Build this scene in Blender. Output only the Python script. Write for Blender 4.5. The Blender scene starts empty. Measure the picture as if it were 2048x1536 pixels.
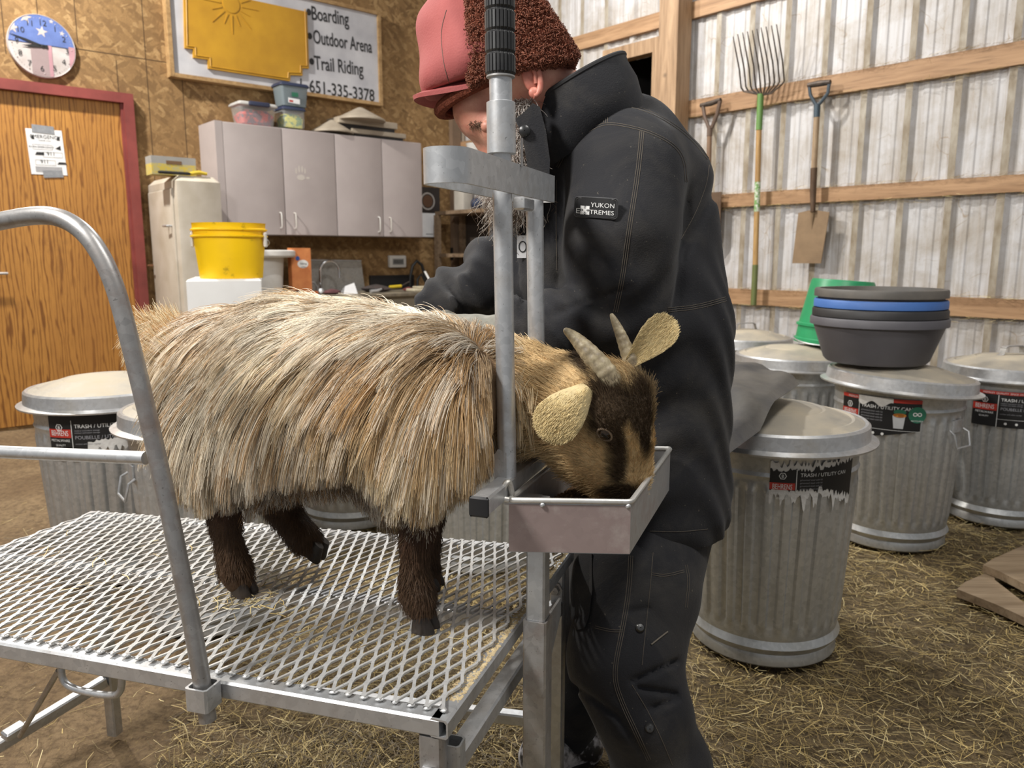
import bpy, bmesh, math, random
import numpy as np
from mathutils import Vector, Matrix
from mathutils.bvhtree import BVHTree
R = random.Random(7)
rng = np.random.default_rng(11)
SC = bpy.context.scene
COL = SC.collection

# ---------------------------------------------------------------- camera, world, lights, exposure
F_PX, PITCH, CAM_H = 1550.0, math.radians(9.5), 1.10
cam_d = bpy.data.cameras.new('camera'); cam = bpy.data.objects.new('camera', cam_d); COL.objects.link(cam)
cam.location = (0, 0, CAM_H); cam.rotation_euler = (math.pi/2-PITCH, 0, 0)
cam_d.sensor_width = 36; cam_d.lens = F_PX/2048*36; cam_d.clip_end = 60
cam_d.dof.use_dof = True; cam_d.dof.focus_distance = 1.22; cam_d.dof.aperture_fstop = 7.5
SC.camera = cam
SC.view_settings.view_transform = 'Standard'; SC.view_settings.look = 'None'
SC.view_settings.gamma = 1; SC.view_settings.use_curve_mapping = False
SC.view_settings.exposure = 0.35
w = bpy.data.worlds.new('barn_ambient'); SC.world = w; w.use_nodes = True
w.node_tree.nodes['Background'].inputs[0].default_value = (.97, .98, 1.0, 1)
w.node_tree.nodes['Background'].inputs[1].default_value = 0.24
def lamp(name, loc, target, power, size, col):
    d = bpy.data.lights.new(name, 'AREA'); d.shape = 'DISK'; d.size = size; d.energy = power; d.color = col
    o = bpy.data.objects.new(name, d); COL.objects.link(o); o.location = loc
    o.rotation_euler = (Vector(target)-Vector(loc)).to_track_quat('-Z', 'Y').to_euler()
    return o
lamp('barn_lamp_back', (-2.9, 3.9, 3.7), (-1.6, 4.6, .8), 120, .16, (1, .96, .89))
lamp('barn_lamp_front', (-1.5, 0.25, 2.7), (0.2, 1.7, .6), 66, .45, (1, .97, .93))
lamp('barn_lamp_near', (1.1, .7, 3.5), (.7, 2.0, .2), 34, .6, (1, .97, .92))
lamp('barn_lamp_right', (-.3, 4.3, 3.7), (1.6, 4.0, 1.0), 70, .2, (1, .985, .96))

# ---------------------------------------------------------------- geometry helpers
CP, SP = math.cos(PITCH), math.sin(PITCH)
EYE = np.array([0, 0, CAM_H])
def ray(px, py):
    x = (px-1024)/F_PX; y = (768-py)/F_PX
    return np.array([x, CP+y*SP, -SP+y*CP])
def onz(px, py, z=0.0):
    d = ray(px, py); return EYE+d*((z-CAM_H)/d[2])
def aty(px, py, y):
    d = ray(px, py); return EYE+d*(y/d[1])
def onpl(px, py, p, n):
    d = ray(px, py); return EYE+d*(((p-EYE)@n)/(d@n))
def ppm(p):                      # image pixels per metre at a point
    v = np.asarray(p)-EYE; return F_PX/(v[1]*CP-v[2]*SP)
def unit(v):
    v = np.asarray(v, float); return v/np.linalg.norm(v)
Z = np.array([0, 0, 1.0])

def wloc(o):
    v = Vector((0, 0, 0))
    while o is not None:
        v = v+o.location; o = o.parent
    return np.array(v)

class MB:
    """collects shapes in world metres and links them as one mesh object"""
    def __init__(s): s.v = []; s.f = []; s.m = []; s.n = 0; s.mi = 0
    def add(s, verts, faces):
        s.v.extend([tuple(map(float, p)) for p in verts])
        s.f.extend([tuple(i+s.n for i in f) for f in faces]); s.m.extend([s.mi]*len(faces))
        s.n += len(verts)
        return s
    def mat(s, i): s.mi = i; return s
    def box(s, c, size, ax=None, ay=None, az=None):
        ax = np.array([1., 0, 0]) if ax is None else unit(ax); az = Z if az is None else unit(az)
        ay = np.cross(az, ax) if ay is None else unit(ay)
        c = np.asarray(c, float); h = np.asarray(size)/2
        vs = [c+ax*h[0]*i+ay*h[1]*j+az*h[2]*k for k in (-1, 1) for j in (-1, 1) for i in (-1, 1)]
        return s.add(vs, [(0, 2, 3, 1), (4, 5, 7, 6), (0, 1, 5, 4), (2, 6, 7, 3), (0, 4, 6, 2), (1, 3, 7, 5)])
    def rbox(s, c, size, b, ax=None, ay=None, az=None):
        """box with chamfered vertical edges and rims (bevel b)"""
        ax = np.array([1., 0, 0]) if ax is None else unit(ax); az = Z if az is None else unit(az)
        ay = np.cross(az, ax) if ay is None else unit(ay)
        c = np.asarray(c, float); X, Y, H = [q/2 for q in size]
        def ring(x, y, z, b):
            pts = []
            for sx, sy, a0 in ((1, 1, 0), (-1, 1, 90), (-1, -1, 180), (1, -1, 270)):
                for t in (0, 45, 90):
                    a = math.radians(a0+t)
                    pts.append(c+ax*(sx*(x-b)+b*math.cos(a))+ay*(sy*(y-b)+b*math.sin(a))+az*z)
            return pts
        rings = [ring(X-b, Y-b, -H, b*.6), ring(X, Y, -H+b, b), ring(X, Y, H-b, b), ring(X-b, Y-b, H, b*.6)]
        return s.loft(rings, True, True)
    def loft(s, rings, cap0=False, cap1=False, closed=True):
        n = len(rings[0]); vs = [p for r in rings for p in r]; fs = []
        for k in range(len(rings)-1):
            for i in range(n if closed else n-1):
                j = (i+1) % n
                fs.append((k*n+i, k*n+j, (k+1)*n+j, (k+1)*n+i))
        if cap0: fs.append(tuple(range(n))[::-1])
        if cap1: fs.append(tuple((len(rings)-1)*n+i for i in range(n)))
        return s.add(vs, fs)
    def tube(s, pts, r, n=12, cap=True, closed=False, sq=None):
        """round tube (or square with sq=(half widths)) along points; r may be a list"""
        pts = [np.asarray(p, float) for p in pts]; N = len(pts)
        rr = r if hasattr(r, '__len__') else [r]*N
        rings = []; up = None
        for i, p in enumerate(pts):
            a = pts[i-1] if (i > 0 or closed) else p; b = pts[(i+1) % N] if (i < N-1 or closed) else p
            t = unit(b-a)
            if up is None:
                up = Z if abs(t[2]) < .9 else np.array([0, 1., 0])
            u = unit(np.cross(t, up)); v = np.cross(u, t); up = v
            rings.append([p+(u*math.cos(2*math.pi*k/n)+v*math.sin(2*math.pi*k/n))*rr[i] for k in range(n)])
        if closed: rings.append(rings[0])
        return s.loft(rings, cap and not closed, cap and not closed)
    def sqtube(s, a, b, w, h=None, side=None, hollow=0.0):
        """square tube from a to b, width w along side, height h"""
        a = np.asarray(a, float); b = np.asarray(b, float); t = unit(b-a); h = h or w
        if side is None: side = np.cross(t, Z) if abs(t[2]) < .9 else np.array([1., 0, 0])
        side = unit(np.asarray(side)-t*(t@np.asarray(side))); up = np.cross(side, t)
        def ring(p, w, h, bv=.003):
            o = []
            for sx, sy in ((1, 1), (-1, 1), (-1, -1), (1, -1)):
                q = [(sx*w/2, sy*(h/2-bv)), (sx*(w/2-bv), sy*h/2)]
                if sx*sy < 0: q = q[::-1]
                o += [p+side*x+up*y for x, y in q]
            return o
        if hollow:
            return s.loft([ring(a, w-2*hollow, h-2*hollow), ring(a, w, h), ring(b, w, h), ring(b, w-2*hollow, h-2*hollow), ring(a, w-2*hollow, h-2*hollow)])
        return s.loft([ring(a, w, h), ring(b, w, h)], True, True)
    def lathe(s, prof, c, n=48, ax=None, ay=None, az=None, cap0=False, cap1=False, rad=None):
        ax = np.array([1., 0, 0]) if ax is None else unit(ax); az = Z if az is None else unit(az)
        ay = np.cross(az, ax) if ay is None else unit(ay)
        c = np.asarray(c, float); rings = []
        for r, z in prof:
            ring = []
            for k in range(n):
                a = 2*math.pi*k/n; q = r if rad is None else rad(r, z, a)
                ring.append(c+ax*q*math.cos(a)+ay*q*math.sin(a)+az*z)
            rings.append(ring)
        return s.loft(rings, cap0, cap1)
    def prism(s, poly, o, u, v, d):
        """polygon poly (2-D) in plane o,u,v extruded by vector d"""
        o = np.asarray(o, float); u = np.asarray(u, float); v = np.asarray(v, float); d = np.asarray(d, float)
        a = [o+u*x+v*y for x, y in poly]; b = [p+d for p in a]; n = len(poly)
        fs = [tuple(range(n)), tuple(range(n, 2*n))[::-1]]+[(i, i+n, (i+1) % n+n, (i+1) % n) for i in range(n)]
        return s.add(a+b, fs)
    def ball(s, c, r, n=16, m=10, ax=None, ay=None, az=None):
        r = r if hasattr(r, '__len__') else (r, r, r)
        ax = np.array([1., 0, 0]) if ax is None else unit(ax); az = Z if az is None else unit(az)
        ay = np.cross(az, ax) if ay is None else unit(ay); c = np.asarray(c, float)
        rings = []
        for k in range(m+1):
            t = math.pi*k/m-math.pi/2; q = max(math.cos(t), 1e-3)
            rings.append([c+ax*r[0]*q*math.cos(2*math.pi*i/n)+ay*r[1]*q*math.sin(2*math.pi*i/n)+az*r[2]*math.sin(t) for i in range(n)])
        return s.loft(rings, True, True)
    def text(s, string, o, u, v, size, align='CENTER', depth=.0008, sx=1.0, yc=True):
        """raised lettering: baseline centre o, right u, up v (unit vectors)"""
        vs, fs = text_shape(string, align)
        u = np.asarray(u, float); v = np.asarray(v, float); o = np.asarray(o, float); nn = np.cross(u, v)
        s.add([o+u*p[0]*size*sx+v*p[1]*size+nn*depth for p in vs], fs)
        return s
    def build(s, name, mats, parent=None, smooth=True, angle=35, loc=None, rot=None, frame=None):
        """frame: (origin, ax, ay, az) of the object's own axes; otherwise the parent's base"""
        me = bpy.data.meshes.new(name)
        V = np.array(s.v)
        o = bpy.data.objects.new(name, me); COL.objects.link(o)
        if frame is not None:
            org, ax, ay, az = [np.asarray(q, float) for q in frame]
            M3 = np.stack([ax, ay, az], 1); V = (V-org)@M3
            o.matrix_world = Matrix([[*M3[i], org[i]] for i in range(3)]+[[0, 0, 0, 1]])
        elif parent is not None:
            o.parent = parent; V = V-wloc(parent)
        elif loc is not None:
            V = V-np.asarray(loc); o.location = loc
        me.from_pydata(V.tolist(), [], s.f)
        for m in (mats if isinstance(mats, (list, tuple)) else [mats]): me.materials.append(m)
        if any(s.m): me.polygons.foreach_set('material_index', s.m)
        bm = bmesh.new(); bm.from_mesh(me); bmesh.ops.recalc_face_normals(bm, faces=bm.faces[:]); bm.to_mesh(me); bm.free()
        if smooth:
            me.polygons.foreach_set('use_smooth', [True]*len(me.polygons))
            me.set_sharp_from_angle(angle=math.radians(angle))
        me.update()
        return o

_txt = {}; BOLD = [0.0]
def text_shape(string, align='CENTER'):
    key = (string, align, BOLD[0])
    if key not in _txt:
        c = bpy.data.curves.new('lettering', 'FONT'); c.body = string; c.align_x = align; c.size = 1; c.resolution_u = 3; c.offset = BOLD[0]
        o = bpy.data.objects.new('lettering', c); COL.objects.link(o)
        dg = bpy.context.evaluated_depsgraph_get(); ev = o.evaluated_get(dg); me = ev.to_mesh()
        _txt[key] = ([tuple(v.co) for v in me.vertices], [tuple(p.vertices) for p in me.polygons])
        ev.to_mesh_clear(); bpy.data.objects.remove(o); bpy.data.curves.remove(c)
    return _txt[key]

def thing(name, label, cat, loc=(0, 0, 0), group=None):
    o = bpy.data.objects.new(name, None); COL.objects.link(o); o.empty_display_size = .05
    o.location = tuple(map(float, loc)); return tag(o, label, cat, group)
def tag(o, label, cat, group=None, kind=None):
    o['label'] = label; o['category'] = cat
    if group: o['group'] = group
    if kind: o['kind'] = kind
    return o
def struct(o, label=None, cat=None):
    o['kind'] = 'structure'
    if label: o['label'] = label
    if cat: o['category'] = cat
    return o

# ---------------------------------------------------------------- materials
def nodes(name):
    m = bpy.data.materials.new(name); m.use_nodes = True
    nt = m.node_tree; b = nt.nodes['Principled BSDF']
    return m, nt, b
def N(nt, t, **k):
    n = nt.nodes.new(t)
    for a, v in k.items():
        if a.startswith('i_'): n.inputs[a[2:]].default_value = v
        else: setattr(n, a, v)
    return n
def coords(nt, scale=(1, 1, 1), kind='Object', rot=(0, 0, 0)):
    tc = N(nt, 'ShaderNodeTexCoord'); mp = N(nt, 'ShaderNodeMapping')
    mp.inputs['Scale'].default_value = scale; mp.inputs['Rotation'].default_value = rot
    nt.links.new(tc.outputs[kind], mp.inputs[0]); return mp.outputs[0]
def noise(nt, vec, scale, detail=4, rough=.55, dist=0):
    n = N(nt, 'ShaderNodeTexNoise'); n.inputs['Scale'].default_value = scale; n.inputs['Detail'].default_value = detail
    n.inputs['Roughness'].default_value = rough; n.inputs['Distortion'].default_value = dist
    nt.links.new(vec, n.inputs['Vector']); return n.outputs['Fac']
def ramp(nt, fac, stops):
    r = N(nt, 'ShaderNodeValToRGB'); nt.links.new(fac, r.inputs[0]); e = r.color_ramp.elements
    while len(e) < len(stops): e.new(.5)
    for i, (p, c) in enumerate(stops):
        e[i].position = p; e[i].color = (c if hasattr(c, '__len__') else (c, c, c))[:3]+(1,) if hasattr(c, '__len__') else (c, c, c, 1)
    return r.outputs[0]
def mix(nt, fac, a, b, mode='MIX'):
    m = N(nt, 'ShaderNodeMix', data_type='RGBA', blend_type=mode)
    for k, v in ((0, fac), (6, a), (7, b)):
        if isinstance(v, (int, float)): m.inputs[k].default_value = v
        elif isinstance(v, tuple): m.inputs[k].default_value = v[:3]+(1,)
        else: nt.links.new(v, m.inputs[k])
    return m.outputs[2]
def bump(nt, b, h, strength=.3, dist=.01):
    n = N(nt, 'ShaderNodeBump'); n.inputs['Strength'].default_value = strength; n.inputs['Distance'].default_value = dist
    nt.links.new(h, n.inputs['Height']); nt.links.new(n.outputs[0], b.inputs['Normal'])
def srgb(r, g, b):
    f = lambda c: (c/255/12.92 if c/255 < .04045 else ((c/255+.055)/1.055)**2.4)
    return (f(r), f(g), f(b))
def plain(name, c, rough=.6, metal=0.0, c2=None, scale=9, sharp=.18, bstr=0, bscale=120, spec=.5, det=5, stretch=(1, 1, 1), rough2=None):
    """one colour broken up by noise towards c2 (dust, wear), with optional bump"""
    m, nt, b = nodes(name)
    b.inputs['Roughness'].default_value = rough; b.inputs['Metallic'].default_value = metal
    b.inputs['Specular IOR Level'].default_value = spec
    v = coords(nt, stretch)
    if c2 is None: c2 = tuple(q*.82 for q in c)
    n = noise(nt, v, scale, det)
    f = ramp(nt, n, [(.5-sharp, 0), (.5+sharp, 1)])
    nt.links.new(mix(nt, f, c, c2), b.inputs['Base Color'])
    if rough2 is not None:
        mr = N(nt, 'ShaderNodeMapRange'); nt.links.new(f, mr.inputs[0]); mr.inputs[3].default_value = rough; mr.inputs[4].default_value = rough2
        nt.links.new(mr.outputs[0], b.inputs['Roughness'])
    if bstr: bump(nt, b, noise(nt, v, bscale, 3), bstr, .004)
    return m
def galv(name, c=(.50, .51, .52), rough=.34, spots=True, dust=(.42, .36, .28), dustamt=.25, metal=.72, spang=.16):
    """galvanised steel: spangle, dull oxide and dust"""
    m, nt, b = nodes(name); v = coords(nt)
    vo = N(nt, 'ShaderNodeTexVoronoi'); vo.inputs['Scale'].default_value = 90; nt.links.new(v, vo.inputs['Vector'])
    sc_ = N(nt, 'ShaderNodeSeparateColor'); nt.links.new(vo.outputs['Color'], sc_.inputs[0])
    sp = mix(nt, spang, c, ramp(nt, sc_.outputs[0], [(0, .2), (1, .85)]), 'OVERLAY')
    n = noise(nt, v, 14, 6, .65); f = ramp(nt, n, [(.5, 0), (.78, dustamt*2)])
    base = mix(nt, f, sp, dust)
    if spots:
        sn = noise(nt, v, 260, 2); base = mix(nt, ramp(nt, sn, [(.68, 0), (.74, .55)]), base, (.10, .09, .08))
    nt.links.new(base, b.inputs['Base Color']); b.inputs['Metallic'].default_value = metal
    mr = N(nt, 'ShaderNodeMapRange'); nt.links.new(n, mr.inputs[0]); mr.inputs[3].default_value = rough-.08; mr.inputs[4].default_value = rough+.22
    nt.links.new(mr.outputs[0], b.inputs['Roughness'])
    bump(nt, b, noise(nt, v, 60, 4), .12, .002)
    return m
def wood(name, c, c2, axis=0, scale=14, stretch=14, rough=.65, knots=True):
    m, nt, b = nodes(name); s = [scale]*3; s[axis] = scale/stretch
    v = coords(nt, tuple(s)); n = noise(nt, v, 1.2, 6, .62, .8)
    wv = noise(nt, coords(nt, tuple(q*3.1 for q in s)), 2.0, 3, .6)
    base = mix(nt, ramp(nt, n, [(.35, 0), (.68, 1)]), c, c2)
    base = mix(nt, ramp(nt, wv, [(.52, 0), (.7, .45)]), base, tuple(q*.55 for q in c2))
    if knots:
        kn = N(nt, 'ShaderNodeTexVoronoi'); kn.inputs['Scale'].default_value = 3.3; nt.links.new(coords(nt, (1, 1, 1)), kn.inputs['Vector'])
        base = mix(nt, ramp(nt, kn.outputs['Distance'], [(.02, .7), (.07, 0)]), base, tuple(q*.3 for q in c2))
    nt.links.new(base, b.inputs['Base Color']); b.inputs['Roughness'].default_value = rough
    bump(nt, b, n, .15, .003)
    return m
M = {}
M['lumber'] = wood('girt_lumber', srgb(176, 140, 104), srgb(132, 98, 66), 0)
M['post_lumber'] = wood('post_lumber', srgb(172, 142, 110), srgb(126, 98, 70), 2)
M['board'] = wood('weathered_board', srgb(158, 138, 112), srgb(120, 100, 76), 0, rough=.85)
M['steel'] = galv('galvanised_steel', (.54, .55, .56), .36, True, (.34, .30, .26), .35)
M['steel_dull'] = galv('galvanised_steel_dull', (.42, .41, .40), .42, dust=(.30, .22, .17), dustamt=.4)
M['can'] = galv('galvanised_can', (.50, .51, .51), .32, False, (.40, .39, .36), .25, .68)
M['lid'] = plain('dusty_lid', srgb(160, 155, 146), .55, .4, srgb(196, 184, 162), 7, .2, .25, 60, rough2=.9)
M['lid_rim'] = galv('lid_rim_steel', (.55, .55, .55), .33, False, (.45, .40, .32), .3)
M['black'] = plain('black_plastic', (.012, .012, .013), .5)
M['dark_iron'] = plain('dark_iron', (.05, .042, .036), .6, .6, (.11, .08, .06), 30)
M['white'] = plain('white_paint', (.72, .71, .69), .55, 0, (.55, .52, .47), 5)
M['paper'] = plain('white_paper', (.80, .80, .80), .8, 0, (.72, .72, .74), 20)
M['ink'] = plain('black_ink', (.02, .02, .022), .6)
M['grey_ink'] = plain('grey_ink', (.30, .30, .32), .7)
M['label_black'] = plain('black_label', (.014, .014, .015), .45, spec=.4)
M['label_red'] = plain('red_label', srgb(190, 56, 44), .5)
M['label_white'] = plain('white_lettering', (.82, .82, .80), .6)
M['torn_paper'] = plain('torn_paper_backing', (.70, .69, .66), .9, 0, (.55, .53, .50), 40, .2, .4, 90)
# ---------------------------------------------------------------- the setting
YAW = math.radians(49.4)
DL = np.array([math.sin(YAW), math.cos(YAW), 0]); NL = np.array([math.cos(YAW), -math.sin(YAW), 0])
A0 = (onz(0, 859)+onz(92, 848))/2
def wl(px, py, off=0.0):          # (u along the board wall, height) seen at a pixel, off = distance in front of the wall
    q = onpl(px, py, A0+NL*off, NL); return (q-A0)@DL, q[2]
def WL(u, off, z): return A0+DL*u+NL*off+Z*z
UC = wl(915, 400)[0]              # where the two walls meet
C0 = WL(UC, 0, 0); C0[2] = 0
DR, NR = NL, -DL
def wr(px, py, off=0.0):
    q = onpl(px, py, C0+NR*off, NR); return (q-C0)@DR, q[2]
def WR(v, off, z): return C0+DR*v+NR*off+Z*z
FL = (A0, DL, -NL, Z); FR = (C0, DR, -NR, Z)

def osb(name):
    m, nt, b = nodes(name); b.inputs['Roughness'].default_value = .85
    cols = []
    for k, (rot, st) in enumerate(((.5, (9, 1, 38)), (-.7, (11, 1, 34)), (1.35, (10, 1, 30)))):
        v = coords(nt, (1, 1, 1), rot=(0, rot, 0)); mp = N(nt, 'ShaderNodeMapping'); mp.inputs['Scale'].default_value = st; nt.links.new(v, mp.inputs[0])
        nz = N(nt, 'ShaderNodeTexNoise'); nz.inputs['Scale'].default_value = 2.5; nt.links.new(v, nz.inputs['Vector'])
        ad = mix(nt, .12, mp.outputs[0], nz.outputs['Color'], 'ADD')
        vo = N(nt, 'ShaderNodeTexVoronoi'); nt.links.new(ad, vo.inputs['Vector']); vo.inputs['Scale'].default_value = 1.0
        g = N(nt, 'ShaderNodeSeparateColor'); nt.links.new(vo.outputs['Color'], g.inputs[0]); cols.append(g.outputs[k])
    sel = noise(nt, coords(nt, (1, 1, 1)), 13, 2)
    a = mix(nt, ramp(nt, sel, [(.42, 0), (.47, 1)]), cols[0], cols[1]); a = mix(nt, ramp(nt, sel, [(.56, 0), (.6, 1)]), a, cols[2])
    base = ramp(nt, a, [(0, srgb(116, 88, 54)), (.35, srgb(138, 107, 68)), (.7, srgb(154, 121, 78)), (1, srgb(180, 148, 102))])
    fine = noise(nt, coords(nt, (30, 1, 60)), 4, 4); base = mix(nt, ramp(nt, fine, [(.4, .45), (.62, 0)]), base, srgb(92, 68, 40))
    big = noise(nt, coords(nt), 1.4, 3); base = mix(nt, ramp(nt, big, [(.4, 0), (.75, .5)]), base, srgb(122, 92, 54))
    nt.links.new(base, b.inputs['Base Color']); bump(nt, b, a, .22, .004)
    return m
M['osb'] = osb('strand_board')
M['seam'] = plain('dark_seam', srgb(74, 54, 32), .9)

mb = MB()
mb.box(WL((UC-2.6)/2, -.03, 1.75), (UC+2.6, .06, 3.7), DL)
mb.mat(1)
def useam(px, py, z0, z1, wd=.005):
    u, z = wl(px, py); mb.box(WL(u, .0002, (z0+z1)/2), (wd, .001, z1-z0), DL)
for px, py, z0, z1 in ((296, 180, .1, 3.6), (153, 60, 2.42, 3.6), (78, 60, 2.42, 3.6), (233, 130, 2.05, 2.36), (367, 200, .1, 2.4), (5, 40, 2.3, 3.6)):
    useam(px, py, z0, z1)
ua, za = wl(150, 100); ub, zb = wl(333, 122)
mb.box(WL((ua+ub)/2, .0002, (za+zb)/2), (ub-ua, .001, .006), DL)
wall = struct(mb.build('wall_left', [M['osb'], M['seam']], smooth=False, frame=FL), 'strand board wall', 'wall')

def siding_mat():
    m, nt, b = nodes('white_siding'); b.inputs['Roughness'].default_value = .5
    v = coords(nt, (1, 1, 1)); n = noise(nt, v, 3.2, 8, .68, .4)
    base = mix(nt, ramp(nt, n, [(.42, 0), (.68, .75)]), srgb(192, 190, 190), srgb(146, 132, 112))
    st = noise(nt, coords(nt, (16, 1, 1.2)), 2.2, 5, .6); base = mix(nt, ramp(nt, st, [(.46, 0), (.72, .55)]), base, srgb(136, 124, 108))
    # straw chaff caught in cobweb: fine curved threads
    wv = N(nt, 'ShaderNodeTexVoronoi', feature='DISTANCE_TO_EDGE'); wv.inputs['Scale'].default_value = 5
    wn = N(nt, 'ShaderNodeTexNoise'); wn.inputs['Scale'].default_value = 3.5; nt.links.new(v, wn.inputs['Vector'])
    nt.links.new(mix(nt, .35, v, wn.outputs['Color'], 'ADD'), wv.inputs['Vector'])
    msk = mix(nt, 1.0, ramp(nt, wv.outputs['Distance'], [(.0, .8), (.016, 0)]), ramp(nt, noise(nt, v, 6, 3), [(.52, 0), (.62, 1)]), 'MULTIPLY')
    base = mix(nt, msk, base, srgb(140, 118, 88))
    fl = noise(nt, coords(nt, (70, 1, 40)), 1.6, 3); base = mix(nt, ramp(nt, fl, [(.66, 0), (.72, .6)]), base, srgb(120, 100, 74))
    nt.links.new(base, b.inputs['Base Color']); bump(nt, b, n, .12, .004)
    return m
M['siding'] = siding_mat()
M['rib_dust'] = plain('dusty_rib', srgb(172, 164, 150), .7, 0, srgb(120, 104, 80), 26, .25, .2, 90, stretch=(1, 1, .4))
# ribbed sheet: (v, y) profile, ribs read off the photograph's wall
ribs = [wr(x, 226)[0] for x in (1497, 1560, 1722, 1816, 1908, 2016)]
pitch = (ribs[-1]-ribs[2])/3
allr = [ribs[-1]+pitch*k for k in range(-14, 5)]
prof = [(-.05, .045)]
SKIP = []
for r in allr:
    if r < .1: continue
    prof += [(r-.036, .045), (r-.018, .022), (r+.018, .022), (r+.036, .045)]
    for q in (1/3, 2/3):
        c = r+pitch*q; prof += [(c-.02, .045), (c-.012, .040), (c+.012, .040), (c+.02, .045)]
mb = MB()
VD0, VD1 = wr(1232, 150)[0], wr(1312, 150)[0]     # dark doorway in the right wall
ZD = wr(1290, 112)[1]
def sheet(pr, z0, z1):
    r0 = [WR(v, -y, z0) for v, y in pr]; r1 = [WR(v, -y, z1) for v, y in pr]
    mb.loft([r0, r1], closed=False)
left = [p for p in prof if p[0] < VD0-.02]+[(VD0, .045)]
mid = [(VD0, .045)]+[p for p in prof if VD0 < p[0] < VD1]+[(VD1, .045)]
right = [(VD1, .045)]+[p for p in prof if p[0] > VD1]
sheet(left, -.02, 3.6); sheet(mid, ZD, 3.6); sheet(right, -.02, 3.6)
mb.mat(1)
for r in allr:                                      # dusty screw lines on the rib crowns
    if r < .1 or VD0-.05 < r < VD1+.05: continue
    mb.box(WR(r, -.0215, 1.79), (.034, .001, 3.6), DR)
struct(mb.build('wall_right', [M['siding'], M['rib_dust']], smooth=False, frame=FR), 'white ribbed metal siding wall', 'wall')

zg = []
for i, (px, py, pb) in enumerate(((1442, 389, 415), (1384, 200, 234), (1457, 577, 607))):
    v, zt = wr(px, py); zb = wr(px, pb)[1]; zg.append((zt, zb))
gap = (zg[1][0]-zg[2][0])/2
girts = [(zg[2][0]-gap*1.02, .13)]+[(zg[2][0], zg[2][0]-zg[2][1]), (zg[0][0], zg[0][0]-zg[0][1]), (zg[1][0], zg[1][0]-zg[1][1]), (zg[1][0]+gap, .10), (zg[1][0]+2*gap, .10)]
for i, (zt, h) in enumerate(girts):
    mb = MB(); v0 = .02
    if zt < ZD+.02:
        mb.box(WR((v0+VD0-.09)/2, -.021, zt-h/2), (VD0-.09-v0, .04, h), DR); v0 = VD1+.1
    mb.box(WR((v0+6.2)/2, -.021, zt-h/2), (6.2-v0, .04, h), DR)
    struct(mb.build('trim_%d' % (i+1), M['lumber'], smooth=False, frame=FR), 'horizontal wooden girt on the metal wall', 'beam')
# post in front of the girts
v0, v1 = wr(1338, 100)[0], wr(1388, 100)[0]
mb = MB(); mb.box(WR((v0+v1)/2, .07, 1.8), (v1-v0-.05, .14, 3.66), DR)
struct(mb.build('trim_7', M['post_lumber'], smooth=False, frame=FR), 'square wooden wall post', 'post')
# doorway: wooden surround and a dark room behind
mb = MB()
for v, wd, zt in ((VD0-.045, .09, ZD+.09), (VD1+.05, .10, ZD+.09)):
    mb.box(WR(v, .005, zt/2), (wd, .08, zt), DR)
mb.box(WR((VD0+VD1)/2, .005, ZD+.045), (VD1-VD0, .08, .09), DR)
fr = mb.build('door_2', M['post_lumber'], smooth=False, frame=FR); struct(fr, 'wooden surround of a dark doorway', 'door')
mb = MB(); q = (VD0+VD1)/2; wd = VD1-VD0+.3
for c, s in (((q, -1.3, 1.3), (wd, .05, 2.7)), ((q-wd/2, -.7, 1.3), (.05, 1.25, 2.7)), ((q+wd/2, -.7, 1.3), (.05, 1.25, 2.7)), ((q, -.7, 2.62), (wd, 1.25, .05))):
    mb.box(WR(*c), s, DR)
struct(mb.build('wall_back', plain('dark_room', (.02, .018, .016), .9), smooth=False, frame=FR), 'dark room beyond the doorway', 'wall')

# floor: trodden dirt with straw litter
m, nt, b = nodes('barn_dirt'); b.inputs['Roughness'].default_value = .95; v = coords(nt)
n = noise(nt, v, 2.6, 8, .62); base = mix(nt, ramp(nt, n, [(.35, 0), (.66, 1)]), srgb(138, 116, 86), srgb(108, 86, 60))
n2 = noise(nt, coords(nt, (1, 1, 1)), 48, 4, .7); base = mix(nt, ramp(nt, n2, [(.42, 0), (.64, .75)]), base, srgb(84, 66, 46))
sx = N(nt, 'ShaderNodeSeparateXYZ'); nt.links.new(v, sx.inputs[0])
side = N(nt, 'ShaderNodeMapRange'); side.inputs[1].default_value = -1.0; side.inputs[2].default_value = -.3; nt.links.new(sx.outputs[0], side.inputs[0])
base = mix(nt, side.outputs[0], base, mix(nt, ramp(nt, n2, [(.35, 0), (.65, 1)]), srgb(112, 96, 68), srgb(70, 58, 40)))
wn = noise(nt, coords(nt, (160, 40, 1)), 1.0, 3, .7); base = mix(nt, ramp(nt, wn, [(.6, 0), (.7, .55)]), base, srgb(164, 140, 92))
nt.links.new(base, b.inputs['Base Color']); bump(nt, b, n2, .6, .012)
M['dirt'] = m
def floor_z(x, y):
    z = .012*math.sin(2.1*x+1.3*y)*math.sin(1.7*y-.9*x)+.006*math.sin(7*x+3*y)
    return z-.012
mb = MB(); nx, ny = 120, 120; xs = np.linspace(-4.6, 3.8, nx); ys = np.linspace(-.3, 8.5, ny)
mb.add([(x, y, floor_z(x, y)) for y in ys for x in xs], [(j*nx+i, j*nx+i+1, (j+1)*nx+i+1, (j+1)*nx+i) for j in range(ny-1) for i in range(nx-1)])
struct(mb.build('floor', M['dirt'], angle=180), 'trodden dirt floor', 'floor')

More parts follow.
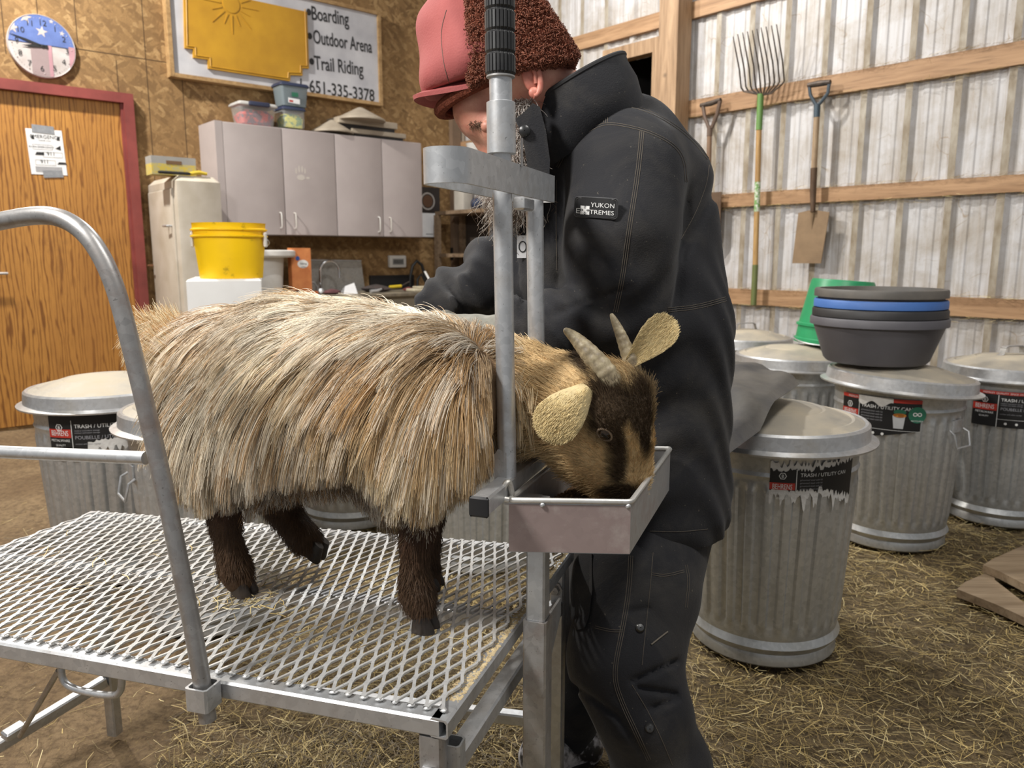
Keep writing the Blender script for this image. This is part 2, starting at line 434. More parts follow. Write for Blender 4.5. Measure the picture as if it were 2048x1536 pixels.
def strands(name, P, A, L, W, colr, curl=.25, lift=.35, parent=None, zfun=None):
    """loose flat stalks: P base points, A headings, L lengths, W widths, colr colours; one mesh"""
    n = len(P); d = np.stack([np.cos(A), np.sin(A), np.zeros(n)], 1)
    d[:, 2] = (rng.random(n)-.25)*lift; side = np.stack([-np.sin(A), np.cos(A), (rng.random(n)-.5)*1.6], 1)
    side /= np.linalg.norm(side, axis=1)[:, None]; bend = (rng.random(n)-.5)*curl*L
    perp = np.stack([-np.sin(A), np.cos(A), np.zeros(n)], 1)
    V = np.empty((n, 6, 3))
    for k, t in enumerate((-.5, 0, .5)):
        c = P+d*(L*t)[:, None]+perp*(bend*(1-4*t*t))[:, None]
        V[:, 2*k] = c-side*(W/2)[:, None]; V[:, 2*k+1] = c+side*(W/2)[:, None]
    V[:, :, 2] = np.maximum(V[:, :, 2], (P[:, 2]-.004)[:, None])
    base = (np.arange(n)*6)[:, None, None]; q = np.array([[0, 1, 3, 2], [2, 3, 5, 4]])
    me = bpy.data.meshes.new(name); me.from_pydata(V.reshape(-1, 3).tolist(), [], (base+q).reshape(-1, 4).tolist())
    ca = me.color_attributes.new('tint', 'FLOAT_COLOR', 'POINT'); c4 = np.ones((n, 6, 4)); c4[:, :, :3] = colr[:, None, :]
    ca.data.foreach_set('color', c4.ravel())
    o = bpy.data.objects.new(name, me); COL.objects.link(o); me.materials.append(M['straw'])
    return o
m, nt, b = nodes('straw_stalks'); at = N(nt, 'ShaderNodeAttribute', attribute_name='tint'); nt.links.new(at.outputs['Color'], b.inputs['Base Color']); b.inputs['Roughness'].default_value = .55
M['straw'] = m
PAL = np.array([srgb(226, 206, 150), srgb(196, 172, 112), srgb(160, 138, 86), srgb(122, 102, 64), srgb(92, 76, 50), srgb(208, 190, 140)])
def scatter(n, x0, x1, y0, y1, keep):
    P = np.stack([x0+rng.random(n)*(x1-x0), y0+rng.random(n)**1.4*(y1-y0)], 1)
    k = np.array([rng.random() < keep(x, y) for x, y in P]); P = P[k]
    zz = np.array([floor_z(x, y) for x, y in P])+.004+rng.random(len(P))**2*.022
    return np.column_stack([P, zz])
def dens(x, y):
    if x > .55*y+.35: d = 1.0
    else: d = 1.0
    dirtside = (x < -.75-.12*(y-1.2)) and not (y < 1.35 and x > -1.0)
    if dirtside: d = .05
    return d*(1.0 if y < 3.4 else .55)
P = scatter(150000, -2.2, 3.0, .75, 4.3, lambda x, y: dens(x, y) if abs(x) < .75*y+.2 else 0)
n = len(P); pw = np.array([.06, .16, .28, .27, .17, .06]); ci = rng.choice(6, n, p=pw)
o = strands('straw', P, rng.random(n)*6.28, .018+rng.random(n)**2.2*.085, .0008+rng.random(n)**2*.0014, PAL[ci]*(.78+.5*rng.random((n, 1))))
tag(o, 'straw litter covering the dirt floor', 'straw', kind='stuff')
# trampled heap of darker hay under the stand
def heap(n, cx, cy, rx, ry, h):
    a = rng.random(n)*6.28; r = np.sqrt(rng.random(n)); x = cx+rx*r*np.cos(a); y = cy+ry*r*np.sin(a)
    z = h*(1-r**2)*rng.random(n)**.6+.0
    return np.column_stack([x, y, z+np.array([floor_z(i, j) for i, j in zip(x, y)])])
P = np.concatenate([heap(5200, -.52, 1.34, .34, .26, .05), heap(3000, -.2, 1.5, .3, .3, .03)])
n = len(P); ci = rng.choice(6, n, p=[.03, .09, .2, .34, .32, .02])
o = strands('hay_heap', P, rng.random(n)*6.28, .03+rng.random(n)**2*.09, .001+rng.random(n)*.0013, PAL[ci]*(.7+.5*rng.random((n, 1))), .7, .8)
tag(o, 'trampled dark hay heaped under the metal stand', 'hay', kind='stuff')
# wisps of hay and cobweb caught along the girts
PP = []; AA = []
for zt, h in girts[1:4]:
    k = 900; vv = VD1+.3+rng.random(k)*3.2
    for v in vv:
        PP.append(WR(v, .003+rng.random()*.014, zt+rng.random()*.012 if rng.random() < .55 else zt-h-rng.random()**2*.03)); AA.append(-YAW+math.pi*0+(rng.random()-.5)*1.2)
P = np.array(PP); n = len(P); ci = rng.choice(6, n, p=[.2, .3, .3, .15, .0, .05])
o = strands('hay_wisps', P, np.array(AA), .02+rng.random(n)**2*.07, .001+rng.random(n)*.001, PAL[ci], .8, .7)
tag(o, 'wisps of hay caught along the wooden girts', 'hay', kind='stuff')
# ---------------------------------------------------------------- things on and along the board wall
def lq(px, py, off=0.0):
    u, z = wl(px, py, off); return WL(u, off, z)
def fit_text(mb, string, p0, p1, cap, off, depth=.001):
    """lettering on the board wall between two baseline pixels, cap = cap height in pixels"""
    a, b = lq(*p0, off), lq(*p1, off); vs, _ = text_shape(string, 'LEFT')
    x0 = min(v[0] for v in vs); x1 = max(v[0] for v in vs); u = unit(b-a); size = cap/ppm(a)/.73
    sx = np.linalg.norm(b-a)/((x1-x0)*size); v = unit(Z-u*(Z@u))
    mb.text(string, a-u*x0*size*sx, u, v, size, 'LEFT', depth, sx)

# door with maroon frame
M['oak'] = None
m, nt, b = nodes('oak_veneer'); b.inputs['Roughness'].default_value = .5
v = coords(nt, (1, 1, .10)); dn = noise(nt, v, 3.5, 4); wv = N(nt, 'ShaderNodeTexWave', wave_type='BANDS', bands_direction='X')
wv.inputs['Scale'].default_value = 13; wv.inputs['Distortion'].default_value = 11; wv.inputs['Detail'].default_value = 3; wv.inputs['Detail Scale'].default_value = 1.6
nt.links.new(v, wv.inputs['Vector'])
pores = noise(nt, coords(nt, (230, 1, 7)), 1.0, 3, .7)
base = mix(nt, ramp(nt, wv.outputs['Fac'], [(.02, 1), (.28, 0)]), srgb(186, 132, 62), srgb(120, 74, 26))
base = mix(nt, ramp(nt, pores, [(.5, 0), (.68, .7)]), base, srgb(110, 68, 28))
base = mix(nt, ramp(nt, dn, [(.4, 0), (.7, .5)]), base, srgb(150, 100, 46))
st = noise(nt, coords(nt, (1, 1, 1)), 2.2, 6, .7); base = mix(nt, ramp(nt, st, [(.58, 0), (.74, .55)]), base, srgb(98, 66, 34))
nt.links.new(base, b.inputs['Base Color']); M['oak'] = m
M['maroon'] = plain('maroon_paint', srgb(140, 66, 60), .55, 0, srgb(112, 50, 46), 6)
u1 = wl(266, 188, .06)[0]; u0 = u1-1.12; zt = wl(266, 188, .06)[1]; fw = .062
mb = MB()
mb.box(WL(u1-fw/2, .03, zt/2), (fw, .06, zt), DL); mb.box(WL(u0+fw/2, .03, zt/2), (fw, .06, zt), DL)
mb.box(WL((u0+u1)/2, .03, zt-fw/2), (u1-u0-2*fw, .06, fw), DL)
mb.box(WL(u1-fw-.008, .02, (zt-fw)/2), (.016, .035, zt-fw), DL)       # stop
door = mb.build('door_1', M['maroon'], smooth=False, frame=FL); struct(door, 'oak door in a maroon frame', 'door')
def kid(mb, name, mats, par, **k):
    """child of a framed structure object, same axes"""
    o = mb.build(name, mats, frame=(A0, DL, -NL, Z), **k); mw = o.matrix_world.copy(); o.parent = par
    o.matrix_parent_inverse = par.matrix_world.inverted(); o.matrix_world = mw; return o
mb = MB(); mb.box(WL((u0+u1)/2, .008, (zt-fw)/2+.005), (u1-u0-2*fw-.004, .012, zt-fw-.012), DL)
kid(mb, 'door_panel', M['oak'], door, smooth=False)
ph = lq(16, 547, .07)
mb = MB(); mb.tube([ph, ph-DL*.10, ph-DL*.125-NL*.02, ph-DL*.13-NL*.055], .0085, 10); mb.lathe([(.001, .008), (.03, .006), (.032, 0)], ph-DL*.13-NL*.056, 20, DL, Z, NL)
kid(mb, 'door_handle', M['steel_dull'], door)

# taped notice on the door
pc = [lq(*p, .017) for p in ((63, 348), (135, 351), (122, 260), (54.7, 256.5))]
pu = unit(pc[1]-pc[0]); pv = unit(pc[3]-pc[0]-pu*((pc[3]-pc[0])@pu)); W = np.linalg.norm(pc[1]-pc[0]); Hh = np.linalg.norm(pc[3]-pc[0])
t = thing('paper_notice', 'white emergency notice sheet taped to the oak door', 'notice', pc[0])
mb = MB(); mb.prism([(0, 0), (W, 0), (W*.97, Hh*1.0), (-.005, Hh)], pc[0]-NL*.001, pu, pv, NL*.001); mb.build('sheet', M['paper'], t, False)
mb = MB(); c = pc[0]+NL*.0006
def ptxt(s, x, y, size): mb.text(s, c+pu*W*x+pv*Hh*y, pu, pv, size)
ptxt('EMERGENCY', .5, .80, .030); ptxt('PLEASE CALL', .47, .74, .012)
ptxt('911', .60, .43, .032); ptxt('911', .40, .25, .032); ptxt('IN AN EMERGENCY', .36, .59, .016)
for x0, y0, x1, y1 in ((.12, .555, .66, .66), (.38, .39, .92, .50), (.15, .21, .70, .32)):
    for a, bq in (((x0, y0), (x1, y0)), ((x1, y0), (x1, y1)), ((x1, y1), (x0, y1)), ((x0, y1), (x0, y0))):
        mb.tube([c+pu*W*a[0]+pv*Hh*a[1], c+pu*W*bq[0]+pv*Hh*bq[1]], .0006, 4)
for x, y in ((.15, .81), (.85, .81)): mb.prism([(-.009, -.01), (.009, -.01), (.006, .012), (-.006, .012)], c+pu*W*x+pv*Hh*y, pu, pv, NL*.0008)
mb.prism([(0, 0), (.05, 0), (.05, .018), (.01, .018)], c+pu*W*.16+pv*Hh*.43, pu, pv, NL*.0008)
mb.prism([(0, 0), (.055, 0), (.045, .014), (.01, .014)], c+pu*W*.75+pv*Hh*.24, pu, pv, NL*.0008)
mb.prism([(0, 0), (.03, -.01), (.03, .02)], c+pu*W*.74+pv*Hh*.59, pu, pv, NL*.0008)
mb.mat(1)
for k in range(6): mb.box(c+pu*W*.5+pv*Hh*(.17-.022*k), (W*.74, .0006, .003), pu, NL, pv)
mb.build('printing', [M['ink'], M['grey_ink']], t, False)
M['duct'] = plain('duct_tape', (.33, .34, .36), .4, .3, (.25, .26, .28), 60)
for x, y, ww, hh, an in ((.46, 1.0, .62, .17, -.05), (.60, .02, .56, .16, .06)):
    mb = MB(); uu = pu*math.cos(an)+pv*math.sin(an); vv = pv*math.cos(an)-pu*math.sin(an)
    mb.prism([(-W*ww/2, -Hh*hh/2), (W*ww/2, -Hh*hh/2), (W*ww/2-.004, Hh*hh/2), (-W*ww/2, Hh*hh/2)], pc[0]+pu*W*x+pv*Hh*y, uu, vv, NL*.0025)
    mb.build('tape', M['duct'], t, False)

# wall clock painted with stars and stripes
cc = lq(84.6, 92.4, .03); rc = 60/ppm(cc)
M['flag_blue'] = plain('faded_blue', srgb(92, 112, 168), .5, 0, srgb(76, 94, 146), 12); M['flag_white'] = plain('faded_white', srgb(184, 178, 176), .5, 0, srgb(164, 154, 150), 12)
M['flag_red'] = plain('faded_pink', srgb(176, 134, 142), .5); M['flag_grey'] = plain('faded_mauve', srgb(150, 132, 132), .5)
t = thing('wall_clock', 'round wall clock painted with blue field, white stars and faded stripes', 'clock', cc)
mb = MB(); mb.lathe([(.001, -.03), (rc, -.03), (rc, -.004), (rc*.985, 0), (rc*.97, -.002), (.001, -.002)], cc, 64, DL, Z, NL, rad=None); mb.build('case', M['flag_white'], t)
mb = MB()
def disc_cut(y0, y1, x0, x1, k=48, r=.968):
    pts = []
    for i in range(k):
        a = 2*math.pi*i/k; pts.append((min(max(r*rc*math.cos(a), x0*rc), x1*rc), min(max(r*rc*math.sin(a), y0*rc), y1*rc)))
    return pts
def seg(x0, x1, y0, y1):          # part of the disc between x0..x1, y0..y1 (unit radius)
    top = []; bot = []
    for i in range(25):
        x = x0+(x1-x0)*i/24; h = math.sqrt(max(.968**2-x*x, 0)); top.append((x*rc, min(h, y1)*rc)); bot.append((x*rc, max(-h, y0)*rc))
    return bot+top[::-1]
mb.prism(seg(-.967, .967, .06, 1), cc, DL, Z, NL*.0006)
mb.mat(1); mb.prism(seg(-.35, .16, -1, .06), cc, DL, Z, NL*.0005); mb.mat(2); mb.prism(seg(.16, .27, -1, .06), cc, DL, Z, NL*.0006); mb.prism(seg(.78, .967, -1, .1), cc, DL, Z, NL*.0007)
mb.mat(3)
for sx, sy, sr in ((.02, .46, .19), (-.42, .84, .2), (-.80, .46, .18), (.62, .5, .09), (.33, .83, .08)):
    pts = [(sx*rc+rc*sr*(1 if i % 2 == 0 else .4)*math.sin(math.pi*i/5+.15), sy*rc+rc*sr*(1 if i % 2 == 0 else .4)*math.cos(math.pi*i/5+.15)) for i in range(10)]
    if sx*sx+sy*sy > .6: pts = [(x*min(1, .96*rc/math.hypot(x, y)), y*min(1, .96*rc/math.hypot(x, y))) for x, y in pts]
    mb.prism(pts, cc+NL*.0006, DL, Z, NL*.0005)
mb.build('dial', [M['flag_blue'], M['flag_grey'], M['flag_red'], M['flag_white']], t, False)
mb = MB()
for h in range(1, 13):
    a = math.radians(90-30*h-5); p = cc+NL*.0016+DL*math.cos(a)*rc*.73+Z*(math.sin(a)*rc*.73-rc*.075); mb.text(str(h), p, DL, Z, rc*.25)
mb.mat(1)
for h in range(60):
    a = math.radians(6*h); mb.ball(cc+NL*.001+DL*math.cos(a)*rc*.87+Z*math.sin(a)*rc*.87, rc*(.018 if h % 5 == 0 else .009), 6, 4)
mb.build('numerals', [M['ink'], M['flag_white']], t, False)
for p, ww in (((-.95, .27), .026), ((-.60, -.06), .034)):
    d = unit(DL*p[0]+Z*p[1]); L = rc*math.hypot(*p); mb = MB(); s = np.cross(NL, d)
    mb.prism([(-.03, -ww*rc/1), (L*.5, -ww*rc*1.3), (L, 0), (L*.5, ww*rc*1.3), (-.03, ww*rc)], cc+NL*.004, d, s, NL*.0015); mb.build('clock_hand', M['black'], t, False)
mb = MB(); mb.lathe([(.001, .008), (.009, .007), (.01, .002)], cc, 16, DL, Z, NL); mb.build('hub', M['black'], t)

# riding-stable sign with raised gold panel
so = .075
us0 = wl(342, 150, so)[0]; us1, zs0 = wl(766, 213, so)[0], wl(343, 152, so)[1]; zs1 = zs0+.72
t = thing('stable_sign', 'white framed sign listing boarding, arena and trail riding', 'sign', WL(us0, 0, zs0))
mb = MB(); mb.box(WL((us0+us1)/2, .03, (zs0+zs1)/2), (us1-us0-.02, .05, zs1-zs0-.02), DL); mb.build('board', plain('sign_white', srgb(196, 196, 200), .5, 0, srgb(172, 172, 178), 5), t, False)
M['sign_frame'] = wood('sign_frame_wood', srgb(176, 144, 100), srgb(138, 106, 66), 0, knots=False)
for nm, c, s in (('left', (us0+.012, (zs0+zs1)/2), (.026, zs1-zs0)), ('right', (us1-.012, (zs0+zs1)/2), (.026, zs1-zs0)), ('bottom', ((us0+us1)/2, zs0+.012), (us1-us0-.052, .026)), ('top', ((us0+us1)/2, zs1-.012), (us1-us0-.052, .026))):
    mb = MB(); mb.box(WL(c[0], so/2, c[1]), (s[0], so, s[1]), DL); mb.build('frame_rail', M['sign_frame'], t, False)
fo = .056
gp_ = [(369, -2), (370, 96), (386.5, 98), (387, 115), (416, 119), (417, 137), (580, 162), (581, 150), (605, 151), (605, 136), (618, 137), (613, -2)]
poly = [wl(x, y, fo+.02) for x, y in gp_]; zmax = zs1-.12
poly[0] = (poly[0][0], zmax); poly[-1] = (poly[-1][0], zmax)
pl = [(u-us0, z-zs0) for u, z in poly]
gold = plain('gold_paint', srgb(196, 148, 38), .5, 0, srgb(164, 118, 30), 4, .25, .1, 20)
mb = MB(); mb.prism(pl, WL(us0, fo, zs0), DL, Z, NL*.02); gpn = mb.build('gold_panel', gold, t, False)
mb = MB()
for i in range(len(pl)-1):           # raised edge bead
    a, bq = pl[i], pl[i+1]; cx, cz = .62, .5
    sh = lambda p: WL(us0+p[0]+(.016 if p[0] < .6 else -.016), fo+.021, zs0+p[1]+.016)
    mb.tube([sh(a), sh(bq)], .0045, 6)
cs = wl(462, 8, fo+.02)
for k in range(-6, 7):               # carved rising-sun rays
    a = math.radians(-90+k*22); r0, r1 = .075, (.15 if k % 2 else .20)
    d = DL*math.cos(a)+Z*math.sin(a); s = np.cross(NL, d); mb.prism([(r0, -.006), (r1, 0), (r0, .006)], WL(cs[0], fo+.02, cs[1]), d, s, NL*.004)
mb.prism([(.06*math.cos(i*.2618), .06*math.sin(i*.2618)) for i in range(24)], WL(cs[0], fo+.02, cs[1]), DL, Z, NL*.004)
mb.build('carving', gold, gpn, False)
mb = MB()
for s, p0, p1, cap in (('Boarding', (624, 39), (698, 51), 27), ('Outdoor Arena', (627, 86), (744, 106), 27), ('Trail Riding', (629, 138), (727, 151), 27), ('651-335-3378', (619, 184), (749, 203), 25), ('1-', (600, 174), (612, 177), 18)):
    mb = MB(); BOLD[0] = .012; fit_text(mb, s, p0, p1, cap, fo, .0012); BOLD[0] = 0.0
    if cap > 20: mb.build('lettering', M['ink'], t, False); lm = mb
    else: mb.build('lettering', M['ink'], t, False)
mb = MB()
for px, py in ((617.5, 24), (619.5, 72), (623.5, 123)):
    p = lq(px, py, fo); r = 6.5/ppm(p); mb = MB(); mb.prism([(r*.8*math.cos(i*.39), r*math.sin(i*.39)) for i in range(16)], p, DL, Z, NL*.0012); mb.build('bullet_dot', M['ink'], t, False)

# wall cabinet
cd = .31
cab = plain('grey_cabinet_paint', srgb(176, 166, 164), .5, 0, srgb(160, 150, 148), 3, .25)
ub0 = wl(429, 245, cd)[0]; ub1 = wl(846, 470, cd)[0]; zb = wl(700, 472, cd)[1]; zc = wl(700, 270, cd)[1]
t = thing('wall_cabinet', 'long grey painted wall cabinet with four doors above the counter', 'cabinet', WL(ub0, 0, zb))
mb = MB(); mb.box(WL((ub0+ub1)/2, (cd-.02)/2, (zb+zc)/2), (ub1-ub0, cd-.02, zc-zb), DL); mb.build('carcass', cab, t, False)
seams = [wl(x, 470, cd)[0] for x in (457, 573, 676, 768)]; ed = [seams[0], seams[1], seams[2], seams[3], ub1]
mb = MB(); mb.box(WL((ub0+seams[0])/2, cd-.01, (zb+zc)/2), (seams[0]-ub0, .02, zc-zb), DL); mb.build('face_stile', cab, t, False)
hand = wl(602, 355, cd)
for k in range(4):
    mb = MB(); a, bq = ed[k]+.0025, ed[k+1]-.0025
    mb.rbox(WL((a+bq)/2, cd-.01, (zb+zc)/2-.002), (bq-a, .02, zc-zb-.004), .003, DL); dr = mb.build('door', cab, t)
    px, pa, pb = ((560, 425, 456), (588.6, 426, 457), (756.6, 434, 464), (778.7, 435, 464))[k]
    ua, za = wl(px, pa, cd); _, zb_ = wl(px, pb, cd); mb = MB()
    mb.tube([WL(ua, cd, za), WL(ua, cd+.022, za-.004), WL(ua, cd+.028, za-.02), WL(ua, cd+.028, zb_+.02), WL(ua, cd+.022, zb_+.004), WL(ua, cd, zb_)], .0045, 8); mb.build('handle', M['white'], dr)
    if k == 1:                        # dusty palm print
        mb = MB()
        for dx, dz, rx, rz in ((-.035, .045, .007, .022), (-.012, .06, .007, .026), (.012, .06, .007, .024), (.034, .048, .006, .02), (0, 0, .032, .02), (.055, .0, .016, .008)):
            mb.prism([(dx+rx*math.cos(i*.52), dz+rz*math.sin(i*.52)) for i in range(12)], WL(hand[0], cd+.0003, hand[1]), DL, Z, NL*.0004)
        mb.build('hand_print', plain('dust_print', srgb(196, 188, 180), .9), dr, False)
# things on top of the cabinet
def tub(name, label, cat, pxl, pxr, ptop, pbot, off, body_m, lid_m, fill=None, depth=.13, taper=.82, grp=None, lidh=.018):
    um = (wl(pxl, pbot, off)[0]+wl(pxr, pbot, off)[0])/2; w_ = wl(pxr, ptop, off)[0]-wl(pxl, ptop, off)[0]; z0 = wl((pxl+pxr)/2, pbot, off)[1]; z1 = wl((pxl+pxr)/2, ptop, off)[1]
    c = WL(um, off-depth/2, z0); t = thing(name, label, cat, c, grp)
    def ring(w, d, z, b=.02):
        o = []
        for sx, sy, a0 in ((1, 1, 0), (-1, 1, 90), (-1, -1, 180), (1, -1, 270)):
            for q in (0, 30, 60, 90):
                a = math.radians(a0+q); o.append(c+DL*(sx*(w/2-b)+b*math.cos(a))+NL*(sy*(d/2-b)+b*math.sin(a))+Z*z)
        return o
    h = z1-z0-lidh; mb = MB()
    mb.loft([ring(w_*taper*.9, depth*taper*.9, .0), ring(w_*taper, depth*taper, .006), ring(w_*.94, depth*.94, h)], True, False); mb.build('tub', body_m, t)
    if fill:
        mb = MB(); mb.loft([ring(w_*taper*.86, depth*taper*.86, .004), ring(w_*.84, depth*.84, h*.5), ring(w_*.6, depth*.6, h*.78)], True, True); mb.build('contents', fill, t)
    mb = MB(); mb.loft([ring(w_*.97, depth*.97, h-.006), ring(w_*1.02, depth*1.02, h-.004), ring(w_*1.02, depth*1.02, h+.006), ring(w_*.93, depth*.93, h+lidh), ring(w_*.80, depth*.8, h+lidh-.004)], True, True)
    mb.build('lid', lid_m, t); return t, z1
def clear_plastic(name, c, alpha=.35):
    m, nt, b = nodes(name); b.inputs['Base Color'].default_value = (*c, 1); b.inputs['Roughness'].default_value = .25; b.inputs['Alpha'].default_value = alpha; return m
clr = clear_plastic('clear_tub', (.72, .74, .74), .22); navy = plain('navy_lid', srgb(44, 52, 78), .45); wht = plain('cloudy_lid', srgb(190, 188, 184), .5)
g = 'lidded plastic tubs on the wall cabinet'
t1, _ = tub('storage_tub', 'clear lidded tub of red things on the grey wall cabinet', 'tub', 480, 558, 205, 250, .24, clr, wht, plain('red_contents', srgb(188, 70, 62), .6, 0, srgb(96, 60, 74), 30, .05), .2, grp=g)
c = lq(520, 207, .265)
mb = MB(); mb.rbox(c-NL*.012+Z*-.004, (.15, .03, .03), .006, DL); mb.build('clip', navy, t1)
t2, zz = tub('storage_tub', 'clear tub of green things under the navy topped tub', 'tub', 567, 614, 214, 256, .24, clr, navy, plain('green_contents', srgb(96, 132, 92), .6, 0, srgb(196, 190, 80), 36, .05), .17, .9, grp=g)
t3, _ = tub('storage_tub', 'dark navy lidded tub topmost of the two stacked tubs', 'tub', 563, 621, 166, 213.5, .24, clear_plastic('smoky_tub', (.20, .24, .26), .8), navy, plain('dark_contents', srgb(70, 84, 86), .6, 0, srgb(40, 60, 60), 30), .17, grp=g)
p = lq(588, 201, .245); mb = MB(); mb.prism([(-.045, -.018), (.045, -.022), (.045, .012), (-.045, .016)], p, DL, Z, NL*.001); mb.mat(1); mb.box(p-DL*.022+NL*.0012-Z*.006, (.03, .0006, .014), DL); mb.mat(2); mb.box(p+DL*.01+Z*.042, (.05, .001, .03), DL)
mb.build('price_label', [M['paper'], M['label_red'], plain('green_sticker', srgb(40, 110, 84), .5)], t3, False)
M['beige'] = plain('beige_plastic', srgb(176, 164, 146), .6, 0, srgb(150, 138, 122), 6)
def cone_cap(label, pxl, pxr, pbot, apex, off, n=4):
    um = (wl(pxl, pbot, off)[0]+wl(pxr, pbot, off)[0])/2; z0 = wl((pxl+pxr)/2, pbot, off)[1]; h = max(wl(apex[0], apex[1], off)[1]-z0, .05); r = (wl(pxr, pbot, off)[0]-wl(pxl, pbot, off)[0])/2
    c = WL(um, off, z0); mb = MB(); mb.lathe([(r*1.0, 0), (r, .012), (r*.12, h-.006), (.002, h)], c, 28, DL, NL, Z, True, True)
    return tag(mb.build('pyramid_cover', M['beige'], loc=c), label, 'cap', 'beige caps and panels on the wall cabinet')
cone_cap('low beige cone cap beside the stacked tubs on the cabinet', 626, 702, 267, (652, 238), .17)
def slab(label, pxl, pxr, pt, pb, off, d):
    u0, z1 = wl(pxl, pt, off); u1, _ = wl(pxr, pt, off); z0 = wl((pxl+pxr)/2, pb, off)[1]
    # folded-edge panel, open underneath
    z1 = wl((pxl+pxr)/2, pt, off)[1]; c = WL((u0+u1)/2, off-d/2, z0); t = thing('flat_tray', label, 'panel', c, 'beige caps and panels on the wall cabinet'); h = z1-z0
    mb = MB(); mb.rbox(c+Z*(h*.72), (u1-u0, d, h*.56), .004, DL); mb.build('cover', M['beige'], t)
    mb = MB(); mb.box(c+Z*(h*.22), (u1-u0-.04, d-.03, h*.44), DL); mb.build('core', M['black'], t, False); return z1
zcap = slab('lower beige panel sticking out on the cabinet top', 704, 812, 262, 279, .24, .2)
slab('upper beige panel under the tall cone cap', 678, 795, 239, 262, .24, .2)
cone_cap('tall beige cone cap topmost on the stacked panels', 676, 764, 243, (717, 214), .215)

# tall white rounded locker, with a carton and a brush on top
lo_, hi_ = .1, 1.2
for _ in range(40):
    q = (lo_+hi_)/2
    if wl(360, 500, q)[0] > wl(303, 500, .04)[0]: lo_, hi_ = (lo_, q) if wl(360, 500, .2)[0] < wl(360, 500, .8)[0] else (q, hi_)
    else: lo_, hi_ = (q, hi_) if wl(360, 500, .2)[0] < wl(360, 500, .8)[0] else (lo_, q)
fo_ = q; uf0 = wl(360, 500, fo_)[0]; uf1 = wl(446, 400, fo_)[0]; zf = wl(400, 352, fo_)[1]
print('locker off', fo_, uf0, uf1, zf)
c = WL((uf0+uf1)/2, fo_/2+.02, 0); t = thing('locker', 'tall cream painted metal locker with rounded corners beside the door', 'locker', c)
cream = plain('cream_enamel', srgb(208, 200, 188), .45, 0, srgb(178, 168, 150), 5, .25, .1, 70)
mb = MB(); mb.rbox(c+Z*zf/2, (uf1-uf0, fo_-.04, zf), .035, DL); mb.build('body', cream, t)
mb = MB(); mb.rbox(c-DL*((uf1-uf0)/2+.004)+Z*(zf/2-.02), (.014, fo_-.14, zf-.12), .006, DL); dr = mb.build('door', cream, t)
p = WL(uf0-.012, fo_-.09, wl(355, 451, fo_)[1]); mb = MB(); mb.tube([p, p-DL*.03, p-DL*.034-NL*.06, p-NL*.06], .007, 8); mb.build('handle', M['steel'], dr)
p = WL(uf0-.012, .10, wl(318, 531, .1)[1]); mb = MB(); mb.tube([p, p-DL*.035, p-DL*.035+NL*.05], .006, 8); mb.build('hinge', plain('rusty_hinge', srgb(120, 78, 48), .8), dr)
c2 = WL(wl(344, 330, fo_-.1)[0], fo_-.12, zf); t = thing('carton', 'yellow and grey carton with handle hole on the cream locker', 'carton', c2)
hw = .5*(wl(388, 335, fo_-.1)[0]-wl(300, 335, fo_-.1)[0]); hz = wl(344, 315, fo_-.1)[1]-zf
mb = MB(); mb.box(c2+Z*hz*.3, (2*hw, .12, hz*.6), DL); mb.build('lower_panel', plain('yellow_card', srgb(200, 176, 70), .7, 0, srgb(178, 168, 120), 60, .08), t, False)
mb = MB(); mb.box(c2+Z*hz*.8, (2*hw, .12, hz*.4), DL); mb.mat(1); mb.rbox(c2+Z*hz*.68+NL*.0605, (hw*.7, .002, hz*.2), .0009, DL); mb.build('upper_panel', [plain('grey_card', srgb(160, 158, 154), .7), plain('hole_brown', srgb(120, 92, 66), .9)], t, False)
c3 = c2+NL*.09+DL*.05+Z*.012; t = thing('brush', 'black scraper with yellow handle lying in front of the carton', 'brush', c3)
mb = MB(); mb.rbox(c3-DL*.06, (.2, .03, .018), .008, DL); mb.build('blade', M['black'], t); mb = MB(); mb.tube([c3+DL*.03, c3+DL*.09+Z*.012, c3+DL*.14+Z*.005], [.011, .013, .01], 10); mb.build('handle', plain('yellow_handle', srgb(206, 178, 50), .5), t)
# ---------------------------------------------------------------- counter, sink and small things along the board wall
co = .60; zk = wl(790, 586, co)[1]
uk0, uk1 = uf1+.03, UC-.50
c = WL((uk0+uk1)/2, co/2, 0)
t = thing('counter', 'worktop and grey base units along the board wall', 'counter', c)
mb = MB(); mb.rbox(c+Z*(zk-.015), (uk1-uk0, co, .03), .005, DL); mb.build('worktop', plain('dusty_worktop', srgb(70, 64, 58), .6, 0, srgb(150, 138, 116), 5, .12), t)
mb = MB(); mb.box(c-NL*.02+Z*((zk-.03)/2), (uk1-uk0-.02, co-.06, zk-.03), DL); mb.build('base_unit', plain('base_unit_grey', srgb(150, 142, 126), .6), t, False)
mb = MB(); ud0, zd1 = wl(740, 553, .02); mb.box(WL((ud0+uk1)/2, .012, zk+.06), (uk1-ud0, .02, .12), DL); mb.build('splashback', M['black'], t, False)
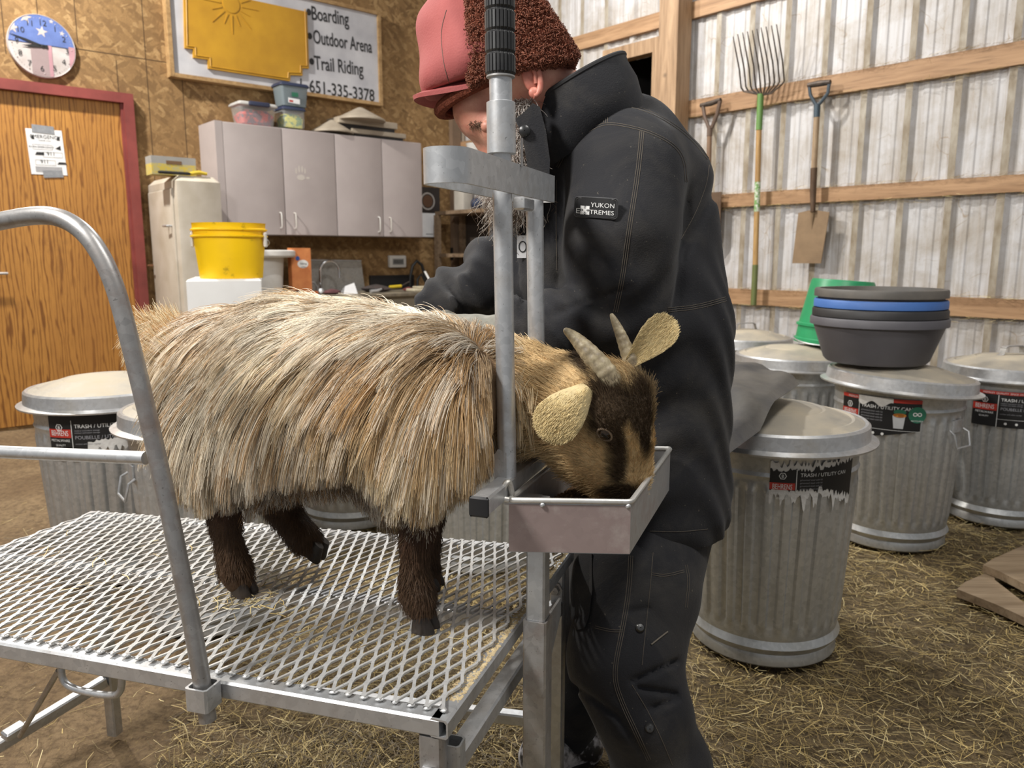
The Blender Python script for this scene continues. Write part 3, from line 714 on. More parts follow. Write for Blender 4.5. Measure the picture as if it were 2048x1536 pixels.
# stainless sink back panel and faucet
a = [wl(*p, .10) for p in ((602, 520), (722, 522), (730, 585), (602, 585))]
p0 = WL(a[0][0], .10, zk); t = thing('sink_backsheet', 'grey steel sink panel leaning behind the faucet', 'panel', p0)
mb = MB(); pl = [(a[0][0], a[0][1]), (a[1][0], a[1][1]), (a[2][0], zk), (a[0][0], zk)]
mb.prism([(u-a[0][0], z-zk) for u, z in pl], WL(a[0][0], .09, zk), DL, Z, NL*.012); mb.build('sheet', galv('sink_steel', (.36, .35, .33), .5, False), t, False)
mb = MB(); mb.tube([WL(a[0][0], .10, a[0][1]), WL(a[1][0], .10, a[1][1])], .008, 8); mb.build('rolled_edge', M['steel'], t)
def faucet(label, pxl, pxr, ptop, off, grp):
    ul = wl(pxl, 560, off)[0]; ur = wl(pxr, 560, off)[0]; zt = wl((pxl+pxr)/2, ptop, off)[1]; r = (ur-ul)/2
    c = WL(ul, off, zk); t = thing('faucet', label, 'faucet', c, grp)
    pts = [c, WL(ul, off, zt-r)]+[WL(ul+r-r*math.cos(k*math.pi/10), off, zt-r+r*math.sin(k*math.pi/10)) for k in range(1, 11)]+[WL(ur, off, zt-r-.05)]
    mb = MB(); mb.tube(pts, .010, 10); mb.build('spout', plain('chrome', (.75, .75, .76), .15, 1.0), t)
    mb = MB(); mb.lathe([(.001, 0), (.03, 0), (.026, .02), (.014, .035), (.001, .035)], c, 18); mb.build('base', M['steel'], t)
faucet('tall curved chrome faucet at the counter sink', 641, 679, 522, .2, None)
mb = MB(); q = WL(wl(622, 555, .25)[0], .25, zk); mb.tube([q+DL*x+Z*z for x, z in ((-.06, 0), (-.06, .05), (-.03, .085), (.02, .085), (.05, .05), (.05, 0))], .006, 8)
tag(mb.build('hose_loop', M['steel'], loc=q), 'small bright hose loop left of the tall faucet', 'hose')
# white pail with wide lid, orange box, black jar
q = wl(532, 556, .33); c = WL(q[0], .33, zk); hz = wl(532, 502, .33)[1]-zk
t = thing('pail', 'small white pail with a wide flat lid on the counter', 'pail', c); r = 33/ppm(c+Z*.1)
mb = MB(); mb.lathe([(.001, 0), (r*.9, 0), (r*.92, .01), (r*1.1, hz*.9), (.001, hz*.9)], c, 36); mb.build('bucket', M['white'], t)
mb = MB(); mb.lathe([(.001, hz*.86), (r*1.7, hz*.86), (r*1.78, hz*.9), (r*1.78, hz), (r*1.6, hz*1.02), (.001, hz*1.02)], c, 40); mb.build('lid', M['white'], t)
q = wl(599, 560, .36); c = WL(q[0]+.006, .36, zk); wd = wl(619, 520, .36)[0]-wl(580, 520, .36)[0]; hz = wl(599, 496, .36)[1]-zk
t = thing('baking_soda_box', 'tall orange carton of baking soda standing on the counter', 'box', c)
mb = MB(); mb.box(c+Z*hz/2, (wd, .06, hz), DL); mb.build('carton', plain('orange_card', srgb(214, 138, 82), .6, 0, srgb(190, 112, 64), 14), t, False)
f = c+NL*.0305; mb = MB(); mb.prism([(.036*math.cos(i*.2618)*wd/.13, .03*math.sin(i*.2618)) for i in range(24)], f+Z*hz*.66+DL*.012, DL, Z, NL*.0006); mb.mat(1)
mb.prism([(.016*math.cos(i*.35), .016*math.sin(i*.35)) for i in range(18)], f+Z*hz*.78-DL*.028, DL, Z, NL*.0012); mb.mat(2); mb.text('Baking', f+NL*.0007+DL*.015+Z*(hz*.65), DL, Z, .02); mb.text('SODA', f+NL*.0007+DL*.015+Z*(hz*.58), DL, Z, .014)
mb.build('print', [M['label_white'], plain('blue_dot', srgb(48, 92, 170), .5), M['ink']], t, False)
q = WL(wl(593, 556, .46)[0], .46, zk); mb = MB(); mb.lathe([(.001, 0), (.045, 0), (.047, .006), (.047, .03), (.042, .036), (.001, .036)], q, 28); tag(mb.build('jar_lid', M['black'], loc=q), 'black jar lid in front of the orange carton', 'lid')
q = WL(wl(627, 557, .4)[0], .4, zk); mb = MB(); mb.rbox(q+Z*.012, (.05, .05, .024), .005, DL); tag(mb.build('sponge', plain('orange_sponge', srgb(206, 112, 60), .9), loc=q), 'orange sponge beside the orange carton', 'sponge')
# folded white card, thermostat-like box on the wall, cable loop, tools on the counter
q = wl(700, 588, .5); c = WL(q[0], .5, zk); mb = MB(); mb.prism([(-.05, 0), (.06, 0), (.045, .085), (-.03, .06)], c, unit(DL+NL*.2), unit(Z-NL*.25), NL*.002); mb.prism([(-.05, 0), (.06, 0), (.05, .06), (-.03, .05)], c-NL*.055, unit(DL+NL*.2), unit(Z+NL*.4), NL*.002)
tag(mb.build('folded_card', M['paper'], loc=c, smooth=False), 'folded white card standing on the counter', 'card')
c = lq(794, 523, .02); t = thing('control_box', 'white control box on the board wall under the cabinet', 'control box', c); s = 1/ppm(c)
mb = MB(); mb.rbox(c, (38*s, .04, 24*s), .006, DL, NL*-1, Z); mb.build('case', M['white'], t)
mb = MB(); mb.box(c+NL*.0205-Z*.002, (26*s, .002, 12*s), DL); mb.mat(1)
for k in range(7): mb.box(c+NL*.0217+DL*((k-3)*3.2*s)-Z*.002, (1.8*s, .001, 8*s), DL)
mb.build('display', [plain('display_grey', (.30, .30, .29), .4), M['ink']], t, False)
c = lq(830, 560, .12); mb = MB(); s = 1/ppm(c)
mb.tube([c+DL*(x*s)+Z*(-y*s)+NL*o for x, y, o in ((-12, 20, 0), (-13, -5, .01), (-8, -28, .02), (2, -38, .02), (12, -30, .03), (18, -12, .03), (22, 6, .04), (26, 20, .05))], .013, 10)
mb.tube([c+DL*(x*s)+Z*(-y*s)+NL*o for x, y, o in ((-4, 20, .06), (-3, -2, .06), (6, -12, .06), (14, 4, .07), (16, 20, .08))], .011, 10)
tag(mb.build('coiled_cable', M['black'], loc=c), 'black coiled cable standing at the end of the counter', 'cable')
def on_counter(px, off): return WL(wl(px, 585, off)[0], off, zk)
c = on_counter(790, .36); t = thing('screwdriver', 'screwdriver with yellow grip among the counter clutter', 'tool', c)
mb = MB(); mb.tube([c+Z*.035-DL*.05, c+Z*.04+DL*.06], .013, 8); mb.build('grip', plain('yellow_grip', srgb(206, 178, 40), .5), t)
mb = MB(); mb.tube([c+Z*.04+DL*.06, c+Z*.075+DL*.14], .005, 6); mb.build('shank', M['dark_iron'], t)
def lump(name, label, cat, px, off, size, mat, seed, z=0):
    c = on_counter(px, off)+Z*z; mb = MB(); r = random.Random(seed); n = 14; rings = []
    for k in range(7):
        h = k/6; q = math.sin(math.pi*(.18+.80*h)); rings.append([c+DL*size[0]*q*(.8+.4*r.random())*math.cos(i*6.283/n)*.5+NL*size[1]*q*(.8+.4*r.random())*math.sin(i*6.283/n)*.5+Z*size[2]*h for i in range(n)])
    mb.loft(rings, True, True); tag(mb.build(name, mat, loc=c, angle=60), label, cat)
lump('dark_rag', 'dark crumpled rag lying on the counter', 'rag', 752, .34, (.26, .16, .06), plain('dark_rag_cloth', (.035, .03, .028), .9, 0, (.07, .05, .045), 20), 3)
lump('red_rag', 'small red crumpled rag by the white tray', 'rag', 817, .42, (.09, .07, .035), plain('red_rag_cloth', srgb(110, 56, 52), .9), 5)
lump('sink_cloth', 'dark red cloth at the foot of the faucet', 'cloth', 664, .44, (.14, .1, .04), plain('wine_cloth', srgb(96, 60, 62), .9), 9)
c = on_counter(748, .5); mb = MB(); mb.tube([c+Z*.012-DL*.03, c+Z*.016+DL*.03, c+Z*.03+DL*.07], [.016, .014, .006], 10); tag(mb.build('spoon', M['steel'], loc=c), 'small shiny metal scoop at the counter edge', 'scoop')
c = on_counter(845, .48); mb = MB(); mb.rbox(c+Z*.012, (.26, .16, .024), .006, DL); mb.rbox(c+Z*.032+DL*.03, (.18, .12, .016), .005, DL); tag(mb.build('tray', plain('cream_tray', srgb(186, 176, 152), .6), loc=c), 'cream tray at the end of the counter', 'tray')
p, q = lq(850, 543, .35), lq(867, 575, .48); mb = MB(); mb.sqtube(p, q+Z*0, .018, .01); tag(mb.build('white_stick', M['white'], loc=q), 'white flat stick leaning over the cream tray', 'stick')
c = lq(910, 512, .02); t = thing('soap_dispenser', 'small black and white dispenser fixed by the room corner', 'dispenser', c); s = 1/ppm(c)
mb = MB(); mb.rbox(c+Z*4*s, (17*s, .05, 26*s), .005, DL, -NL, Z); mb.build('holder', M['black'], t)
mb = MB(); mb.rbox(c+Z*10*s+NL*.028, (6*s, .012, 14*s), .004, DL, -NL, Z); mb.build('insert', M['white'], t); mb = MB(); mb.rbox(c-Z*10*s+NL*.028, (9*s, .012, 5*s), .004, DL, -NL, Z); mb.build('push_plate', M['steel'], t)
# calendar
a = [lq(*p, .015) for p in ((849, 425), (882, 424), (882, 377), (849, 374))]
t = thing('calendar', 'wall calendar with dark picture above a white page', 'calendar', a[0])
uu = unit(a[1]-a[0]); Wc = .92*np.linalg.norm(a[1]-a[0])/1; hc = np.linalg.norm(a[3]-a[0])
mb = MB(); mb.box(a[0]+DL*(Wc/2-.03)+Z*hc/2, (Wc+.06, .004, hc), DL); mb.mat(1)
ctr = a[0]+DL*.035+Z*hc*.45+NL*.0022
for r0, r1, mi in ((.075, .062, 1), (.052, .0005, 2)):
    mb.mat(mi); mb.loft([[ctr+DL*r*math.cos(i*.196)+Z*r*math.sin(i*.196) for i in range(32)] for r in (r0, r1)])
mb.build('picture', [plain('dark_print', srgb(44, 36, 34), .4), plain('pale_ring', srgb(170, 164, 158), .5), plain('brown_print', srgb(96, 66, 46), .5)], t, False)
b0 = lq(866, 474, .015); hb = a[0][2]-b0[2]-.004; mb = MB(); mb.box(a[0]+DL*(Wc/2-.03)-Z*(hb/2+.004), (Wc+.06, .003, hb), DL); mb.mat(1); mb.box(a[0]+DL*.05-Z*(hb-.02)+NL*.002, (.08, .001, .008), DL)
mb.build('page', [M['paper'], M['grey_ink']], t, False)
# corner: upright board, shelf rack with jar, box, ball
mb = MB(); uu0 = wl(905, 320, .05)[0]; uu1 = wl(922, 320, .05)[0]; mb.box(WL((uu0+uu1)/2, .03, 1.5), (uu1-uu0, .05, 3.0), DL)
struct(mb.build('trim_8', plain('corner_board', srgb(126, 104, 84), .8), smooth=False, frame=FL), 'upright board at the room corner', 'board')
mb = MB(); q = WL(uu1+.03, .05, 1.5); mb.tube([q-Z*1.0, q+Z*1.4], .02, 10); tag(mb.build('corner_pipe', plain('pale_pipe', srgb(150, 134, 116), .6), loc=q), 'pale pipe running up beside the corner board', 'pipe')
vs0, vs1 = .10, wr(990, 430, .3)[0]; zsf = wr(945, 422, .3)[1]
c = WR((vs0+vs1)/2, .17, 0); t = thing('shelf_rack', 'rough wooden shelf rack in the far room corner', 'shelf', c)
rk = wood('rack_wood', srgb(138, 116, 92), srgb(96, 76, 56), 0, rough=.85)
for z in (zsf, zsf-.36, zsf-.72, .25):
    mb = MB(); mb.box(WR((vs0+vs1)/2, .17, z), (vs1-vs0, .3, .03), DR); mb.build('shelf', rk, t, False)
for v in (vs0+.02, vs1-.02):
    for o in (.04, .31):
        mb = MB(); mb.box(WR(v, o, zsf/2), (.05, .04, zsf-.03), DR); mb.build('upright', rk, t, False)
mb = MB(); mb.box(WR((vs0+vs1)/2, .01, zsf/2), (vs1-vs0-.08, .012, zsf), DR); mb.build('back_board', plain('rack_back', srgb(58, 48, 40), .9), t, False)
c = WR(wr(953, 410, .2)[0], .2, zsf+.015); mb = MB(); mb.ball(c+Z*.05, .05, 20, 12); tag(mb.build('ball', plain('dark_blue', srgb(44, 54, 78), .6), loc=c), 'dark blue ball on the corner shelf', 'ball')
c = WR(wr(935, 410, .18)[0]-.06, .18, zsf+.015); mb = MB(); mb.rbox(c+Z*.09, (.14, .1, .18), .01, DR); tag(mb.build('white_carton', plain('white_carton_card', srgb(176, 170, 160), .7), loc=c), 'pale carton on the corner shelf next to the blue ball', 'carton')
c = WR(wr(950, 300, .12)[0], .12, wr(950, 318, .12)[1]); t = thing('wall_bracket', 'small wooden bracket shelf holding a white cup', 'bracket', c)
mb = MB(); mb.box(c-Z*.01, (.34, .16, .02), DR); mb.build('shelf', rk, t, False); mb = MB(); mb.box(c-Z*.075-NR*.03, (.14, .09, .11), DR); mb.build('box', plain('bracket_box', srgb(110, 92, 76), .8), t, False)
q = c; mb = MB(); mb.lathe([(.001, 0), (.055, 0), (.075, .12), (.078, .125), (.07, .122), (.05, .01), (.001, .01)], q, 28); tag(mb.build('white_cup', M['white'], loc=q), 'white cup on the small corner bracket', 'cup')
c = WR(wr(948, 286, .05)[0], .05, wr(948, 290, .05)[1]+.2); mb = MB(); rr = .13; mb.tube([c+DR*rr*math.cos(i*.262)+Z*rr*math.sin(i*.262)+NR*.01*math.sin(i) for i in range(24)], .012, 8, closed=True); tag(mb.build('coiled_hose', plain('pale_hose', srgb(176, 164, 148), .6), loc=c), 'pale coiled hose hanging in the room corner', 'hose')

# white chest with yellow bucket, in front of the locker
yb = 3.02; p = aty(371, 559, yb); zb_ = p[2]; x1 = aty(522, 559, yb)[0]
dv = unit(ray(523, 559)*np.array([1, 1, 0])); dx = np.cross(dv, Z); e0 = p; wd_ = (aty(523, 559, yb+.05)-p)@dx; cc = np.array([*(e0+dx*wd_/2+dv*.2)[:2], 0])
t = thing('white_chest', 'plain white chest standing behind the goat under the yellow bucket', 'chest', cc)
wh2 = plain('bright_enamel', (.84, .84, .83), .45, 0, (.74, .73, .71), 4)
mb = MB(); mb.rbox(cc+Z*zb_/2, (wd_, .4, zb_), .008, dx, dv, Z); mb.build('body', wh2, t)
mb = MB(); mb.rbox(cc-dv*.204+Z*(zb_/2-.08), (wd_-.04, .012, zb_-.3), .004, dx, dv, Z); mb.build('front_panel', wh2, t)
cx = aty(464, 559, yb+.19); yel = plain('yellow_bucket_plastic', srgb(246, 200, 10), .42, 0, srgb(214, 166, 8), 10, .2)
m, nt, b = nodes('yellow_bucket_plastic_dirty'); b.inputs['Roughness'].default_value = .42; v = coords(nt); n = noise(nt, v, 22, 6, .7)
base = mix(nt, ramp(nt, n, [(.60, 0), (.72, .75)]), srgb(250, 204, 8), srgb(120, 92, 20)); nt.links.new(mix(nt, ramp(nt, noise(nt, v, 6, 4), [(.5, 0), (.8, .35)]), base, srgb(206, 160, 20)), b.inputs['Base Color'])
t = thing('bucket', 'scuffed yellow plastic bucket standing on the white chest', 'bucket', (cx[0], yb+.19, zb_)); c = np.array([cx[0], yb+.19, zb_])
rt = 70/ppm(c); rb = 59/ppm(c); hb = (aty(464, 447, yb+.19)[2]-zb_)
mb = MB(); mb.lathe([(.001, 0), (rb, 0), (rb*1.01, .004), (rb+(rt-rb)*.74, hb*.74), (rt*1.04, hb*.755), (rt*1.04, hb*.775), (rt*.965, hb*.79), (rt*.975, hb*.855), (rt*1.035, hb*.87), (rt*1.035, hb*.89), (rt*.98, hb*.905), (rt*.985, hb*.985), (rt*1.0, hb), (rt*.965, hb), (rb*.96, .012), (.001, .012)], c, 64)
mb.build('pail', m, t)
for s in (-1, 1):
    q = c+np.array([s*rt*1.03, -.01, hb*.70]); mb = MB(); mb.rbox(q, (.012, .022, .06), .004); mb.build('handle_lug', M['white'], t)
pts = [c+np.array([rt*1.07*math.cos(a), rt*1.07*math.sin(a), hb*.70-.035*math.sin(a)]) for a in np.linspace(0, math.pi, 24)]
mb = MB(); mb.tube(pts, .0025, 6); mb.build('wire_handle', M['steel'], t)
# ---------------------------------------------------------------- galvanised cans
def can_profile(h=.615, rb=.198, rt=.232):
    def R_(z): return rb+(rt-rb)*z/h
    P = [(R_(0)*.9, .012), (R_(0)-.002, .0), (R_(.0)+.004, .006), (R_(.02)+.002, .026), (R_(.04)-.003, .036), (R_(.055)+.004, .046), (R_(.06)+.009, .056), (R_(.066)+.004, .066), (R_(.08)-.001, .076)]
    zs = [.084, .094, .112, .118]+list(np.linspace(.13, h*.80, 8))+[h*.80+.008, h*.80+.022, h*.80+.030]
    P += [(R_(z), z) for z in zs]
    P += [(R_(h*.87), h*.87-.006), (R_(h*.87)+.0035, h*.87+.003), (R_(h*.87)-.001, h*.87+.013), (R_(h*.95), h*.95), (R_(h)+.005, h-.006), (R_(h)+.006, h), (R_(h)-.004, h)]
    return P, R_
def can(name, label, base, tilt=None, lid=True, lid_r=.268, lid_tilt=(0, 0), handle=None, lug=None, sc=1.0, turn=0):
    base = np.asarray(base, float); t = thing(name, label, 'trash can', base, 'galvanised steel trash cans'); h = .615
    P, R_ = can_profile(h)
    def rad(r, z, a):
        if .1 < z < h*.80+.024:
            s = math.cos(30*a+turn); q = max(-1, min(1, s*2.2)); return r+.0038*q*min(1, (z-.1)/.016)*min(1, max(0, (h*.80+.024-z)/.02))
        return r
    mb = MB(); mb.lathe(P, base, 240, cap0=True, rad=rad); mb.build('body', M['can'], t, angle=28)
    if lid:
        ax = unit([1, 0, lid_tilt[0]]); ay = unit(np.array([0, 1, lid_tilt[1]])-ax*lid_tilt[0]*lid_tilt[1]); az = np.cross(ax, ay); L = base+Z*(h-.012)
        r = lid_r; mb = MB()
        mb.lathe([(r-.03, .002), (r-.008, -.004), (r+.003, -.004), (r+.004, .001), (r-.016, .008), (r-.019, .044), (r-.026, .050), (r-.034, .048)], L, 96, ax, ay, az); mb.build('lid_rim', M['lid_rim'], t)
        mb = MB(); mb.lathe([(r-.033, .047), (r-.06, .058), (r-.068, .055), (r-.085, .062), (r*.5, .078), (r*.47, .075), (r*.42, .081), (r*.2, .088), (.001, .089)], L, 96, ax, ay, az); ld = mb.build('lid', M['lid'], t)
        ha = handle or 0; hd = ax*math.cos(ha)+ay*math.sin(ha); T = L+az*.088; mb = MB(); side = np.cross(az, hd)
        pts = [T-hd*.075-az*.004, T-hd*.06-az*.0, T-hd*.052+az*.028, T-hd*.04+az*.034, T+hd*.04+az*.034, T+hd*.052+az*.028, T+hd*.06, T+hd*.075-az*.004]
        for k in range(len(pts)-1): mb.box((pts[k]+pts[k+1])/2, (np.linalg.norm(pts[k+1]-pts[k])+.003, .026, .004), pts[k+1]-pts[k], side)
        if handle is not None: mb.build('lid_handle', M['steel_dull'], ld)
    for a in (lug or []):
        d = np.array([math.cos(a), math.sin(a), 0]); s = np.cross(Z, d); q = base+d*(R_(.47)+.004)+Z*.47; mb = MB()
        mb.rbox(q+Z*.012, (.06, .008, .05), .003, s, d, Z); mb.tube([q+s*.045, q+s*.05+d*.018-Z*.01, q+s*.045+d*.03-Z*.06, q-s*.045+d*.03-Z*.06, q-s*.05+d*.018-Z*.01, q-s*.045], .004, 8); mb.build('side_handle', M['steel'], t)
    return t, base, R_
def wrapmap(base, R_, a0, off):
    """(x metres round the can, z) -> point on its side; a0 = angle of x = 0, x grows to the viewer's right"""
    def f(x, z, o=0.0):
        r = R_(z)+off+o; a = a0+x/r; return base+np.array([r*math.cos(a), r*math.sin(a), z])
    return f
def wrap_area(mb, f, xs, lo, hi, o=0.0):
    vs = []
    for i, x in enumerate(xs): vs += [f(x, lo[i] if hasattr(lo, '__len__') else lo, o), f(x, hi[i] if hasattr(hi, '__len__') else hi, o)]
    mb.add(vs, [(2*i, 2*i+2, 2*i+3, 2*i+1) for i in range(len(xs)-1)])
def wrap_text(mb, f, s, x, z, size, o=.0012, align='LEFT', sx=1.0):
    vs, fs = text_shape(s, align); mb.add([f(x+p[0]*size*sx, z+p[1]*size, o) for p in vs], fs)
LAB = None
def can_label(t, base, R_, a0, x0, x1, z0, z1, kind):
    """printed wrap label; kind chooses which of it is left"""
    f = wrapmap(base, R_, a0, .0052); r = random.Random(int(a0*100)+len(kind)); n = 60; xs = list(np.linspace(x0, x1, n)); Wd = x1-x0; hh = z1-z0
    lo = [z0]*n; hi = [z1]*n; mb = MB(); o = 0
    wl_ = [r.uniform(-.5, .5) for _ in range(n)]
    if kind == 'torn_base':      # left two fifths whole, right torn away near the top
        lo = [z0 if x < x0+Wd*.42 else z0+hh*(.42+.18*((x-x0)/Wd-.42)+.06*wl_[i]) for i, x in enumerate(xs)]
        bl = [l-.02-.022*abs(wl_[i])-.02*math.sin(i*.7)**2 if l > z0+1e-6 else l for i, l in enumerate(lo)]
    elif kind == 'shreds':
        lo = [z0+hh*(.42+.10*wl_[i]) if x < x0+Wd*.5 else z0+hh*(.45-.55*((x-x0)/Wd-.5)+.22*wl_[i]) for i, x in enumerate(xs)]
        hi = [z1-hh*(.12+.1*wl_[i]) if x < x0+Wd*.45 else z1-hh*(.10+.16*wl_[i]-.25*((x-x0)/Wd-.45)) for i, x in enumerate(xs)]
        bl = [l-.012-.045*max(0, math.sin(i*.9+1))*abs(wl_[i])*2-.01*r.random() for i, l in enumerate(lo)]; bh = [h_+.008+.012*r.random()*(1.6 if i < n*.3 else 1) for i, h_ in enumerate(hi)]
    elif kind == 'cut':
        lo = [z0+hh*max(0, .02+.40*((x-x0)/Wd-.45)) for x in xs]; bl = None
    else: bl = None
    mb.mat(0); wrap_area(mb, f, xs, lo, hi)
    if kind in ('torn_base', 'shreds'):
        mb.mat(3); wrap_area(mb, f, xs, bl, [l+.004 for l in lo], -.0006)
        if kind == 'shreds': wrap_area(mb, f, xs, [h_-.004 for h_ in hi], bh, -.0006)
    if kind in ('cut', 'full'):
        mb.mat(1); wrap_area(mb, f, xs, z1-hh*.09, z1+.0, .0006); mb.mat(2); wrap_text(mb, f, 'PREMIUM  QUALITY  SINCE 1911', x0+Wd*.1, z1-hh*.075, hh*.07)
        if kind == 'cut':
            xq = list(np.linspace(x0+Wd*.26, x0+Wd*.68, 20)); mb.mat(3); wrap_area(mb, f, xq, [z1-hh*(.16+.06*math.sin(i*.6)) for i in range(20)], [z1+.002]*20, .0016)
    lw = Wd*.26; zb0 = z1-hh*(.40 if kind == 'torn_base' else .46 if kind != 'shreds' else .52)
    mb.mat(1); wrap_area(mb, f, list(np.linspace(x0, x0+lw, 12)), zb0-hh*.09 if kind != 'shreds' else zb0-hh*.06, zb0+hh*.10, .0006)
    mb.mat(2); wrap_text(mb, f, 'BEHRENS', x0+lw*.5, zb0-hh*.045, hh*.17, .0014, 'CENTER', .82*lw/(hh*.17*4.3)*1.0)
    wrap_text(mb, f, 'METALWARE', x0+lw*.5, zb0-hh*.18, hh*.08, .0012, 'CENTER'); wrap_text(mb, f, 'QUALITY', x0+lw*.5, zb0-hh*.28, hh*.06, .0012, 'CENTER')
    hx = x0+lw*.5; hz = z1-hh*.26; pts = [(math.sin(k*1.0472+.5236), math.cos(k*1.0472+.5236)) for k in range(7)]
    for k in range(6):
        a, b2 = pts[k], pts[k+1]; q = hh*.085; mb.add([f(hx+a[0]*q, hz+a[1]*q, .0012), f(hx+b2[0]*q, hz+b2[1]*q, .0012), f(hx+b2[0]*q*.8, hz+b2[1]*q*.8, .0012), f(hx+a[0]*q*.8, hz+a[1]*q*.8, .0012)], [(0, 1, 2, 3)])
    wrap_text(mb, f, 'B', hx, hz-hh*.04, hh*.11, .0012, 'CENTER')
    wrap_area(mb, f, [x0+lw+.002, x0+lw+.004], lo[20], z1-hh*.10, .0008)
    wrap_text(mb, f, 'TRASH / UTILITY CAN', x0+lw+.012, z1-hh*.27, hh*.12)
    if kind in ('torn_base', 'full'):
        mb.mat(4); wrap_text(mb, f, 'POUBELLE / UTILITAIRE', x0+lw+.012, z1-hh*.52, hh*.11)
        for k in range(3): wrap_text(mb, f, 'outdoor and indoor storage', x0+lw+.012, z1-hh*(.34+.05*k+(.2 if k > 1 else 0)), hh*.045)
    else:
        mb.mat(4)
        for k in range(4): wrap_text(mb, f, 'galvanized steel with lid', x0+lw+.012, z1-hh*(.36+.07*k), hh*.055)
    if kind in ('cut', 'full', 'torn_base'):
        px = x0+Wd*(.76 if kind != 'torn_base' else .84); pz = z1-hh*(.5 if kind != 'torn_base' else .40); q = hh*.2
        mb.mat(5); mb.add([f(px+x*q, pz+y*q, .0012) for x, y in ((-.6, -1.1), (.45, -1.1), (.62, .5), (-.78, .5))], [(0, 1, 2, 3)])
        mb.mat(6); mb.add([f(px+q*(.74*math.cos(i*.52)), pz+q*(.55+.26*math.sin(i*.52)), .0020) for i in range(12)], [tuple(range(12))])
        mb.mat(7); mb.add([f(px+q*(.7*math.cos(i*.52)), pz+q*(.95+.34*math.sin(i*.52)), .0016) for i in range(12)], [tuple(range(12))])
        if kind != 'torn_base':
            gx = x0+Wd*.955; mb.mat(7); mb.add([f(gx+hh*.2*math.cos(i*.314), z1-hh*.36+hh*.2*math.sin(i*.314), .002) for i in range(20)], [tuple(range(20))])
            mb.mat(2); wrap_text(mb, f, '\u221e', gx, z1-hh*.42, hh*.24, .0028, 'CENTER'); wrap_text(mb, f, 'RECYCLABLE', gx, z1-hh*.52, hh*.045, .0028, 'CENTER')
            mb.mat(2)
            for k in range(3): mb.add([f(x0+Wd*(.36+.11*k)+hh*.035*math.cos(i*.52), z0+hh*(.11)+hh*.035*math.sin(i*.52), .0012) for i in range(12)], [tuple(range(12))])
            wrap_area(mb, f, list(np.linspace(x0+lw, x1, 20)), z0+hh*.22, z0+hh*.228, .0009)
    mb.build('wrap_label', [M['label_black'], M['label_red'], M['label_white'], M['torn_paper'], M['grey_ink'], plain('printed_can', (.5, .51, .52), .5), plain('printed_food', srgb(206, 140, 50), .5, 0, srgb(150, 90, 30), 60, .05), plain('printed_green', srgb(40, 108, 84), .5)], t, False)
def camang(c): return math.atan2(-c[1], -c[0])
c1 = np.array([.665, 2.13, 0]); c1[0] = (1522-1024)/F_PX*(2.13*CP+CAM_H*SP)
t, b_, R_ = can('trash_can', 'nearest dusty steel trash can right of the man with a torn label', c1, lid_r=.270, turn=.4)
a = camang(b_); can_label(t, b_, R_, a, .0, .24, .46, .575, 'shreds')
c2 = np.array([(1774-1024)/F_PX*(2.95*CP+CAM_H*SP), 2.95, 0])
t, b_, R_ = can('trash_can', 'steel trash can carrying the stack of feed tubs', c2, lid_r=.283, lid_tilt=(-.07, .0), lug=[camang(c2)+1.05, camang(c2)+1.05+math.pi], turn=1.0)
can_label(t, b_, R_, camang(b_), -.215, .08, .435, .585, 'cut')
c3 = np.array([(1990-1024)/F_PX*(3.2*CP+CAM_H*SP), 3.2, 0])
t, b_, R_ = can('trash_can', 'steel trash can at the right picture edge against the metal wall', c3, handle=.35, turn=.2)
can_label(t, b_, R_, camang(b_), -.12, .22, .42, .565, 'full')
c4 = np.array([(1590-1024)/F_PX*(3.52*CP+.5*SP), 3.52, 0])
t, b_, R_ = can('trash_can', 'steel trash can under the upturned green bucket', c4, lid_r=.285, turn=.9)
c5 = np.array([(1490-1024)/F_PX*(4.28*CP+.5*SP), 4.28, 0])
can('trash_can', 'farthest steel trash can, seen just past the back of the man', c5, handle=.2)
cl1 = np.array([(222-1024)/F_PX*(2.66*CP+.6*SP), 2.66, 0])
t, b_, R_ = can('trash_can', 'leftmost steel trash can in front of the oak door', cl1, lid_r=.272, turn=.6)
can_label(t, b_, R_, camang(b_), -.200, .105, .442, .590, 'torn_base')
cl2 = np.array([(424-1024)/F_PX*(2.3*CP+.6*SP), 2.3, 0])
can('trash_can', 'steel trash can half hidden behind the rump of the goat', cl2, lug=[camang(cl2)-1.3])
cm3 = np.array([(706-1024)/F_PX*(3.18*CP+CAM_H*SP), 3.18, 0])
can('trash_can', 'steel trash can whose base shows under the belly of the goat', cm3)
cm4 = np.array([(966-1024)/F_PX*(2.75*CP+CAM_H*SP), 2.75, 0])
t, b_, R_ = can('trash_can', 'steel trash can behind the front leg of the goat with a white barcode', cm4, turn=.3)
f = wrapmap(b_, R_, camang(b_)-.05, .0055); mb = MB(); wrap_area(mb, f, list(np.linspace(-.22, -.10, 12)), .30, .42); mb.mat(1); wrap_area(mb, f, list(np.linspace(-.175, -.12, 8)), .255, .30, .0004); mb.mat(0)
for k in range(7): wrap_area(mb, f, [-.165+.005*k, -.1625+.005*k], .265, .292, .001)
mb.build('wrap_label', [M['label_black'], M['label_white']], t, False)

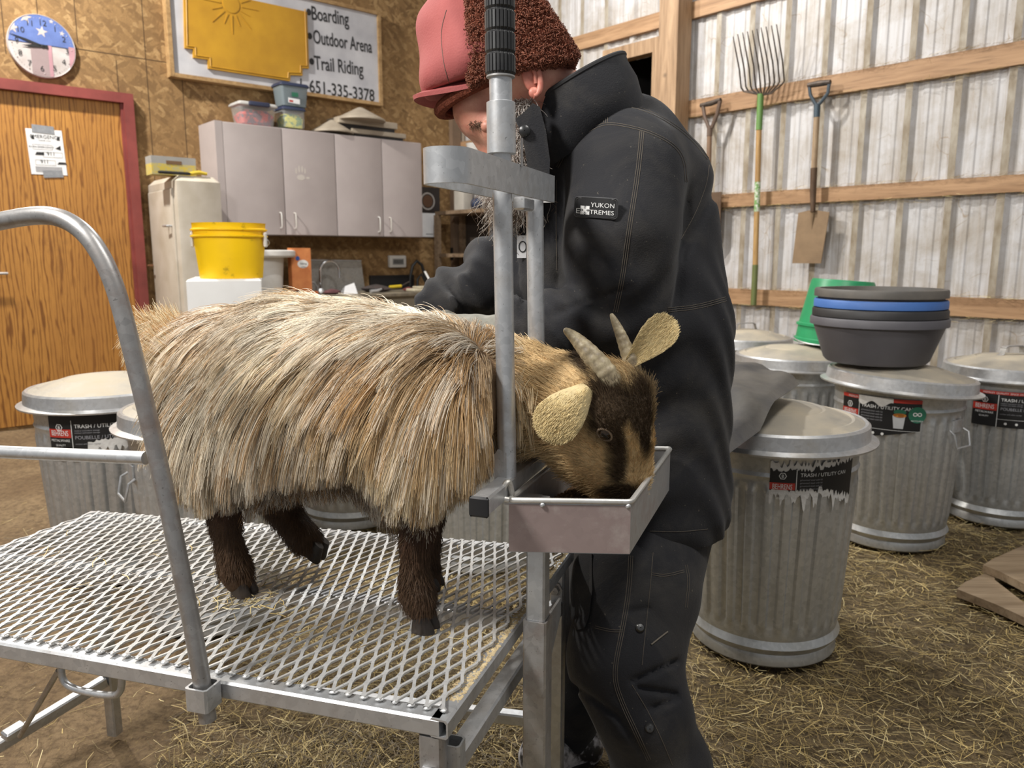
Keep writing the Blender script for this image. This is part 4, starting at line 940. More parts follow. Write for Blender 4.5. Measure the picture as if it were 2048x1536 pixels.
# nested feed tubs on the middle can
tcx = np.array([(1750-1024)/F_PX*(2.97*CP+.4*SP), 2.97, .694])
rub = lambda n, c, c2: plain(n, c, .55, 0, c2, 6, .25, .1, 40)
tg = 'nested feed tubs on the trash can'
def feed_tub(label, z, rb, rt, h, mat_, wob=0, lipw=.012):
    c = tcx+Z*z; mb = MB(); r2 = random.Random(int(z*1000)); ph = r2.random()*6
    rd = lambda r, zz, a: r*(1+(.012*math.sin(2*a+ph)+.006*math.sin(5*a))*(wob*zz/h))
    mb.lathe([(.001, 0), (rb*.94, 0), (rb, .012), (rt, h-.03), (rt+lipw, h-.03), (rt+lipw, h-.006), (rt+lipw-.004, h), (rt-.008, h), (rb-.004, .016), (.001, .014)], c, 72, rad=rd)
    return tag(mb.build('feed_tub', mat_, loc=c), label, 'tub', tg)
feed_tub('large grey tub at the bottom of the tub stack', 0, .188, .232, .172, rub('grey_tub', srgb(92, 90, 94), srgb(78, 76, 80)))
feed_tub('black tub between the grey and the blue tub', .04, .185, .226, .165, rub('black_tub', srgb(30, 30, 32), srgb(50, 48, 48)))
feed_tub('blue rimmed tub second from the top of the stack', .074, .182, .222, .165, rub('blue_tub', srgb(70, 112, 178), srgb(60, 98, 160)))
feed_tub('dusty dark rubber tub topmost in the tub stack', .106, .178, .222, .172, rub('rubber_tub', srgb(70, 68, 66), srgb(104, 98, 90)), 1.0)
# upturned green bucket
c = np.array([(1672-1024)/F_PX*(3.55*CP+.3*SP), 3.55, .692]); hb = aty(1680, 560, 3.55)[2]-c[2]; t = thing('green_bucket', 'green plastic bucket standing upside down on a can lid', 'bucket', c)
grn = plain('green_plastic', srgb(44, 148, 96), .4, 0, srgb(38, 126, 82), 6); ax = unit([1, 0, .05]); az = unit([.07, 0, 1])
mb = MB(); mb.lathe([(.172, 0), (.180, .002), (.180, .02), (.172, .024), (.168, .075), (.176, .078), (.176, .088), (.166, .092), (.136, hb-.01), (.130, hb), (.118, hb), (.114, hb-.008), (.03, hb-.008), (.026, hb-.002), (.001, hb-.002)], c, 64, unit(np.cross([0, 1, 0], az)), None, az); mb.build('bucket', grn, t)
mb = MB(); mb.tube([c+np.array([.182*math.cos(q), .182*math.sin(q), .04-.03*math.sin(q-2.6)]) for q in np.linspace(2.7, 5.8, 20)], .003, 6); mb.build('wire_handle', M['steel'], t)
# folded dusty tarp on the nearest can
tarp = plain('dusty_tarp', srgb(46, 46, 50), .7, 0, srgb(96, 91, 83), 5, .2, .35, 45)
T0, T1, T2 = onz(1598, 790, .715), onz(1412, 922, .70), onz(1415, 708, .725); T3 = T1+T2-T0; mb = MB(); gn = 26; top_t = []; bot_t = []
for j in range(gn+1):
    for i in range(gn+1):
        u, v = i/gn, j/gn; p = T0*(1-u)*(1-v)+T1*u*(1-v)+T2*(1-u)*v+T3*u*v; ed = min(u, v, 1-u, 1-v); q = min(1, ed/.07)**.5
        wv = .006*math.sin(11*u+7*v+2*math.sin(6*v))+.004*math.sin(19*v-9*u)+.010*math.exp(-((v-.30-.25*u)/.05)**2)-.008*math.exp(-((u-.45+.2*v)/.06)**2)
        dz = max(0, np.linalg.norm((p-c1)[:2])-.24); p = p-Z*min(.05, .7*dz*dz/(dz+.08)); top_t.append(p+Z*(.030+.026*q+wv*q)); bot_t.append(p+Z*(.030-.022*q))
n_ = gn+1; fq = [(j*n_+i, j*n_+i+1, (j+1)*n_+i+1, (j+1)*n_+i) for j in range(gn) for i in range(gn)]; m_ = n_*n_
bd = [i for i in range(gn)]+[i*n_+gn for i in range(gn)]+[gn*n_+gn-i for i in range(gn)]+[(gn-i)*n_ for i in range(gn)]
mb.add(top_t+bot_t, fq+[tuple(m_+k for k in f[::-1]) for f in fq]+[(bd[k], bd[(k+1) % len(bd)], m_+bd[(k+1) % len(bd)], m_+bd[k]) for k in range(len(bd))])
org = (T1+T2)/2
o = mb.build('tarp', tarp, loc=org, angle=70); tag(o, 'folded dusty dark tarp lying on the nearest can lid', 'tarp')
# broken boards on the straw
g = 'broken boards on the straw floor'
def plank(label, poly, z, th, col):
    P = [onz(x, y, z) for x, y in poly]; c = sum(P)/len(P); mb = MB(); n = len(P)
    mb.add(P+[p-Z*th for p in P], [tuple(range(n)), tuple(range(n, 2*n))[::-1]]+[(i, i+n, (i+1) % n+n, (i+1) % n) for i in range(n)])
    return tag(mb.build('board', M['board'], loc=c, smooth=False), label, 'board', g)
plank('lowest splintered board lying flat on the straw', [(1914, 1178), (1930, 1164), (1985, 1140), (1990, 1160), (2048, 1205), (2080, 1225), (2080, 1250), (2030, 1226), (1990, 1208)], .03, .026, 0)
plank('upper splintered board lying across the lower one', [(1966, 1130), (1985, 1118), (2030, 1098), (2060, 1085), (2100, 1110), (2100, 1195), (2048, 1168), (2000, 1143)], .058, .026, 0)
# tools hanging on the metal wall
def rq(px, py, off=.05):
    v, z = wr(px, py, off); return WR(v, off, z)
def c4p(x, y): return (1300+x/2.738, y/2.738)
ash = wood('ash_handle', srgb(182, 146, 92), srgb(146, 108, 60), 2, 20, 10, .5, False)
t = thing('pitchfork', 'ten tined manure fork with green grip hanging tines up', 'fork', rq(1507, 608, .07))
top = [(455, 200), (480, 187), (507, 178), (533, 172), (560, 165), (585, 158), (608, 150), (635, 145), (665, 140), (692, 132)]
for k, (x, y) in enumerate(top):
    s = k/9; bx = 499+(735-499)*s; by = 494-36*s; xm = x+(bx-x)*.78; ym = y+(by-y)*.62
    P = [rq(*c4p(x, y), .20), rq(*c4p(x+(xm-x)*.5, y+(ym-y)*.5), .17), rq(*c4p(xm, ym), .13), rq(*c4p(bx, by-14), .10), rq(*c4p(bx+(615-bx)*.12, by+6), .085), rq(*c4p(bx+(615-bx)*.6, 512), .075), rq(*c4p(612, 520), .07)]
    mb = MB(); mb.tube(P, [.0028, .0042, .0048, .005, .005, .005, .005], 6); mb.build('tine', M['dark_iron'], t)
ga = rq(*c4p(606, 515), .07); gb = rq(*c4p(597, 712), .07); gc = rq(*c4p(577, 1450), .07); gd = rq(1507, 610, .07)
grip = plain('green_paint', srgb(96, 134, 66), .5); mb = MB(); mb.tube([ga, gb], .019, 12); mb.build('grip', grip, t)
mb = MB(); mb.tube([gb, gc], .0165, 12); mb.build('shaft', ash, t); mb = MB(); mb.tube([gc, gd], .018, 12); mb.build('end_grip', plain('olive_paint', srgb(104, 112, 64), .5), t)
l0 = gb+(gc-gb)*.38; l1 = gb+(gc-gb)*.60; mb = MB(); mb.tube([l0, l1], .0172, 12); mb.build('sticker', plain('green_sticker_print', srgb(110, 150, 84), .5, 0, srgb(196, 200, 180), 70, .04), t)
t = thing('spade', 'flat bladed spade with worn wooden shaft hanging on the girt', 'spade', rq(1612, 525, .05))
P = lambda x, y, o=.06: rq(*c4p(x, y), o)
mb = MB(); mb.tube([P(866, 468), P(925, 458), P(988, 450)], [.014, .017, .014], 10); mb.build('grip', M['dark_iron'], t)
mb = MB(); mb.tube([P(872, 470), P(878, 520), P(900, 560), P(914, 580)], .010, 8); mb.tube([P(982, 452), P(974, 510), P(940, 555), P(918, 580)], .010, 8); mb.build('yoke', plain('blue_grey_paint', srgb(70, 80, 88), .5, .3), t)
mb = MB(); mb.tube([P(916, 572), P(913, 642)], .0175, 12); mb.build('collar', plain('blue_grey_collar', srgb(64, 78, 88), .5, .3), t)
mb = MB(); mb.tube([P(913, 642), P(898, 925)], .0165, 12); mb.build('shaft', wood('grey_shaft', srgb(166, 142, 112), srgb(128, 104, 78), 2, 20, 10, .6, False), t)
sp = plain('rusty_steel', srgb(104, 84, 66), .7, .4, srgb(84, 64, 48), 12); mb = MB(); mb.tube([P(898, 920), P(893, 1040), P(892, 1160)], [.019, .018, .014], 12); mb.build('socket', sp, t)
bl = [wr(*c4p(x, y), .05) for x, y in ((812, 1166), (868, 1152), (920, 1152), (982, 1162), (935, 1442), (778, 1442))]
mb = MB(); mb.prism([(v-bl[0][0], z-bl[0][1]) for v, z in bl], WR(bl[0][0], .045, bl[0][1]), DR, Z, NR*.005); q = P(892, 1160, .052); q2 = P(886, 1260, .048); mb.tube([q, q2], [.014, .002], 10)
mb.build('blade', plain('dusty_blade', srgb(146, 122, 94), .7, .3, srgb(126, 104, 80), 10), t, False)
t = thing('shovel', 'dark handled shovel hanging nearest the post, mostly hidden by the man', 'shovel', rq(1418, 420, .05))
mb = MB(); mb.tube([P(278, 578), P(335, 566), P(388, 546)], [.013, .016, .013], 10); mb.build('grip', M['dark_iron'], t)
mb = MB(); mb.tube([P(290, 580), P(300, 640), P(322, 700)], .012, 8); mb.tube([P(384, 552), P(368, 625), P(338, 700)], .013, 8); mb.tube([P(328, 690), P(326, 745)], .018, 10); mb.build('yoke', plain('brown_yoke', srgb(96, 76, 62), .6), t)
mb = MB(); mb.tube([P(326, 740), P(318, 1050)], .016, 12); mb.build('shaft', wood('dark_shaft', srgb(126, 98, 74), srgb(92, 68, 48), 2, 20, 10, .6, False), t)
bl = [wr(*c4p(x, y), .05) for x, y in ((250, 1060), (390, 1050), (380, 1300), (320, 1380), (245, 1310))]
mb = MB(); mb.prism([(v-bl[0][0], z-bl[0][1]) for v, z in bl], WR(bl[0][0], .045, bl[0][1]), DR, Z, NR*.005); mb.build('blade', sp, t, False)
# ---------------------------------------------------------------- metal grooming stand with head gate
HP = .53                                              # deck height
A = onz(885, 1422, HP); B = onz(1132, 1096, HP); C = onz(190, 1023, HP); ELn = unit(A-onz(0, 1271, HP)); Dn = A-ELn*np.linalg.norm(B-C)
EA = unit(B-A); ELf = unit(B-C); EL = ELn; NP = unit(np.cross(EA, Z)); Wd = np.linalg.norm(B-A); Ln = np.linalg.norm(B-C)   # EA across the deck, EL along it to the head end
st = thing('grooming_stand', 'galvanised goat grooming stand with mesh deck, guard rail and head gate', 'stand', ((A+B+C+Dn)/4)*np.array([1, 1, 0]))
S1, S2 = M['steel'], M['steel_dull']
T = .026
for nm, a, b in (('near', Dn-EL*.02, A), ('far', C-EL*.02, B), ('head', A-EA*.013, B+EA*.013), ('tail', Dn, C), ('mid', (A+B)/2-EL*.013, (C+Dn)/2)):
    mb = MB(); q = np.array([0, 0, -T/2-.004]); mb.sqtube(a+q, b+q, T, hollow=.0025 if nm == 'head' else 0); mb.build('frame_rail', S1, st)
mb = MB(); p = .0222; lw = Wd/9.4; nlen = int(Ln/p)    # expanded metal: diamonds with the long way across the deck
na = int(round(Wd/(lw/2)))
def node(i, j): v = j/na; return A-(ELn*(1-v)+ELf*v)*(i*p*.5)+EA*(j*Wd/na)
for j in range(na):
    for i in range(-1, 2*nlen+2):
        if (i+j) % 2: continue
        for s in (-1, 1):
            a, b = node(i, j), node(i+s, j+1)
            if not (0 <= i <= 2*nlen and 0 <= i+s <= 2*nlen): continue
            t = unit(b-a); nn = np.cross(t, Z)
            up = unit(Z+nn*s*.14); sd = np.cross(up, t); h, w_ = .0014, .0023
            e = t*.0065; z0 = Z*.001
            prof_ = lambda c, ww: [c+sd*ww+up*h+z0, c-sd*ww+up*h+z0, c-sd*ww-up*h+z0, c+sd*ww-up*h+z0]
            o_ = EL*0
            bo = EA*.0058; so_ = EL*(-s*.0017); mb.loft([prof_(a+so_, w_), prof_(a+so_+bo, w_), prof_(b-so_*-1*-1-bo, w_) if False else prof_(b+EL*(s*.0017)-bo, w_), prof_(b+EL*(s*.0017), w_)], False, False)
mesh_m = galv('mesh_steel', (.60, .60, .59), .40, True, (.44, .38, .30), .3, .5)
mb.build('mesh_deck', mesh_m, st)
# weld beads where the mesh meets the near and head rails
mb = MB()
for i in range(0, 2*nlen, 2): mb.ball(node(i, 0)+EA*.003+np.array([0, 0, R.uniform(-.001, .001)]), (R.uniform(.004, .007), R.uniform(.004, .006), .0028), 7, 5)
mb.build('weld_seam', mesh_m, st)
mb = MB()                                             # feed dust caked along the head rail
for k in range(1500):
    q = A+EA*R.uniform(.03, Wd)-EL*(R.random()**2*.03-.008)+Z*(-.0045); mb.ball(q, (R.uniform(.0012, .004), R.uniform(.0012, .004), R.uniform(.0008, .002)), 5, 3)
mb.build('feed_dust', plain('feed_dust', srgb(196, 178, 140), .95, 0, srgb(150, 130, 96), 80), st)['kind'] = 'stuff'
def leg(a, z0, z1, w_, mt=S1): mb = MB(); mb.sqtube(a*np.array([1, 1, 0])+Z*z0, a*np.array([1, 1, 0])+Z*z1, w_, side=EL); return mb.build('leg', mt, st)
LA = A-EL*.014+EA*.004; LB = B-EL*.012-EA*.012; LC = C+EL*.02-EA*.02; LD = Dn+EL*.02+EA*.02
la = leg(LA, 0, HP-T-.006, .031, S2); lb = leg(LB, 0, HP-.02, .028); leg(LC, 0, HP-T, .026); leg(LD, 0, HP-T, .026)
mb = MB(); mb.sqtube(LA*np.array([1, 1, 0])+NP*.018+EA*.02, LA*np.array([1, 1, 0])+NP*.018+EA*.02+Z*(HP-.055), .026, side=EL, hollow=.0025); mb.build('inner_leg', S1, st)
q = LA*np.array([1, 1, 0])+Z*(HP-.088)-EA*.016
mb = MB(); mb.lathe([(.001, .016), (.011, .015), (.0125, .010), (.0125, .004), (.017, .003), (.017, 0)], q, 6, NP, Z, -EA); mb.build('bolt', M['steel'], la, angle=20)
q = LB*np.array([1, 1, 0])+Z*(HP-.075)-EA*.015; mb = MB(); mb.lathe([(.001, .014), (.009, .013), (.010, .004), (.014, .003), (.014, 0)], q, 6, NP, Z, -EA); mb.build('bolt', S2, lb, angle=20)
# lower rail under the head end, and the sleeve with its sliding post
zr = .415; mb = MB(); mb.sqtube(LA*np.array([1, 1, 0])+Z*zr, LB*np.array([1, 1, 0])+Z*(zr-.0), .028); mb.build('lower_rail', S1, st)
mb = MB(); mb.sqtube(LA*np.array([1, 1, 0])+Z*.16, LD*np.array([1, 1, 0])+Z*.16, .024); mb.build('lower_rail', S1, st)
mb = MB(); mb.sqtube(LB*np.array([1, 1, 0])+Z*.16, LC*np.array([1, 1, 0])+Z*.16, .024); mb.build('lower_rail', S1, st)
S = onz(1068, 1245, HP+.012)+EA*.019
mb = MB(); mb.sqtube(S*np.array([1, 1, 0]), S, .0375, side=NP, hollow=.003); mb.build('post_sleeve', S2, st)
cb0 = onz(959, 1013, .755); CBZ = .755
post_top = S*np.array([1, 1, 0])+Z*(CBZ-.02)
mb = MB(); mb.sqtube(S-Z*.1, post_top, .030, side=NP); mb.build('sliding_post', S1, st)
mb = MB(); mb.prism([(0, 0), (.10, .0), (.10, -.03), (.03, -.09)], S+NP*-.0+EA*.02-Z*.02, EA, Z, NP*.004); mb.build('gusset', S1, st, False)
# head gate
cbl = .46; mb = MB(); mb.sqtube(cb0, cb0+EA*cbl, .027); cbar = mb.build('crossbar', S1, st)
mb = MB(); mb.rbox(cb0-EA*.002, (.030, .006, .030), .003, NP, EA, Z); mb.build('end_cap', M['black'], cbar)
mb = MB(); k0 = (S-cb0)@EA; q = cb0+EA*k0; mb.box((q+post_top)/2*np.array([1, 1, 0])+Z*(CBZ-.025), (.052, .03, .012), NP, EA); mb.box(q+EA*.02-NP*.016+Z*.0, (.004, .04, .07), NP, EA); mb.build('gate_bracket', S2, st, False)
pb = cb0+EA*.114+Z*.012; ptop = aty(1003, 300, pb[1]+.0)
ax_ = unit(ptop-pb); pt2 = ptop
mb = MB(); mb.tube([pb, pt2], .0140, 24); mb.build('near_post', S1, st)
mb = MB(); mb.prism([(-.016, -.02), (.004, -.02), (.004, .04), (-.010, .045), (-.016, .035)], pb-EA*.014-NP*.0, NP, Z, EA*.004); mb.build('post_plate', S1, st, False)
def up_to(py): return aty(1003+(300-py)*-.012, py, pb[1])
def ring_tube(name, y0, y1, r, mt, par=st, n=28):
    a, b = up_to(y0), up_to(y1); mb = MB(); mb.lathe([(r-.002, 0), (r, .001), (r, np.linalg.norm(b-a)-.001), (r-.002, np.linalg.norm(b-a))], a, n, None, None, unit(b-a), True, True); return mb.build(name, mt, par)
ring_tube('post_collar', 309, 204, .0205, S1); ring_tube('post_tip', 206, 154, .0160, S1); ring_tube('washer', 157, 151, .0200, S2)
g0, g1 = up_to(151), up_to(-22); gl = np.linalg.norm(g1-g0); mb = MB(); nseg = int(gl/.0262)
prof_ = []
for k in range(nseg): z0 = gl*k/nseg; z1 = gl*(k+1)/nseg; prof_ += [(.0186, z0), (.0212, z0+.003), (.0212, z1-.003), (.0186, z1-.0005)]
mb.lathe(prof_, g0, 120, None, None, unit(g1-g0), True, True, rad=lambda r, z, a: r-(.0016 if math.cos(24*a) > .45 else 0)*(r > .02)); mb.build('grip', plain('black_rubber', (.018, .018, .019), .42, 0, (.03, .03, .03), 40), st, angle=25)
fp = pb+EA*.152; ft = fp+(pt2-pb)*.86; mb = MB(); mb.tube([fp, np.array([ft[0], ft[1], 1.19])], .0140, 24); mb.build('far_post', S1, st)
# flat-bar loop that joins both posts
zL = 1.207; w2 = .028; c_ = np.array([pt2[0], pt2[1], zL]); LO = -.160; LI = .205; off_ = NP*-.012
pth = []
for k in range(13): a = math.pi/2+math.pi*k/12; pth.append(c_+off_+EA*(LO+w2*math.cos(a))+NP*(-w2*math.sin(a)))
front = [c_+off_+EA*LI+NP*w2]
pth = pth+[c_+off_+EA*LI+NP*w2]; pth = [c_+off_+EA*(LI-.005)-NP*w2]+pth
def strap(mb, pth, h, th, closed=False):
    rings = []
    for i, p in enumerate(pth):
        a = pth[max(i-1, 0)]; b = pth[min(i+1, len(pth)-1)]; t = unit((b-a)*np.array([1, 1, 0])); s = np.cross(t, Z)
        rings.append([p+s*th/2-Z*h/2, p+s*th/2+Z*h/2, p-s*th/2+Z*h/2, p-s*th/2-Z*h/2])
    mb.loft(rings, True, True)
mb = MB(); strap(mb, pth, .043, .005); mb.build('latch_loop', S1, st)
mb = MB(); e = c_+off_+EA*LI; strap(mb, [e+NP*w2, e+NP*w2+EA*.004, e+EA*.006, e-NP*w2], .043, .006); mb.build('loop_end', S2, st, False)
mb = MB(); mb.rbox(c_+EA*.10-Z*.030, (.05, .02, .02), .003, EA); mb.build('stop_block', S1, st)
mb = MB(); mb.tube([up_to(330)+EA*.03+NP*.02, up_to(272)+EA*.03+NP*.02], .0022, 6); mb.build('latch_pin', S2, st)
# guard rail: bent tube in the plane of the near edge, leaning back
rbase = onz(406, 1388, HP-.013); nv = unit(np.cross(EL, Z)); 
RP = [onpl(x, y, rbase-nv*.0, nv) for x, y in ((416, 1440), (409, 1400), (394, 1300), (366, 1160), (335, 1005), (298, 840), (262, 690), (238, 598), (222, 553), (203, 512), (177, 473), (145, 446), (108, 431), (62, 431), (0, 442), (-90, 462))]
def smooth(P, k=2):
    for _ in range(k):
        Q = [P[0]]
        for a, b in zip(P[:-1], P[1:]): Q += [a*.75+b*.25, a*.25+b*.75]
        P = Q+[P[-1]]
    return P
pipe = galv('pipe_steel', (.36, .35, .34), .34, True, (.26, .20, .17), .5)
mb = MB(); mb.tube(smooth(RP), .0116, 20); mb.build('guard_rail', pipe, st)
mb = MB(); mb.tube([onpl(292, 916, rbase, nv), onpl(-90, 900, rbase, nv)], .0088, 16); mb.build('rail_bar', S1, st)
br = onpl(407, 1384, rbase, nv); mb = MB(); mb.sqtube(br-Z*.020, br+Z*.012, .034, side=EL, hollow=.003); mb.build('rail_socket', S1, st)
# swing hinge and strut under the near edge
nr = A-EA*.013                                        # near rail outer face
def nq(x, y, o=.012): return onpl(x, y, nr-EA*o, EA)
for x, y in ((107, 1306), (252, 1334)):
    c = nq(x, y, .006); mb = MB(); mb.lathe([(.0135, -.012), (.0165, -.012), (.0165, .012), (.0135, .012)], c, 20, EA, Z, EL); mb.build('hinge_clip', S1, st)
rod = smooth([nq(84, 1302, .006), nq(112, 1310, .008), nq(122, 1330), nq(124, 1362), nq(150, 1380), nq(225, 1393), nq(243, 1384), nq(244, 1345), nq(250, 1336, .008), nq(276, 1342, .006)])
mb = MB(); mb.tube(rod, .0052, 12); mb.build('swing_rod', M['steel'], st)
mb = MB(); mb.tube([nq(118, 1340, .0), onz(40, 1472, .22)], .0045, 10); mb.build('strut', pipe, st)
b0 = LC*np.array([1, 1, 0])+Z*.14-EA*.015; b1 = onz(-25, 1505, .10); mb = MB(); mb.sqtube(b0, b1, .024); mb.build('drawbar', S1, st)
q = onz(28, 1462, .14); mb = MB(); mb.rbox(q, (.04, .03, .016), .003, unit(b1-b0)); mb.build('drawbar_clip', S1, st)

# feed pan hooked over the crossbar
ZR = .745; NLc, NRc, FRc = onz(1018, 1000, ZR), onz(1262, 1004, ZR), onz(1341, 897, ZR); FLc = NLc+FRc-NRc
pan = thing('feed_pan', 'galvanised feed pan hooked on the head gate under the muzzle of the goat', 'feeder', (NLc+NRc+FRc+FLc)/4-Z*.08)
pd = .080; ct = (NLc+NRc+FRc+FLc)/4
top_ = [NLc, NRc, FRc, FLc]; bot_ = [ct+(p-ct)*np.array([1., 1., 1])-Z*pd for p in top_]
def inn(P, k=.0022): return [p+unit(ct-p)*k*np.array([1, 1, 0]) for p in P]
panm = galv('pan_steel', (.50, .50, .50), .38, False, (.36, .27, .24), .45, spang=.07)
mb = MB(); mb.loft([top_, bot_], False, True); it, ib = inn(top_), [p+Z*.002 for p in inn(bot_)]; mb.loft([it, ib], False, True)
mb.loft([top_, it]); mb.mat(1); pinkish = galv('pan_front_reflection', (.40, .31, .29), .45, False, (.58, .52, .48), .5, metal=.6, spang=.05)
mb.mat(0); pn = mb.build('tray', panm, pan, False)
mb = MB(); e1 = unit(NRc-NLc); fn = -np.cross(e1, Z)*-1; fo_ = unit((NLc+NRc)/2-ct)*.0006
mb.add([NLc+fo_-Z*.006, NRc+fo_-Z*.006, bot_[1]+fo_+Z*.001, bot_[0]+fo_+Z*.001], [(0, 1, 2, 3)]); mb.build('front_reflection', pinkish, pn, False)  # thin sheet over the front face, pinkish reflection painted into its colour
mb = MB(); rimp = [NLc, NRc, FRc, FLc]; rr = []
for k in range(4):
    a, b, c = rimp[k-1], rimp[k], rimp[(k+1) % 4]
    for s, e_ in ((unit(a-b), 1), (None, 0), (unit(c-b), 1)): rr.append(b+(s*.006 if s is not None else (unit(a-b)+unit(c-b))*.0018))
mb.tube(rr, .0042, 10, closed=True)
hk = smooth([NLc, NLc-e1*.012+Z*.002, cb0+EA*((NLc-cb0)@EA)+NP*.010+Z*.010, cb0+EA*((NLc-cb0)@EA+.008)+NP*.016+Z*.018, NLc+EA*.014+Z*.004]); mb.tube(hk, .0045, 10)
mb.build('rim_wire', galv('rim_wire_steel', (.66, .65, .62), .4, False), pan)
mb = MB()
for k in (.28, .98): mb.ball(NLc+(NRc-NLc)*k-Z*.006+fo_*3, .0042, 8, 6)
mb.build('solder_bead', S1, pan)
fm = plain('pelleted_feed', srgb(120, 92, 60), .95, 0, srgb(84, 62, 40), 160, .1, .6, 200)
mb = MB(); gn = 16; V = []
for j in range(gn+1):
    for i in range(gn+1):
        u, v = i/gn, j/gn; p = ib[0]*(1-u)*(1-v)+ib[1]*u*(1-v)+ib[2]*u*v+ib[3]*(1-u)*v; p = ct+(p-ct)*np.array([.985, .985, 1])
        V.append(p+Z*(.006+.030*math.exp(-((u-.3)**2+(v-.45)**2)*9)+R.uniform(0, .004)))
mb.add(V, [(j*(gn+1)+i, j*(gn+1)+i+1, (j+1)*(gn+1)+i+1, (j+1)*(gn+1)+i) for j in range(gn) for i in range(gn)])
for k in range(420):
    u, v = R.uniform(.04, .96), R.uniform(.04, .96); p = ib[0]*(1-u)*(1-v)+ib[1]*u*(1-v)+ib[2]*u*v+ib[3]*(1-u)*v
    mb.ball(p+Z*(.010+.030*math.exp(-((u-.3)**2+(v-.45)**2)*9)), (.004, .003, .003), 5, 4)
o = mb.build('feed', fm, loc=ct-Z*pd, angle=60); tag(o, 'brown feed in the galvanised feed pan', 'feed', kind='stuff')
print('posts', pb, fp, 'pan', NLc, NRc, FRc)

# straw and pellets dropped on the mesh deck
PX = [(380+190*R.random(), 1090+150*R.random()) for _ in range(70)]+[(430+110*R.random(), 1165+50*R.random()) for _ in range(60)]+[(560+420*R.random(), 1080+220*R.random()) for _ in range(50)]+[(60+300*R.random(), 1060+160*R.random()) for _ in range(40)]
P = np.array([onz(x, y, HP+.004+.004*R.random()) for x, y in PX]); n = len(P); ci = rng.choice(6, n, p=[.2, .3, .3, .1, .0, .1])
o = strands('loose_straw', P, rng.random(n)*6.28, .012+rng.random(n)**2*.04, .0007+rng.random(n)*.0009, PAL[ci], .4, .25)
tag(o, 'loose straw dropped on the mesh deck of the stand', 'straw', kind='stuff')
# ---------------------------------------------------------------- organic shapes: one smooth surface from blended cones and ellipsoids
def cone(a, b, ra, rb): return ('c', np.asarray(a, float), np.asarray(b, float), ra, rb)
def ell(c, r, ax=None, az=None):
    ax = np.array([1., 0, 0]) if ax is None else unit(ax); az = Z if az is None else unit(np.asarray(az)-ax*(ax@np.asarray(az)))
    return ('e', np.asarray(c, float), np.asarray(r, float), np.stack([ax, np.cross(az, ax), az]))
def field(prims, k=.03):
    def f(P):
        P = np.asarray(P, float); acc = None
        for p in prims:
            if p[0] == 'c':
                a, b, ra, rb = p[1:]; ab = b-a; h = np.clip((P-a)@ab/max(ab@ab, 1e-9), 0, 1)
                d = np.linalg.norm(P-a-h[:, None]*ab, axis=1)-(ra+(rb-ra)*h)
            else:
                q = (P-p[1])@p[3].T; n0 = np.linalg.norm(q/p[2], axis=1); n1 = np.linalg.norm(q/p[2]**2, axis=1); d = n0*(n0-1)/np.maximum(n1, 1e-9)
            if acc is None: acc = d
            else:
                h = np.maximum(k-np.abs(acc-d), 0)/k; acc = np.minimum(acc, d)-h*h*k*.25
        return acc
    return f
def grad(f, P, e=.0015):
    g = np.stack([f(P+np.eye(3)[i]*e)-f(P-np.eye(3)[i]*e) for i in range(3)], 1); return g/np.maximum(np.linalg.norm(g, axis=1), 1e-9)[:, None]
def skin_mesh(f, lo, hi, h, refine=1):
    """surface nets over the zero level of f -> vertices, quads"""
    lo = np.asarray(lo, float); nx, ny, nz = [int(math.ceil(q)) for q in (np.asarray(hi)-lo)/h+1]
    X, Y_, Zz = np.meshgrid(np.arange(nx), np.arange(ny), np.arange(nz), indexing='ij')
    G = np.stack([X, Y_, Zz], -1).reshape(-1, 3)*h+lo; v = np.concatenate([f(c) for c in np.array_split(G, max(1, len(G)//200000))]).reshape(nx, ny, nz)
    s = v < 0; acc = np.zeros((nx-1, ny-1, nz-1, 3)); cnt = np.zeros((nx-1, ny-1, nz-1))
    sl = lambda o, n: slice(o, n-1+o)
    cs = [(i, j, k) for i in (0, 1) for j in (0, 1) for k in (0, 1)]
    for a in cs:
        for ax in range(3):
            if a[ax]: continue
            b = list(a); b[ax] = 1; va = v[sl(a[0], nx), sl(a[1], ny), sl(a[2], nz)]; vb = v[sl(b[0], nx), sl(b[1], ny), sl(b[2], nz)]
            m = (va < 0) != (vb < 0); t = np.where(m, va/np.where(m, va-vb, 1), 0); cnt += m
            for d in range(3): acc[..., d] += np.where(m, a[d]+(t if d == ax else 0), 0)
    act = cnt > 0; idx = -np.ones(act.shape, int); idx[act] = np.arange(act.sum()); I = np.argwhere(act)
    V = (I+acc[act]/cnt[act][:, None])*h+lo; F = []
    for ax in range(3):
        b = [slice(None)]*3; c = [slice(None)]*3; b[ax] = slice(0, -1); c[ax] = slice(1, None)
        E = np.argwhere(s[tuple(b)] != s[tuple(c)]); o1, o2 = [(1, 2), (2, 0), (0, 1)][ax]
        E = E[(E[:, o1] > 0) & (E[:, o2] > 0) & (E[:, o1] < (nx, ny, nz)[o1]-1) & (E[:, o2] < (nx, ny, nz)[o2]-1)]
        d1 = np.zeros(3, int); d1[o1] = 1; d2 = np.zeros(3, int); d2[o2] = 1
        q = np.stack([idx[tuple((E-x).T)] for x in (0*d1, d1, d1+d2, d2)], 1); fl = s[tuple(E.T)]; q[~fl] = q[~fl][:, ::-1]; F.append(q)
    F = np.concatenate(F)
    for _ in range(refine):
        g = grad(f, V); V = V-g*np.clip(f(V), -h, h)[:, None]*.8
    return V, F
